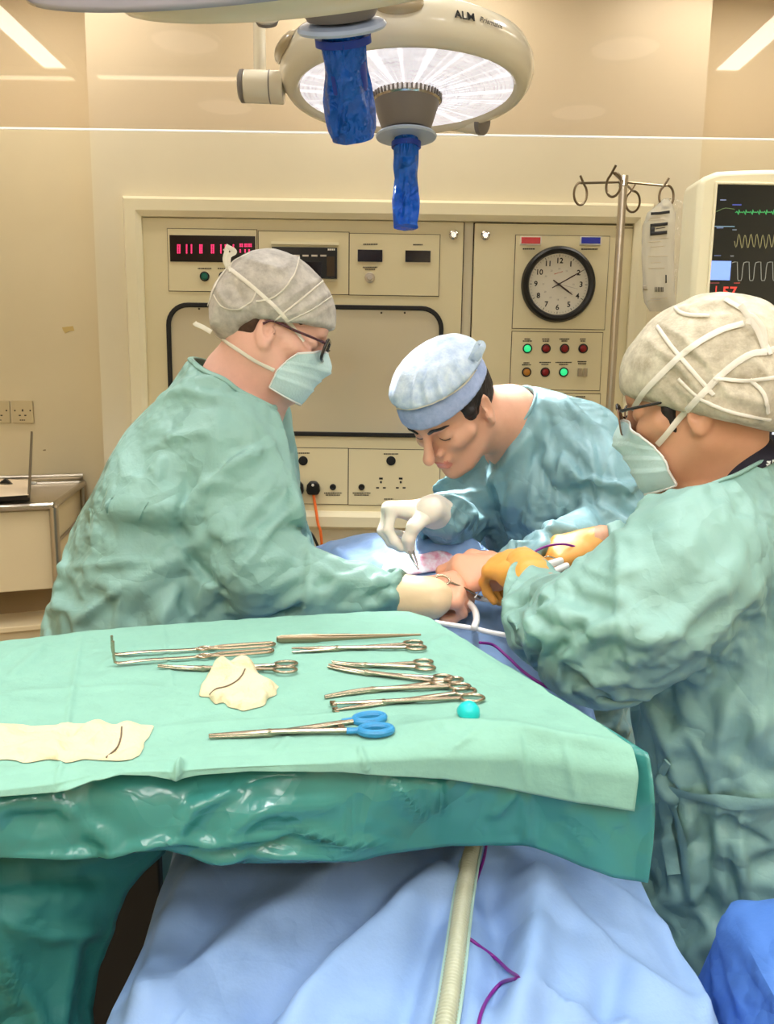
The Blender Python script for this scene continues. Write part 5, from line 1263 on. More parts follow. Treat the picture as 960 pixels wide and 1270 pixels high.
# ---------------------------------------------------------------- people
mSkinA=M('skin_fair',(236,186,166),.5,sss=.12,var=.06,vscale=18,bump=.05,bscale=320,spec=.35)
mSkinB=M('skin_olive',(220,168,142),.48,sss=.12,var=.06,vscale=18,bump=.05,bscale=320,spec=.35)
mSkinC=M('skin_tan',(206,154,122),.5,sss=.12,var=.06,vscale=18,bump=.05,bscale=320,spec=.35)
mLip=M('lip_skin',(206,128,114),.4,sss=.1)
mHair=M('dark_hair',(30,22,22),.55,var=.4,vscale=60,stretch=(1,1,.25),bump=.8,bscale=140)
mHairB=M('brown_hair',(74,48,34),.55,var=.35,vscale=60,bump=.7,bscale=140)
mGown=M('gown_fabric',(137,177,168),.45,bump=.12,bscale=160,var=.04,vscale=10,spec=.4,crease=(.17,.12))
mGownB=M('gown_fabric_blue',(132,172,180),.34,bump=.1,bscale=150,var=.04,vscale=10,spec=.5,crease=(.18,.13))
mTie=M('gown_tie',(132,172,164),.6,bump=.2,bscale=150)
mScrub=M('scrub_navy',(26,24,40),.8); mScrubBr=M('scrub_brown',(62,40,26),.8)
mUnder=M('collar_lining',(226,232,230),.7)
def cap_mat(name,c1,c2,sc):
    m=M(name,c1,.75,var=.3,vscale=sc,detail=6,col2=c2,bump=.3,bscale=150,spec=.2); return m
mCapG=cap_mat('cap_nonwoven_grey',(214,208,198),(172,166,158),40)
mCapC=cap_mat('cap_nonwoven_cream',(222,214,192),(176,166,144),40)
mCapB=cap_mat('cap_nonwoven_blue',(220,234,246),(172,196,226),46)
mCapBand=cap_mat('cap_band_blue',(176,192,228),(150,168,210),60)
mRib=M('cap_strap',(236,230,216),.7,bump=.2,bscale=200,spec=.2)
mMask=M('mask_blue',(204,232,234),.7,bump=.25,bscale=220,var=.05,vscale=20,spec=.2)
mMaskW=M('mask_edge',(236,238,236),.7)
mGlW=M('glove_white',(252,244,230),.35,spec=.5,bump=.1,bscale=60,sss=.1)
mGlC=M('glove_cream',(228,200,160),.4,spec=.5,bump=.12,bscale=60,sss=.1)
mGlP=M('glove_pinkish',(236,172,140),.35,spec=.5,bump=.12,bscale=60,sss=.1)
mGlO=M('glove_orange',(232,166,78),.4,spec=.5,bump=.12,bscale=60,sss=.1)
mFrame=M('glasses_black',(20,15,16),.25,coat=.5); mFrameP=M('glasses_mottled',(84,32,44),.25,var=.8,vscale=150,coat=.5); mWire=M('glasses_wire',(150,120,100),.3,.8)
mGlass=bpy.data.materials.new('spectacle_lens'); mGlass.use_nodes=True; thinfilm(mGlass,(250,250,248),1.5,.03,.03)
mShoe=M('clog_white',(210,210,205),.5)
def face_frame(yaw,pitch,roll,t,sc=1.):
    y,p,r=[math.radians(a) for a in (yaw,pitch,roll)]
    f=V3(math.cos(y)*math.cos(p),math.sin(y)*math.cos(p),-math.sin(p)); l=V3(-math.sin(y),math.cos(y),0); u=np.cross(f,l)
    l2=l*math.cos(r)+u*math.sin(r); u2=u*math.cos(r)-l*math.sin(r); return Xf(np.stack([f,l2,u2],1),t,sc)
def add_head(S,X,slim=1.,nose=1.):
    S.ell((-.012,0,.032),(.098,.076*slim,.088),.01,X)
    S.ell((.022,0,-.035),(.068,.060*slim,.080),.03,X)
    S.ell((.040,0,-.070),(.048,.046*slim,.052),.02,X)
    for s in (1,-1):
        S.rc((-.005,s*.056*slim,-.055),(.058,s*.026,-.098),.018,.016,.025,X)
        S.rc((.066,s*.044*slim,-.026),(.045,s*.058*slim,-.022),.018,.016,.02,X)
    S.sp((.076,0,-.104),.020,.02,X)
    S.rc((.083,.030,.022),(.088,.008,.018),.011,.010,.012,X); S.rc((.083,-.030,.022),(.088,-.008,.018),.011,.010,.012,X)
    S.ell((.070,0,.060),(.030,.055*slim,.04),.03,X)
    for s in (1,-1): S.ell((.094,s*.033,-.002),(.016,.019,.013),.012,X,sub=True)
    for s in (1,-1): S.ell((.0745,s*.032,-.001),(.0150,.0175,.0135),.004,X)   # lids over the eyes
    S.rc((.092,0,.012),(.110*(.5+.5*nose),0,-.030),.0075,.0105,.010,X); S.sp((.112*(.4+.6*nose),0,-.034),.0115,.008,X)
    for s in (1,-1): S.sp((.098,s*.0125,-.037),.0082,.007,X)
    for s in (1,-1): S.sp((.1045,s*.006,-.0455),.0035,.003,X,sub=True)
    S.rc((.087,-.014,-.060),(.087,.014,-.060),.009,.009,.012,X)
    S.rc((.0965,-.011,-.0640),(.0965,.011,-.0640),.0052,.0052,.006,X); S.rc((.0945,-.010,-.0755),(.0945,.010,-.0755),.0062,.0062,.006,X)
    S.rc((.103,-.018,-.0695),(.103,.018,-.0695),.0022,.0022,.003,X,sub=True)
    for s in (1,-1):   # ears
        a=math.radians(18)*s; R=np.array([[math.cos(a),-math.sin(a),0],[math.sin(a),math.cos(a),0],[0,0,1]])@np.array([[math.cos(-.2),0,math.sin(-.2)],[0,1,0],[-math.sin(-.2),0,math.cos(-.2)]])
        S.ell((-.014,s*.079*slim,-.012),(.019,.0075,.033),.006,X,R=R)
        S.ell((-.012,s*.0865*slim,-.006),(.012,.0105,.021),.003,X,R=R,sub=True)
        S.ell((-.004,s*.076*slim,-.016),(.007,.008,.010),.004,X,R=R)
        S.sp((-.008,s*.077*slim,-.042),.0085,.008,X)
def hand_geo(X,flex,thumb,side=1,spread=(8,2,-4,-10)):
    """bones of a hand in frame X (x to the fingers, z out of the back, thumb on y*side)"""
    m=[(.086,.027),(.090,.008),(.085,-.011),(.076,-.029)]; Ls=[(.042,.026,.021),(.046,.029,.022),(.042,.027,.021),(.034,.020,.019)]; out=[]
    for (mx,my),L,fl,sp in zip(m,Ls,flex,spread):
        p=V3(mx,my*side,0); a=0; pts=[p]; s=math.radians(sp)*side
        for k in range(3):
            a+=math.radians(fl[k]); d=V3(math.cos(a)*math.cos(s),math.cos(a)*math.sin(s),-math.sin(a)); p=p+d*L[k]; pts.append(p)
        out.append(np.array(pts))
    th=np.array([V3(a,b*side,c) for a,b,c in thumb]); return [X.w(f) for f in out],X.w(th),[X.w(V3(x,y*side,0)) for x,y in m]
def add_hand(S,X,geo,side=1,grow=0.,wrist=None,cuff=None):
    fs,th,mc=geo; g=grow
    for i,m in enumerate(mc):
        b=X.w(V3(.012,(.012-.009*i)*side,0)); S.rc(b,m,.0175+g,(.0135 if i<3 else .012)+g,.014)
    S.rc(X.w(V3(.03,.012*side,-.006)),X.w(V3(.03,-.018*side,-.006)),.018+g,.018+g,.015)
    for i,f in enumerate(fs):
        r=[(.0098,.0090,.0082,.0070),(.0100,.0092,.0084,.0072),(.0096,.0088,.0080,.0068),(.0084,.0076,.0070,.0060)][i]
        for k in range(3): S.rc(f[k],f[k+1],r[k]+g,r[k+1]+g,.005 if k else .008)
    S.rc(X.w(V3(.015,.010*side,-.004)),th[0],.017+g,.015+g,.012)
    rr=[.0150,.0125,.0108,.0085]
    for k in range(3): S.rc(th[k],th[k+1],rr[k]+g,rr[k+1]+g,.008)
    if wrist is not None: S.rc(X.w(V3(.004,0,0)),wrist,.022+g,.026+g,.02)
def hframe(w,xdir,zdir):
    x=nrm(xdir); z=np.asarray(zdir,float); z=nrm(z-x*np.dot(x,z)); return Xf(np.stack([x,np.cross(z,x),z],1),w)
def onsdf(S,px,py,off=0.,tmin=.5,tmax=3.):
    r=nrm(ray(px,py)); t=tmin
    for _ in range(140):
        p=C0+r*t; d=float(S(p[None])[0])-off
        if d<.0004: return p
        t+=max(d*.7,.0006)
        if t>tmax: return None
    return C0+r*t
def strap(S,pts,w,mat,name,parent,off=.0008,n=60,th=.0007):
    """flat ribbon lying along a px polyline on the nearest of the surfaces S"""
    P=[];N=[]
    for p in spline([(*q,0) for q in pts],n)[:,:2]:
        best=None
        for m in S:
            h=m.hit(*p)
            if h is not None and (best is None or np.linalg.norm(h[0]-C0)<np.linalg.norm(best[0]-C0)): best=h
        if best is None: continue
        nn=best[1] if np.dot(best[1],C0-best[0])>0 else -best[1]; P.append(best[0]+nn*(off+.0012)); N.append(nn)
    if len(P)<4: return None
    P=np.array(P);N=np.array(N)
    for _ in range(3): P[1:-1]=.25*P[:-2]+.5*P[1:-1]+.25*P[2:]
    for _ in range(6): N[1:-1]=.25*N[:-2]+.5*N[1:-1]+.25*N[2:]
    return MB().tube(P,1.,8,flat=(th,w/2),ref=N).build(name,mat,parent,sharp=60)
class Mesh_:
    """a finished mesh as a surface things can lie on"""
    def __init__(s,V,F): s.b=BVHTree.FromPolygons([Vector(tuple(v)) for v in V],[tuple(int(i) for i in f) for f in F])
    def hit(s,px,py):
        r=nrm(ray(px,py)); h=s.b.ray_cast(Vector(tuple(C0)),Vector(tuple(r))); return (np.array(h[0]),np.array(h[1])) if h[0] is not None else None
def free_strap(P,w,mat,name,parent,ref,th=.0009,n=40): return MB().tube(spline(P,n),1.,8,flat=(th,w/2),ref=ref).build(name,mat,parent,sharp=60)
SURF={}
def body_mesh(S,h,mat,root,fine,lipX=None):
    V,F=sdf_mesh(S,h,band=.004,smooth=1,proj=0)
    me=bpy.data.meshes.new('tmp'); me.from_pydata(V.tolist(),[],F.tolist()); bm=bmesh.new(); bm.from_mesh(me); bpy.data.meshes.remove(me)
    for _ in range(1):
        co=np.array([v.co[:] for v in bm.verts]); m=np.zeros(len(co),bool)
        for c,r in fine: m|=np.linalg.norm(co-c,axis=1)<r
        bm.verts.ensure_lookup_table(); ed=[e for e in bm.edges if m[e.verts[0].index] and m[e.verts[1].index]]
        bmesh.ops.subdivide_edges(bm,edges=ed,cuts=1,use_grid_fill=True); bm.verts.index_update()
    co=np.array([v.co[:] for v in bm.verts]); m=np.zeros(len(co),bool)
    for c,r in fine: m|=np.linalg.norm(co-c,axis=1)<r*1.1
    co[m]=S.project(co[m],it=3,mx=.004)
    Fs=[[v.index for v in f.verts] for f in bm.faces]; bm.free(); mids=None
    if lipX is not None:
        cen=np.array([co[f].mean(0) for f in Fs]); q=lipX.l(cen); mids=((np.abs(q[:,1])<.021-.25*np.abs(q[:,2]+.0695))&(np.abs(q[:,2]+.0700)<.0105)&(q[:,0]>.088)).astype(int)
    o=mkobj('body',co,Fs,mat,root,sharp=0,mats=[mat,mLip],mids=mids); SURF[o.name]=(co,Fs); return o
def shell(S,h,mat,name,root,keep=None,cr=0.,crs=30,seed=1,smooth=2,folds=None,sharp=0,subs=0,proj=1,fix=None):
    V,F=sdf_mesh(S,h,band=.004,smooth=smooth,proj=proj)
    if keep is not None:
        c=V[F].mean(1); V,F,_=subset(V,F,keep(c))
    N=vnormals(V,F)
    if cr: V=V+N*(cr*crumple(V,crs,seed,3)+cr*.4*crumple(V,crs*2.3,seed+4,3))[:,None]
    if folds: V=drawn_folds(V,N,folds)
    o=mkobj(name,V,F,mat,root,sharp=sharp,subs=subs); SURF[o.name]=(V,F); return o
def gown(root,G,h,cuts,pins,folds,slack,seed,mat,thick=.012,steps=34,cr=.003,bend=.12,name="gown",grav=.5,collar=None,fine=True):
    V,F=sdf_mesh(G,h,band=.03,smooth=2,proj=1); V,F=cut_open(V,F,cuts)
    vals,l0=G.dense(.02,pad=.06,band=.05); g=Grid(vals,l0,.02)
    class CC:
        def __call__(s,P): return g(P)+thick
        def grad(s,P): return g.grad(P)
    class CO:   # keeps the loose cloth from ballooning
        def __call__(s,P): return .006-g(P)
        def grad(s,P): return -g.grad(P)
    pin=np.zeros(len(V),bool)
    for p,n,r,d in pins: pin|=((V-p)@nrm(n)>-d)&(np.linalg.norm(V-p,axis=1)<r)
    E=edges_of(F); t=time.time(); sv=slack(V) if callable(slack) else np.full(len(V),slack)
    X=cloth(V,F,coll=CC(),colls=(CO(),),pin=pin,slackv=sv,bend=bend,steps=steps,iters=9,grav=grav,thick=.0,damp=.9,seed=seed,noise=.008)
    X=lap(X,E,1,.25,fix=pin); X=X+.35*(X-lap(X,E,10,.5,fix=pin)); be=boundary(F); bd=np.unique(be); lp=lap(X,np.sort(be,1),12,.5); X[bd]=lp[bd]; N=vnormals(X,F); am=np.ones(len(X)); am[bd]=.25
    X=X+N*(am*cr*.8*(.7*paper(X,11.,seed,3)+.4*paper(X,24.,seed+3,3)))[:,None]
    log('gown',len(V),'%.1f s'%(time.time()-t))
    if fine:
        me=bpy.data.meshes.new('t'); me.from_pydata(X.tolist(),[],F.tolist()); o=bpy.data.objects.new('t',me); COL.objects.link(o); s=o.modifiers.new('s','SUBSURF'); s.levels=1
        dg=bpy.context.evaluated_depsgraph_get(); m2=bpy.data.meshes.new_from_object(o.evaluated_get(dg)); n=len(m2.vertices); co=np.zeros(n*3); m2.vertices.foreach_get('co',co); X=co.reshape(-1,3)
        q=np.zeros(len(m2.loops),np.int32); m2.loops.foreach_get('vertex_index',q); F=q.reshape(-1,4); bpy.data.objects.remove(o); bpy.data.meshes.remove(m2)
        N=vnormals(X,F); Xo=X; X=drawn_folds(X,N,folds,minw=6.5); log("fold mag",np.abs(X-Xo).max(),(np.sum(N*(C0-X),1)>0).mean()); N=vnormals(X,F); X=X+N*(.0024*paper(X,55.,seed+9,3))[:,None]; be=boundary(F); bd=np.unique(be); lp=lap(X,np.sort(be,1),30,.5); X[bd]=lp[bd]
    o=mkobj(name,X,F,mat,root,sharp=0,solid=.0014)
    if collar is not None:
        for L in loops(boundary(F)):
            P=X[L]
            if len(L)>8 and np.linalg.norm(P.mean(0)-collar,axis=0)<.09: 
                P=lap(P,np.stack([np.arange(len(L)),np.roll(np.arange(len(L)),-1)],1),4,.5); MB().tube(P,.0045,8,closed=True,flat=(.7,1.5)).build('collar',mat,o,sharp=0)
    return o,X,F
def mask_mesh(S,X,root,amax=(59,75),ztop=-.004,zbot=-.122,off=.007,mat=None,name='face_mask',seed=3,puff=.004,xc=.012):
    nu,nv=45,31; U_=np.linspace(-1,1,nu)[:,None]; A=np.radians(U_*(amax[0]+(amax[1]-amax[0])*np.minimum(1,np.linspace(0,1,nv)[None]/.55))); Rr=np.zeros((nu,nv)); Z=np.zeros((nu,nv))
    for j in range(nv):
        v=j/(nv-1)
        for i in range(nu):
            side=abs(U_[i,0]); zt=ztop-.030*side**1.6; zb=zbot+.008*side**2; Z[i,j]=zt+(zb-zt)*v
    D=np.stack([np.cos(A),np.sin(A),np.zeros_like(A)],2)
    P0=np.zeros((nu,nv,3)); P0[:,:,0]=xc; P0[:,:,2]=Z; Rr[:]=.17
    for _ in range(40):
        P=P0+D*Rr[:,:,None]; d=S(X.w(P.reshape(-1,3))).reshape(nu,nv)/X.s-off; Rr-=np.clip(d,-.01,.01)*.7; Rr=np.maximum(Rr,.045)
    # bridge hollows: never dip steeply under the chin or beside the nose
    for _ in range(14):
        W=Rr.copy(); W[:,1:-1]=np.maximum(W[:,1:-1],.5*(W[:,:-2]+W[:,2:])); W[1:-1]=np.maximum(W[1:-1],.5*(W[:-2]+W[2:])); Rr=W
    for j in range(1,nv): Rr[:,j]=np.maximum(Rr[:,j],Rr[:,j-1]-.0045)
    for _ in range(3): Rr[1:-1,1:-1]=.5*Rr[1:-1,1:-1]+.125*(Rr[:-2,1:-1]+Rr[2:,1:-1]+Rr[1:-1,:-2]+Rr[1:-1,2:])
    v=np.linspace(0,1,nv)[None]; u=np.linspace(-1,1,nu)[:,None]; pl=np.zeros_like(Rr)
    for c,w in ((.3,.0),(.5,.0),(.7,.0)): pl+=.0032*np.exp(-np.maximum(v-c,0)/.06)*(v>=c)
    Rr=Rr+pl*(1-u**2*.5)+puff*(1-u**2)*np.sin(np.pi*v)
    P=P0+D*Rr[:,:,None]; V=X.w(P.reshape(-1,3)); F=np.array([(i*nv+j,(i+1)*nv+j,(i+1)*nv+j+1,i*nv+j+1) for i in range(nu-1) for j in range(nv-1)])
    N=vnormals(V,F); V=V+N*(.0022*crumple(V,34,seed,3))[:,None]; G_=V.reshape(nu,nv,3)
    o=mkobj(name,V,F,mat or mMask,root,sharp=0,solid=.001)
    eg=MB()
    for line in (G_[:,0],G_[:,-1],G_[0],G_[-1]): eg.tube(line,1.,6,flat=(.0016,.0032),ref=X.d(V3(1,0,0.2)))
    eg.build('mask_edging',mMaskW,o,sharp=0); return o,G_
def spectacles(X,root,style):
    fr=mFrame; R=[]
    g=[]
    for s in (1,-1):
        w,h,r=(.054,.042,.012) if style=='square' else (.050,.046,.021)
        o=rrect(w,h,r,7); P=np.array([V3(.108-.10*(abs(y+s*.033)-.033)**1-abs(y+s*.033)*.10*0+.12*z*0,(y+s*.034),z-.004) for y,z in o]); P[:,0]=.112-2.2*(P[:,1]**2)
        Pw=X.w(P)
        mat=fr if style=='square' else mWire
        rim=MB().tube(Pw,.0030 if style=='square' else .0012,8,closed=True).build('lens_rim',mat,root,sharp=0)
        if style!='square': 
            top=Pw[[k for k in range(len(P)) if P[k,2]>.008]]; top=top[np.argsort(P[P[:,2]>.008][:,1])]; MB().tube(top,.0024,8).build('brow_bar',mFrame,root,sharp=0)
        c=Pw.mean(0); V=np.vstack([c[None],Pw]); mkobj('lens',V,[(0,i+1,(i+1)%len(Pw)+1) for i in range(len(Pw))],mGlass,rim,sharp=0)
        hp=X.w(V3(.1,s*.062,.008)); MB().tube(spline([X.w(V3(.0985,s*.058,.007)),X.w(V3(.092,s*.069,.007)),X.w(V3(.04,s*.077,.007)),X.w(V3(-.008,s*.081,.008)),X.w(V3(-.024,s*.083,-.004))],24),.0032 if style=='square' else .0030,8,flat=(.7,1.4)).build('temple',mFrameP if style=='square' else fr,root,sharp=0)
    MB().tube(spline([X.w(V3(.112,.010,.0)),X.w(V3(.1165,0,.003)),X.w(V3(.112,-.010,.0))],12),.0018,8).build('bridge',fr,root,sharp=0)
def legs(S,pel,yaw,feet=.11,k=.04,stride=.03):
    y=math.radians(yaw); f=V3(math.cos(y),math.sin(y),0); l=V3(-math.sin(y),math.cos(y),0)
    for s in (1,-1):
        hip=pel+l*s*.085+V3(0,0,-.03); kn=V3(*(pel+l*s*.1+f*(.02+stride*s))[:2],.48); an=V3(*(pel+l*s*feet+f*(-.02+stride*s))[:2],.09)
        S.rc(hip,kn,.072,.052,k); S.rc(kn,an,.055,.038,.02); S.rc(an+V3(0,0,-.045),an+f*.13+V3(0,0,-.058),.036,.028,.02)
def shoes(root,pel,yaw,feet=.11,stride=.03):
    y=math.radians(yaw); f=V3(math.cos(y),math.sin(y),0); l=V3(-math.sin(y),math.cos(y),0)
    for s in (1,-1):
        an=V3(*(pel+l*s*feet+f*(-.02+stride*s))[:2],.09); S=SDF(); S.rc(an+V3(0,0,-.044)-f*.02,an+f*.14+V3(0,0,-.05),.045,.038,.03); S.plane(V3(0,0,.002),V3(0,0,-1)); S.plane(an+V3(0,0,-.005),V3(0,0,1),.01)
        shell(S,.009,mShoe,'clog',root)
def glove(root,X,geo,side,wrist,mat,name,cuffmat=None,cuffL=None,h=.0028,cr=.0012,keepcut=.0,label=None):
    S=SDF(); add_hand(S,X,geo,side,.0012,wrist)
    o=shell(S,h,mat,name,root,cr=cr,crs=60,seed=7,smooth=1,proj=2)
    if label: o['label']=label
    return o
# =============================================================== left person
HL=face_frame(6,20,-4,aty(342,411,1.62),.955)
pA=aty(215,850,1.680)
PA=thing('person','person at the left in green gown, grey cap and mask, leaning over patient','person',(pA[0],pA[1],0))
def J(px,py,Y): return aty(px,py,Y)
neckA=J(296,462,1.646); shAn=J(292,536,1.534); shAf=J(308,505,1.792); elAn=J(318,704,1.456); elAf=J(346,690,1.770)
wrA=J(508,739,1.375); wrAf=J(420,742,1.635)
HA_r=hframe(wrA,V3(1,.22,.10),V3(.05,-.50,.85)); fxA=[(46,66,40),(54,68,40),(60,70,40),(64,70,40)]; thA=[(.028,.032,-.014),(.060,.040,-.030),(.085,.028,-.040),(.098,.012,-.044)]
gA=hand_geo(HA_r,fxA,thA,1)
HA_l=hframe(wrAf,V3(.9,-.1,.0),V3(0,-.3,.9)); gAl=hand_geo(HA_l,[(30,40,20)]*4,[(.028,.032,-.014),(.055,.045,-.020),(.08,.04,-.026),(.1,.03,-.03)],-1)
B=SDF(); add_head(B,HL)
B.rc(HL.w(V3(-.032,0,-.05)),neckA,.055,.062,.04).rc(HL.w(V3(-.005,0,-.085)),neckA+V3(.02,0,-.02),.040,.055,.04)
B.rc(neckA+V3(0,0,-.07),J(248,610,1.669),.09,.13,.05).rc(J(248,610,1.669),J(215,850,1.680),.13,.15,.05)
for a,b,r1,r2 in ((neckA+V3(0,0,-.08),shAn,.045,.045),(neckA+V3(0,0,-.08),shAf,.045,.045),(shAn,elAn,.055,.045),(shAf,elAf,.055,.045),(elAn,wrA,.043,.026),(elAf,wrAf,.043,.026)): B.rc(a,b,r1,r2,.03)
legs(B,J(215,880,1.680),5); add_hand(B,HA_r,gA,1,0,wrA); add_hand(B,HA_l,gAl,-1,0,wrAf)
bodyA=body_mesh(B,.0062,mSkinA,PA,[(HL.t,.17),(HA_r.w(V3(.09,0,0)),.12)],None); shoes(PA,J(215,880,1.680),5); log('body A')
# gown
G=SDF()
for dY,dr in ((-.05,0),(.10,-.02)):
    G.chain([J(272,500,1.646+dY*.8),J(247,600,1.658+dY),J(222,700,1.669+dY),J(206,795,1.669+dY),J(200,1000,1.680+dY),J(200,1330,1.680+dY)],[.088*1.12+dr*.3,.158*1.12+dr,.190*1.12+dr,.208*1.12+dr,.215*1.12+dr,.235*1.12+dr],.06)
G.rc(neckA+V3(-.005,0,-.02),J(280,510,1.646),.078,.11,.05)
G.chain([J(270,520,1.613),J(290,548,1.534),J(304,620,1.490),J(318,697,1.456),J(400,725,1.415),J(450,731,1.395),J(512,739,1.38)],[0.0952,0.093,0.0963,0.093,0.0627,0.0504,0.0414],.03)
G.chain([J(280,510,1.702),J(306,516,1.770),J(346,690,1.770),J(420,742,1.635)],[0.0952,0.0874,0.0806,0.0448],.03)
hdA=nrm(wrA-J(440,731,1.395)); hdAf=nrm(wrAf-elAf); colA=neckA+V3(.012,0,-.028); cnA=V3(.48,0,.88)
cutsA=[(V3(wrA[0],wrA[1],.33),V3(0,0,-1),9),(wrA-hdA*.012,hdA,.11),(wrAf,hdAf,.06),(colA,cnA,.14)]
pinsA=[(wrA,hdA,.07,.02),(wrAf,hdAf,.06,.02),(colA,cnA,.15,.014)]
fA_=[([(225,640),(250,610),(290,575),(330,550)],7,0.0149,'step'),([(330,550),(355,590),(372,650),(384,690)],5,0.0135),([(170,505),(230,485),(290,500)],7,0.0108),([(225,475),(262,470),(290,477)],5,0.0121,'step'),
     ([(205,545),(235,540),(262,535)],5,0.0108),([(222,640),(224,680),(255,720),(290,762)],9,-0.0216),([(215,660),(232,700),(262,735)],6,0.0162),([(228,640),(190,634),(135,634)],20,.034,'step'),([(205,698),(160,696),(112,702)],5,0.0095),
     ([(95,770),(150,730),(205,700)],4,0.0081,'sharp'),([(195,690),(222,675),(240,680)],5,0.0095),([(232,700),(230,745),(250,780)],6,-0.0108),([(150,560),(160,590),(180,600)],5,0.0081),([(188,590),(200,572),(196,600)],6,0.0121),
     ([(345,600),(300,640),(280,690)],8,0.0068),([(388,700),(415,718),(445,722)],5,0.0095),([(385,690),(385,735),(380,760)],5,0.0108),([(465,715),(485,725),(497,722)],4,0.0095),([(470,735),(490,742),(500,755)],4,0.0081),
     ([(60,700),(85,706),(110,700)],4,0.0081),([(75,720),(70,760)],5,0.0108),([(260,660),(285,668),(330,660)],6,0.0054),([(250,590),(262,605),(285,600)],5,0.0081),([(320,700),(345,690),(360,700)],6,0.0068),([(280,490),(320,530),(345,560)],5,0.0068)]
gownA,_,_=gown(PA,G,.0118,cutsA,pinsA,fA_,lambda V:1.045+.02*(V[:,0]>aty(270,600,1.46)[0]),11,mGown,cr=.0065,bend=.08,collar=colA)
# glove, cap, mask, glasses
glv=glove(PA,HA_r,gA,1,J(498,739,1.38),mGlP,'glove',label='pinkish thin glove, the right hand closed on a retractor')
glove(PA,HA_l,gAl,-1,J(408,738,1.64),mGlC,'glove')
cf=SDF(); cf.rc(J(499,739,1.378),wrA+hdA*.040,.0385,.036,.01); shell(cf,.004,mGlC,'glove_cuff',glv,cr=.003,crs=40)
CA=SDF(); CA.ell((-.006,0,.042),(.119,.094,.099),.02,HL).ell((-.040,0,.066),(.085,.085,.080),.05,HL)
CA.plane(HL.w(V3(.096,0,.038)),HL.d(V3(.26,0,-.96)),.012); CA.ell((-.086,0,.008),(.052,.070,.064),.04,HL)
fc=[([(258,420),(280,350),(300,330)],4,.004,'sharp'),([(270,345),(262,385),(266,408)],5,.004),([(300,320),(350,335),(372,312)],4,.004,'sharp'),([(372,312),(360,350),(325,372),(350,390)],4,.005,'sharp'),([(330,390),(370,362),(405,340)],4,.005,'sharp'),([(340,400),(380,380),(412,360)],4,.005,'sharp'),([(355,400),(390,392),(414,375)],3,.003),([(268,355),(285,380),(310,382),(322,372)],4,.006,'sharp'),([(285,345),(300,372),(320,400)],4,-.004)]
capA=shell(CA,.0045,mCapG,'bouffant_cap',PA,cr=.0035,crs=26,seed=5,folds=fc); capA['label']='grey white bouffant cap with crossed mask straps'
class Uni:
    def __init__(s,*a): s.a=a
    def __call__(s,P): return np.min([x(P) for x in s.a],0)
    grad=SDF.grad
UA=[Mesh_(*SURF[bodyA.name]),Mesh_(*SURF[capA.name])]
mk,gm=mask_mesh(B,HL,PA)
spectacles(HL,PA,'square')
for w_,pts in ((.0075,[(376,424),(360,402),(345,385),(318,360),(296,342),(283,332)]),(.0075,[(340,459),(318,448),(296,434),(275,420),(262,412)]),(.005,[(260,412),(256,392),(262,370),(270,350),(283,332)]),(.003,[(285,338),(290,325),(310,315)]),(.003,[(372,314),(362,345),(340,368),(318,374)]),(.0035,[(340,398),(372,372),(404,345)]),(.003,[(352,400),(384,385),(410,368)]),(.003,[(266,366),(276,380),(295,383),(312,375),(318,362)])):
    strap(UA,pts,w_,mRib,'mask_strap',PA,.001)
p0=onsdf(Uni(B,CA),282,332,.002); y0=p0[1] if p0 is not None else 1.55
for pts in ([(283,332),(279,322),(281,312),(279,308)],[(283,332),(284,318),(291,312),(280,305)],[(262,412),(252,406),(243,402),(241,400)]): free_strap([aty(px,py,y0) for px,py in pts],.009,mRib,'strap_tail',PA,V3(0,-1,0))
HRA=SDF(); HRA.ell((-.03,0,.012),(.082,.0775,.075),.01,HL).ell((.05,0,.035),(.04,.072,.03),.02,HL); HRA.plane(HL.w(V3(.06,0,.052)),HL.d(V3(.9,0,-.42)),.004); HRA.plane(HL.w(V3(0,0,-.03)),HL.d(V3(.1,0,-1)),.004)
HRA.ell((-.012,-.088,-.02),(.03,.03,.036),.004,HL,sub=True); shell(HRA,.005,mHairB,'hair',PA,cr=.0015,crs=50)
log('person A')

# =============================================================== right person
HR=face_frame(150,13,3,aty(866,501,1.17),.96)
pB=aty(912,1080,1.188)
PB=thing('person','person at the right in green gown tied behind, cream cap, seen from behind','person',(pB[0],pB[1],0))
neckB=J(902,573,1.166); shBn=J(855,682,1.034); shBf=J(905,640,1.320); elBn=J(742,790,1.056); elBf=aty(838,690,1.46)
wrB=J(656,711,1.32); wrBf=J(748,672,1.45)
HB_l=hframe(wrB,V3(-.46,.88,-.02),V3(-.12,-.42,.9)); gB=hand_geo(HB_l,[(34,20,12),(42,48,30),(46,50,30),(48,50,30)],[(.028,.034,-.014),(.058,.046,-.028),(.084,.034,-.038),(.104,.022,-.042)],-1)
HB_r=hframe(wrBf,V3(-1,.02,-.26),V3(-.15,-.45,.85)); gBf=hand_geo(HB_r,[(22,34,22),(30,40,26),(36,46,30),(42,50,30)],[(.028,.034,-.014),(.050,.050,-.030),(.076,.046,-.040),(.098,.036,-.046)],1)
B2=SDF(); add_head(B2,HR)
B2.rc(HR.w(V3(-.034,0,-.05)),neckB,.052,.058,.04).rc(HR.w(V3(-.008,0,-.085)),neckB+V3(-.02,.012,-.02),.036,.05,.04)
B2.rc(neckB+V3(0,0,-.07),J(925,760,1.18),.06,.075,.05).rc(J(925,760,1.18),J(915,1060,1.19),.075,.085,.05)
for a,b,r1,r2 in ((neckB+V3(0,0,-.08),shBn,.045,.045),(neckB+V3(0,0,-.08),shBf,.045,.04),(shBn,elBn,.052,.042),(shBf,elBf,.05,.042),(elBn,wrB,.041,.025),(elBf,wrBf,.040,.025)): B2.rc(a,b,r1,r2,.03)
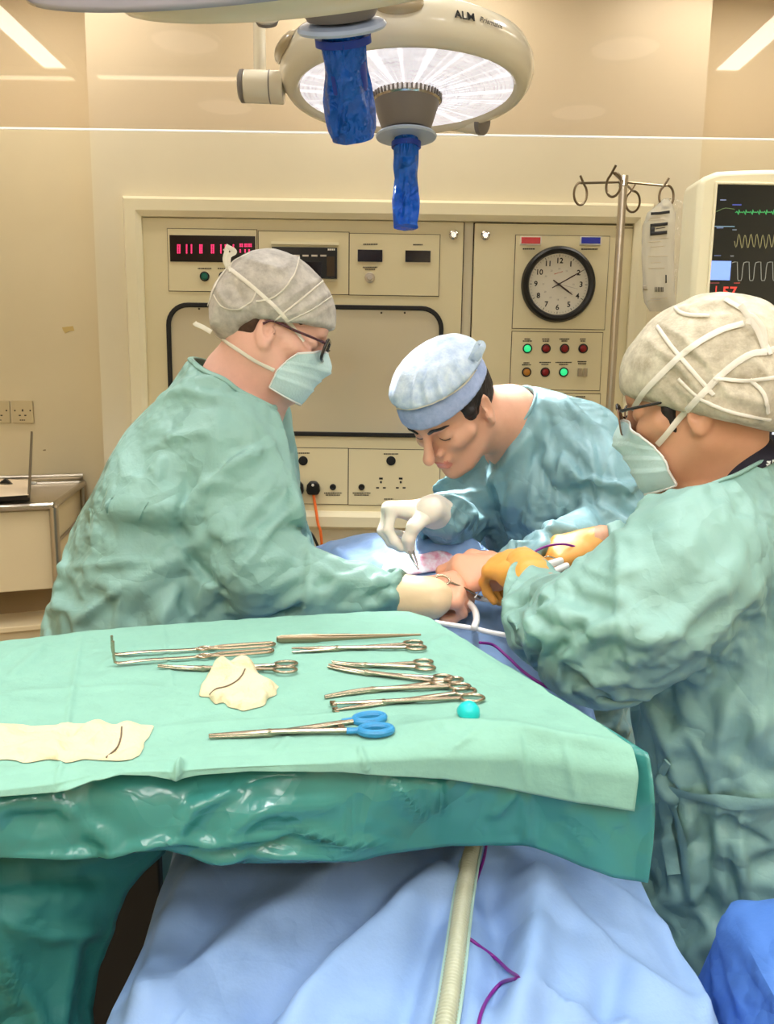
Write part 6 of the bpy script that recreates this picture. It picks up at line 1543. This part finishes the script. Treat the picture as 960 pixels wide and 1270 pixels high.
legs(B2,J(915,1080,1.188),150); add_hand(B2,HB_l,gB,-1,0,wrB); add_hand(B2,HB_r,gBf,1,0,wrBf)
bodyB=body_mesh(B2,.0062,mSkinC,PB,[(HR.t,.17),(HB_l.w(V3(.09,0,0)),.12),(HB_r.w(V3(.09,0,0)),.12)],None); shoes(PB,J(915,1080,1.188),150); log('body B')
G2=SDF()
lB=nrm(V3(-.5,-.87,0))
for k,dr in ((.055,0),(-.06,-.01)):
    o_=lB*k
    G2.chain([J(905,650,1.177)+o_,J(928,760,1.188)+o_,J(924,870,1.188)+o_,J(918,985,1.188)+o_,J(916,1090,1.199)+o_,J(915,1300,1.210)+o_],[0.0918,.125*1.08+dr,.132*1.08+dr,.112*1.08+dr,.135*1.08+dr,.175*1.08+dr],.05)
G2.rc(neckB+V3(.0,0,-.02),J(902,640,1.166),.068,.095,.05)
G2.chain([J(890,668,1.100),J(856,688,1.040),J(800,745,1.034),J(742,782,1.062),J(690,765,1.166),J(654,716,1.315)],[0.0918,0.0918,0.0972,0.0929,0.0713,0.0389],.03)
G2.chain([J(902,640,1.232),shBf,elBf,wrBf],[0.0864,0.081,0.0756,0.0378],.03)
hdB=nrm(wrB-J(690,765,1.17)); hdBf=nrm(wrBf-elBf); colB=neckB+V3(-.010,.004,-.040); cnB=V3(-.55,.38,.88)
cutsB=[(V3(wrB[0],wrB[1],.33),V3(0,0,-1),9),(wrB-hdB*.004,hdB,.1),(wrBf,hdBf,.07),(colB,cnB,.14)]
pinsB=[(wrB,hdB,.07,.012),(wrBf,hdBf,.06,.02),(colB,cnB,.14,.014)]
fB_=[([(700,700),(770,650),(845,622),(900,600)],8.8,0.0060,'step'),([(845,612),(890,605),(905,640)],6.6,0.0060),([(905,600),(925,625),(935,650)],5.5,0.0060,'sharp'),([(930,640),(945,720),(950,800),(945,900),(930,990)],4.4,0.0060,'sharp'),([(938,700),(955,760),(958,830)],8.8,-0.0075),
     ([(675,725),(720,790),(768,766)],9.9,0.0090,'step'),([(768,640),(768,700),(770,766),(790,855)],6.6,0.0067),([(655,770),(690,730),(700,720)],8.8,0.0090),([(625,800),(640,760),(660,740)],8.8,-0.0075),([(620,745),(650,760),(665,790)],6.6,0.0075),([(640,815),(680,830),(770,835)],11.0,-0.0075),
     ([(700,690),(760,720),(800,700)],6.6,0.0045),([(770,800),(830,785),(880,790)],7.7,0.0067,'step'),([(860,800),(885,810),(900,815)],4.4,0.0060,'sharp'),([(800,860),(830,930),(845,985)],9.9,0.0090),([(820,880),(880,930),(890,985)],8.8,-0.0067),([(915,850),(890,920),(885,985)],9.9,0.0075),([(955,880),(915,950),(900,985)],8.8,0.0075),
     ([(850,1000),(856,1060),(862,1130)],7.7,0.0090),([(872,1000),(876,1060),(880,1140)],6.6,-0.0090),([(890,1000),(895,1060),(898,1140)],6.6,0.0075),([(918,1000),(920,1060),(925,1140)],5.5,0.0090,'sharp'),([(830,1010),(835,1060),(845,1110)],6.6,-0.0075),
     ([(905,985),(880,1000),(840,1000)],5.5,-0.0075),([(740,660),(790,670),(850,650)],6.6,0.0037),([(900,720),(905,780),(900,840)],5.5,0.0045),([(700,860),(745,845),(775,850)],6.6,0.0075)]
gownB,XB,FB=gown(PB,G2,.0112,cutsB,pinsB,fB_,lambda V:1.07+.02*(V[:,0]<aty(790,760,1.04)[0]),17,mGown,cr=.0055,bend=.10,collar=colB)
# white lining and scrub collar inside the neck, then the belt
for nm,m_,k,r_,dz in (('collar_lining',mUnder,.004,.064,-.006),('scrub_collar',mScrub,.012,.0625,.012),('scrub_neckline',mScrubBr,.018,.0605,.026)):
    S_=SDF(); S_.rc(neckB+nrm(cnB)*(-.06),neckB+nrm(cnB)*dz,r_+.012,r_,.01); S_.plane(neckB+nrm(cnB)*dz,cnB,.006); S_.plane(neckB-nrm(cnB)*.035,-cnB,.004); shell(S_,.005,m_,nm,gownB if nm=='collar_lining' else PB,cr=.0015,crs=30)
def ribbon(surf,pts,w,mat,name,parent,off=.003,n=50,th=.0015):
    P=[];N=[]
    for p in spline([(*q,0) for q in pts],n)[:,:2]:
        h=surf.hit(*p)
        if h is None: continue
        nn=h[1] if np.dot(h[1],C0-h[0])>0 else -h[1]; P.append(h[0]+nrm(C0-h[0])*off); N.append(nn)
    if len(P)<4: return None
    P=np.array(P);N=np.array(N)
    for _ in range(25): P[1:-1]=.25*P[:-2]+.5*P[1:-1]+.25*P[2:]; N[1:-1]=.25*N[:-2]+.5*N[1:-1]+.25*N[2:]
    return MB().tube(P,1.,8,flat=(th,w/2),ref=N).build(name,mat,parent,sharp=60)
sB=Mesh_(XB,FB)
bl=ribbon(sB,[(822,978),(845,985),(880,992),(910,996),(938,998),(985,996)],.019,mTie,'belt_tie',gownB,.012)
kn=sB.hit(829,980); kn=kn[0] if kn is not None else J(829,980,1.05)
S_=SDF(); S_.ell(kn+V3(0,-.012,0),(.016,.013,.015),.01).ell(kn+V3(-.012,-.008,.014),(.010,.010,.018),.008).ell(kn+V3(.01,-.012,.012),(.012,.009,.014),.008); shell(S_,.003,mTie,'tie_knot',gownB,cr=.003,crs=60)
for pts in ([(829,986),(838,1010),(846,1040),(850,1075),(853,1110)],[(826,985),(826,1015),(830,1050),(836,1085)]):
    ribbon(sB,pts,.020,mTie,'tie_end',gownB,.016)
ribbon(sB,[(812,975),(820,960),(828,945)],.012,mTie,'tie_loop',gownB,.008)
# cap, mask, glasses, hair
CB=SDF(); CB.ell((-.010,0,.046),(.118,.096,.100),.02,HR).ell((-.045,0,.060),(.088,.088,.082),.05,HR).ell((-.100,.0,.010),(.058,.070,.062),.05,HR).ell((-.045,0,-.012),(.080,.086,.052),.04,HR)
CB.plane(HR.w(V3(.098,0,.030)),HR.d(V3(.42,0,-.90)),.012)
fcB=[([(845,385),(900,375),(940,395),(950,420)],5,.005,'sharp'),([(815,400),(850,420),(880,455),(905,490),(950,500)],4,.005,'sharp'),([(800,420),(840,450),(880,500),(930,520)],5,.004),([(850,440),(900,470),(950,480)],6,-.003),([(830,470),(880,510),(940,525)],4,.004,'sharp'),([(820,480),(860,520),(930,540)],4,.003),([(930,440),(955,470),(950,510)],4,.004,'sharp'),([(835,380),(870,392),(910,392)],4,.003)]
capB=shell(CB,.0045,mCapC,'bouffant_cap',PB,cr=.004,crs=26,seed=15,folds=fcB); capB['label']='cream translucent-looking bouffant cap with crossed straps'
mask_mesh(B2,HR,PB,seed=8,amax=(46,64)); spectacles(HR,PB,'round')
UB=[Mesh_(*SURF[bodyB.name]),Mesh_(*SURF[capB.name])]
for w_,pts in ((.0085,[(786,508),(795,492),(815,470),(850,437),(890,412),(922,402)]),(.0085,[(816,551),(840,522),(870,490),(900,460),(930,440),(950,437)]),(.0055,[(816,405),(830,425),(850,450),(872,475),(885,490)]),(.005,[(885,470),(920,472),(965,468)]),(.0045,[(842,470),(870,495),(910,512),(955,520)]),(.005,[(838,382),(850,390),(880,392)]),(.006,[(900,372),(930,392),(948,425),(955,440)]),(.005,[(930,470),(948,490),(952,512)])):
    strap(UB,pts,w_,mRib,'mask_strap',PB,.001)
p0=onsdf(Uni(B2,CB),945,425,.002); y0=p0[1] if p0 is not None else 1.1
for pts in ([(950,437),(940,410),(925,388),(918,378)],[(950,437),(946,408),(932,392),(928,402)],[(952,436),(965,432),(985,436)]): free_strap([aty(px,py,y0-.002) for px,py in pts],.008,mRib,'strap_tail',PB,V3(0,-1,0))
HRB=SDF(); HRB.ell((-.03,0,.012),(.084,.0775,.080),.01,HR).ell((.045,0,.02),(.045,.068,.034),.02,HR).rc((.030,.066,-.005),(.026,.064,-.036),.011,.004,.01,HR).rc((.030,-.066,-.005),(.026,-.064,-.036),.011,.004,.01,HR); HRB.plane(HR.w(V3(.066,0,.05)),HR.d(V3(.95,0,-.3)),.004)
HRB.ell((-.012,.090,-.024),(.028,.03,.036),.004,HR,sub=True); HRB.plane(HR.w(V3(-.06,0,-.052)),HR.d(V3(-.3,0,-1)),.004); shell(HRB,.005,mHair,'hair',PB,cr=.0015,crs=50)
g_=glove(PB,HB_l,gB,-1,J(668,716,1.31),mGlO,'glove',label='orange rubber glove, left hand reaching under the middle hand')
S_=SDF(); S_.rc(wrB-hdB*.03,wrB+hdB*.035,.040,.031,.01); shell(S_,.004,mGlO,'glove_cuff',g_,cr=.003,crs=40)
glove(PB,HB_r,gBf,1,J(756,672,1.5),mGlO,'glove',label='orange rubber glove holding white handles')
log('person B')
# =============================================================== surgeon
HS=face_frame(228,40,2,aty(560,506,1.69),1.0)
pC=aty(690,800,1.93)
PC=thing('person','person in blue green gown and pale blue cap bending low over the patient','person',(pC[0],pC[1],0))
neckC=J(632,512,1.78); shCr=J(604,572,1.93); shCl=J(722,548,1.76); elCr=J(562,646,1.84); elCl=J(768,645,1.66)
wrC=J(536,634,1.61); wrCl=J(630,707,1.44)
HC_r=hframe(wrC,V3(-1,-.12,.06),V3(-.02,.18,1)); gC=hand_geo(HC_r,[(82,40,18),(78,50,25),(74,58,35),(70,62,40)],[(.020,.034,-.012),(.043,.050,-.032),(.052,.044,-.058),(.046,.034,-.080)],1,spread=(4,0,-3,-6))
HC_l=hframe(wrCl,V3(-1,-.10,-.06),V3(-.05,-.62,.78)); gCl=hand_geo(HC_l,[(44,60,38),(50,66,40),(52,66,40),(54,66,40)],[(.026,.034,-.010),(.058,.044,-.010),(.082,.030,-.008),(.100,.014,-.012)],-1)
B3=SDF(); add_head(B3,HS,1.0,1.15)
B3.rc(HS.w(V3(-.034,0,-.05)),neckC,.054,.062,.04).rc(HS.w(V3(-.008,0,-.085)),neckC+V3(-.01,-.02,-.02),.040,.056,.04)
B3.rc(neckC+V3(.02,.02,-.06),J(676,610,1.87),.06,.095,.05).rc(J(676,610,1.87),J(690,800,1.93),.095,.11,.05)
for a,b,r1,r2 in ((neckC+V3(.02,.01,-.08),shCr,.045,.045),(neckC+V3(.02,.01,-.08),shCl,.045,.045),(shCr,elCr,.056,.046),(shCl,elCl,.056,.046),(elCr,wrC,.044,.027),(elCl,wrCl,.044,.027)): B3.rc(a,b,r1,r2,.03)
legs(B3,J(690,820,1.94),228); add_hand(B3,HC_r,gC,1,0,wrC); add_hand(B3,HC_l,gCl,-1,0,wrCl)
body_mesh(B3,.0062,mSkinB,PC,[(HS.t,.17),(HC_r.w(V3(.09,0,0)),.12),(HC_l.w(V3(.09,0,0)),.12)],HS); shoes(PC,J(690,820,1.94),228); log('body C')
G3=SDF()
for o_,dr in ((V3(.03,-.05,0),0),(V3(-.03,.06,0),-.01)):
    G3.chain([J(668,545,1.84)+o_,J(668,600,1.85)+o_,J(682,680,1.89)+o_,J(692,790,1.93)+o_,J(700,1000,1.96)+o_,J(700,1200,1.98)+o_],[.095+dr,.118+dr,.118+dr,.13+dr,.15+dr,.19+dr],.05)
G3.rc(J(618,512,1.765),J(662,540,1.82),.066,.10,.04)
G3.chain([J(680,535,1.80),shCl,J(755,595,1.70),elCl,wrCl],[.09,.088,.085,.08,.036],.04)
G3.chain([J(640,560,1.90),shCr,elCr,J(552,640,1.72),wrC],[.08,.08,.068,.058,.036],.03)
hdC=nrm(wrC-elCr); hdCl=nrm(wrCl-elCl); colC=J(628,519,1.775); cnC=V3(-.70,-.32,.60)
cutsC=[(V3(wrC[0],wrC[1],.33),V3(0,0,-1),9),(wrC-hdC*.01,hdC,.09),(wrCl,hdCl,.07),(colC,cnC,.115)]
pinsC=[(wrC,hdC,.07,.02),(wrCl,hdCl,.06,.02),(colC,cnC,.15,.014)]
fC_=[([(668,520),(640,560),(610,600),(592,640)],8,.012),([(680,530),(655,590),(640,650),(650,700)],7,-.012),([(700,560),(690,600),(695,650)],7,.014),([(640,600),(625,640),(640,690)],6,.010,'sharp'),([(690,480),(720,520),(735,560),(740,600)],6,.010,'step'),([(720,570),(735,620),(760,660)],7,-.012),
     ([(650,650),(690,660),(720,655)],8,.012),([(690,500),(740,530),(770,570)],6,.010),([(660,490),(700,510),(730,530)],5,.008,'sharp'),([(560,580),(545,600),(530,615)],5,.010),([(580,590),(560,620),(545,630)],5,-.010),([(530,600),(550,606),(575,600)],5,.010),([(585,640),(560,660),(550,670)],6,.010),
     ([(700,640),(660,690),(650,710)],7,.010),([(610,640),(620,670),(650,700)],5,-.008),([(745,545),(765,600),(785,615)],5,.008,'sharp'),([(680,560),(672,590),(676,620)],4,.008,'sharp'),([(605,575),(618,600),(612,640)],5,.008)]
gownC,XC,FC=gown(PC,G3,.0118,cutsC,pinsC,fC_,lambda V:np.full(len(V),1.08),23,mGownB,cr=.012,bend=.06,collar=colC)
S_=SDF(); S_.rc(colC-nrm(cnC)*.05,colC+nrm(cnC)*.008,.082,.071,.01); S_.plane(colC+nrm(cnC)*.006,cnC,.005); S_.plane(colC-nrm(cnC)*.03,-cnC,.004); shell(S_,.005,mUnder,'collar_lining',gownC,cr=.002,crs=30)
S_=SDF(); S_.rc(colC-nrm(cnC)*.05+V3(.02,.02,0),colC+nrm(cnC)*.016+V3(.012,.014,0),.074,.064,.01); S_.plane(colC+nrm(cnC)*.014,cnC,.005); S_.plane(colC-nrm(cnC)*.03,-cnC,.004); shell(S_,.005,mBlackM,'scrub_collar',PC,cr=.002,crs=30)
# pale blue cap: flat-fronted band below a gathered crown, tied at the back
CBd=SDF(); CBd.ell((-.004,0,.040),(.1165,.0925,.104),.01,HS); CBd.plane(HS.w(V3(.10,0,.038)),HS.d(V3(-.06,0,-1)),.004); CBd.plane(HS.w(V3(.0,0,.094)),HS.d(V3(.12,0,1)),.006)
CBd.plane(HS.w(V3(-.072,0,.06)),HS.d(V3(-.9,0,-.5)),.006)
band=shell(CBd,.004,mCapBand,'cap_band',PC,cr=.001,crs=40)
CC3=SDF(); CC3.ell((-.003,0,.080),(.1135,.0925,.050),.01,HS).ell((-.006,0,.075),(.102,.084,.066),.03,HS); CC3.plane(HS.w(V3(0,0,.084)),HS.d(V3(.05,0,-1)),.006); CC3.plane(HS.w(V3(-.088,0,.06)),HS.d(V3(-.95,0,-.3)),.01)
fcC=[([(490,497),(496,475),(505,455)],3.0,0.0066,'sharp'),([(512,505),(515,480),(522,455)],3.0,0.0066,'sharp'),([(530,500),(528,475),(535,455)],3.0,0.0088,'sharp'),([(548,495),(542,470),(548,450)],3.0,0.0088,'sharp'),([(562,485),(555,462),(558,448)],3.0,0.0088,'sharp'),([(575,472),(565,455),(562,445)],3.0,0.0088,'sharp'),([(520,503),(521,480)],3.0,-0.0066),([(540,498),(537,476)],3.0,-0.0066)]
capC=shell(CC3,.004,mCapB,'surgical_cap',PC,cr=.0035,crs=36,seed=25,folds=fcC); band.parent=capC; capC['label']='pale blue tie-back surgical cap with gathered crown'
seam=strap([Mesh_(*SURF[capC.name]),Mesh_(*SURF[band.name])],[(480,500),(490,506),(510,507),(535,500),(560,488),(578,474),(590,458)],.004,mRib,'cap_seam',capC,.001) 
tb=onsdf(CC3,586,446,.002); tb=tb if tb is not None else J(586,446,1.62)
free_strap([tb+RV*a_-DV*b_-FW*c_ for a_,b_,c_ in ((-.004,-.004,-.003),(.004,.012,.004),(.012,.028,.008),(.018,.024,.012),(.012,.010,.010),(.004,-.002,.004))],.015,mCapB,'cap_tie',capC,V3(.3,-1,0),.0012)
HRC=SDF(); HRC.ell((-.022,0,.020),(.092,.080,.088),.01,HS).rc((.026,.068,.012),(.020,.066,-.022),.014,.006,.01,HS).rc((.026,-.068,.012),(.020,-.066,-.022),.014,.006,.01,HS).ell((.01,0,.05),(.08,.078,.03),.02,HS)
HRC.plane(HS.w(V3(.052,0,.02)),HS.d(V3(1,0,.1)),.01); HRC.plane(HS.w(V3(-.06,0,-.048)),HS.d(V3(-.15,0,-1)),.01)
for s in (1,-1): HRC.ell((-.012,s*.090,-.026),(.026,.03,.040),.006,HS,sub=True); HRC.ell((.03,s*.085,-.045),(.034,.05,.040),.01,HS,sub=True)
shell(HRC,.0042,mHair,'hair',PC,cr=.003,crs=70)
for s in (1,-1):
    P=[HS.w(V3(x,s*y,z)) for x,y,z in ((.094,.012,.020),(.093,.028,.026),(.084,.045,.024),(.075,.054,.016))]; P=B3.project(spline(P,20),it=4,off=.0012); MB().tube(P,np.interp(np.linspace(0,1,20),[0,.2,.7,1],[.0030,.0040,.0032,.0012]),8,flat=(.6,1),ref=B3.grad(P)).build('eyebrow',mHair,PC,sharp=0)
    P=[HS.w(V3(x,s*y,z)) for x,y,z in ((.088,.019,-.007),(.0905,.032,-.0115),(.084,.046,-.008))]; P=B3.project(spline(P,16),it=4,off=.0006); MB().tube(P,.0011,6).build('eyelashes',mHair,PC,sharp=0)
# gloves
g_=glove(PC,HC_r,gC,1,J(548,634,1.64),mGlW,'glove',label='white glove pinching a slim instrument')
S_=SDF(); S_.rc(wrC-hdC*.028,wrC+hdC*.03,.0385,.029,.01); shell(S_,.004,mGlW,'glove_cuff',g_,cr=.003,crs=40)
g_=glove(PC,HC_l,gCl,-1,J(650,700,1.49),mGlP,'glove',label='thin pinkish glove, left hand steadying a retractor')
# what the hands hold
tipI=J(519,706,1.49); hdI=gC[1][-1]+V3(-.0,0,.0)
dI=nrm(tipI-hdI)
NI=thing('fine_forceps','slim steel forceps pinched in the white gloved hand','forceps',tipI)
for s in (1,-1):
    P=spline([tipI+V3(s*.0006,0,0),tipI-dI*.03+V3(s*.003,0,0),tipI-dI*.075+V3(s*.0045,0,0),tipI-dI*.125+V3(s*.001,0,0)],30); MB().tube(P,np.interp(np.linspace(0,1,30),[0,.4,1],[.0014,.0040,.0042]),8,flat=(.6,1.2),ref=(1,0,0)).build('forceps_arm',mChrome,NI,sharp=0)
rp=onsdf(B,549,719,.003); rp=rp if rp is not None else HA_r.w(V3(.085,.034,-.030)); rp=rp+nrm(C0-rp)*.004; RT=thing('held_retractor','steel ringed handle gripped in the cream gloved hand','retractor',rp)
ux=nrm(V3(.9,-.25,-.2)); uy=nrm(np.cross(ux,V3(-.1,-.75,.65)))
MB().tube([rp+(ux*.013*math.cos(a)+uy*.008*math.sin(a)) for a in np.linspace(0,2*math.pi,30,endpoint=False)],.0022,8,closed=True).build('finger_ring',mInst,RT,sharp=0)
MB().tube(spline([rp+ux*.012,rp+ux*.05+V3(0,.02,-.01),rp+ux*.075+V3(0,.05,-.025)],20),.0022,8).build('shank',mInst,RT,sharp=0)
WH=thing('diathermy_handles','pair of white handles with steel loop held in orange gloved hand','handles',J(680,706,1.33))
for a,b in (((657,707),(697,695)),((668,717),(704,701))):
    p,q_=J(*a,1.31),J(*b,1.345); MB().tube([p,p+(q_-p)*.06,p+(q_-p)*.94,q_],[.0048,.0062,.0062,.005],16).build('handle',mWhiteT,WH)
MB().tube(spline([J(690,693,1.35),J(680,690,1.345),J(673,694,1.34),J(676,700,1.335),J(684,700,1.335)],30),.0013,6).build('steel_loop',mInst,WH)
o=MB().tube(spline([J(652,702,1.37),J(655,694,1.38),J(664,684,1.40),J(680,677,1.42),J(700,675,1.43),J(720,680,1.43)],50),.0022,8).build('cable',mPurple,sharp=0); tag(o,'purple cable arching behind the white handles','cable')
log('person C')
# ---------------------------------------------------------------- camera and view
cam=bpy.data.cameras.new('camera'); co=bpy.data.objects.new('camera',cam); COL.objects.link(co)
cam.sensor_fit='VERTICAL'; cam.sensor_height=24.; cam.sensor_width=24.*960/1270; cam.lens=24.*F/1270; cam.clip_start=.02
Rm=np.eye(4); Rm[:3,0]=RV; Rm[:3,1]=-DV; Rm[:3,2]=-FW; Rm[:3,3]=C0; co.matrix_world=Matrix(Rm.tolist()); scene.camera=co
wd=bpy.data.worlds.new('world'); scene.world=wd; wd.use_nodes=True; wd.node_tree.nodes['Background'].inputs[0].default_value=(.9,.9,.9,1); wd.node_tree.nodes['Background'].inputs[1].default_value=.05
vs=scene.view_settings; vs.view_transform='Standard'; vs.look='None'; vs.gamma=1; vs.use_curve_mapping=False; vs.exposure=EXPO
scene.cycles.max_bounces=10; scene.cycles.transparent_max_bounces=16; scene.cycles.use_denoising=True; scene.cycles.caustics_reflective=False; scene.cycles.caustics_refractive=False
scene.cycles.sample_clamp_indirect=6
log('done')
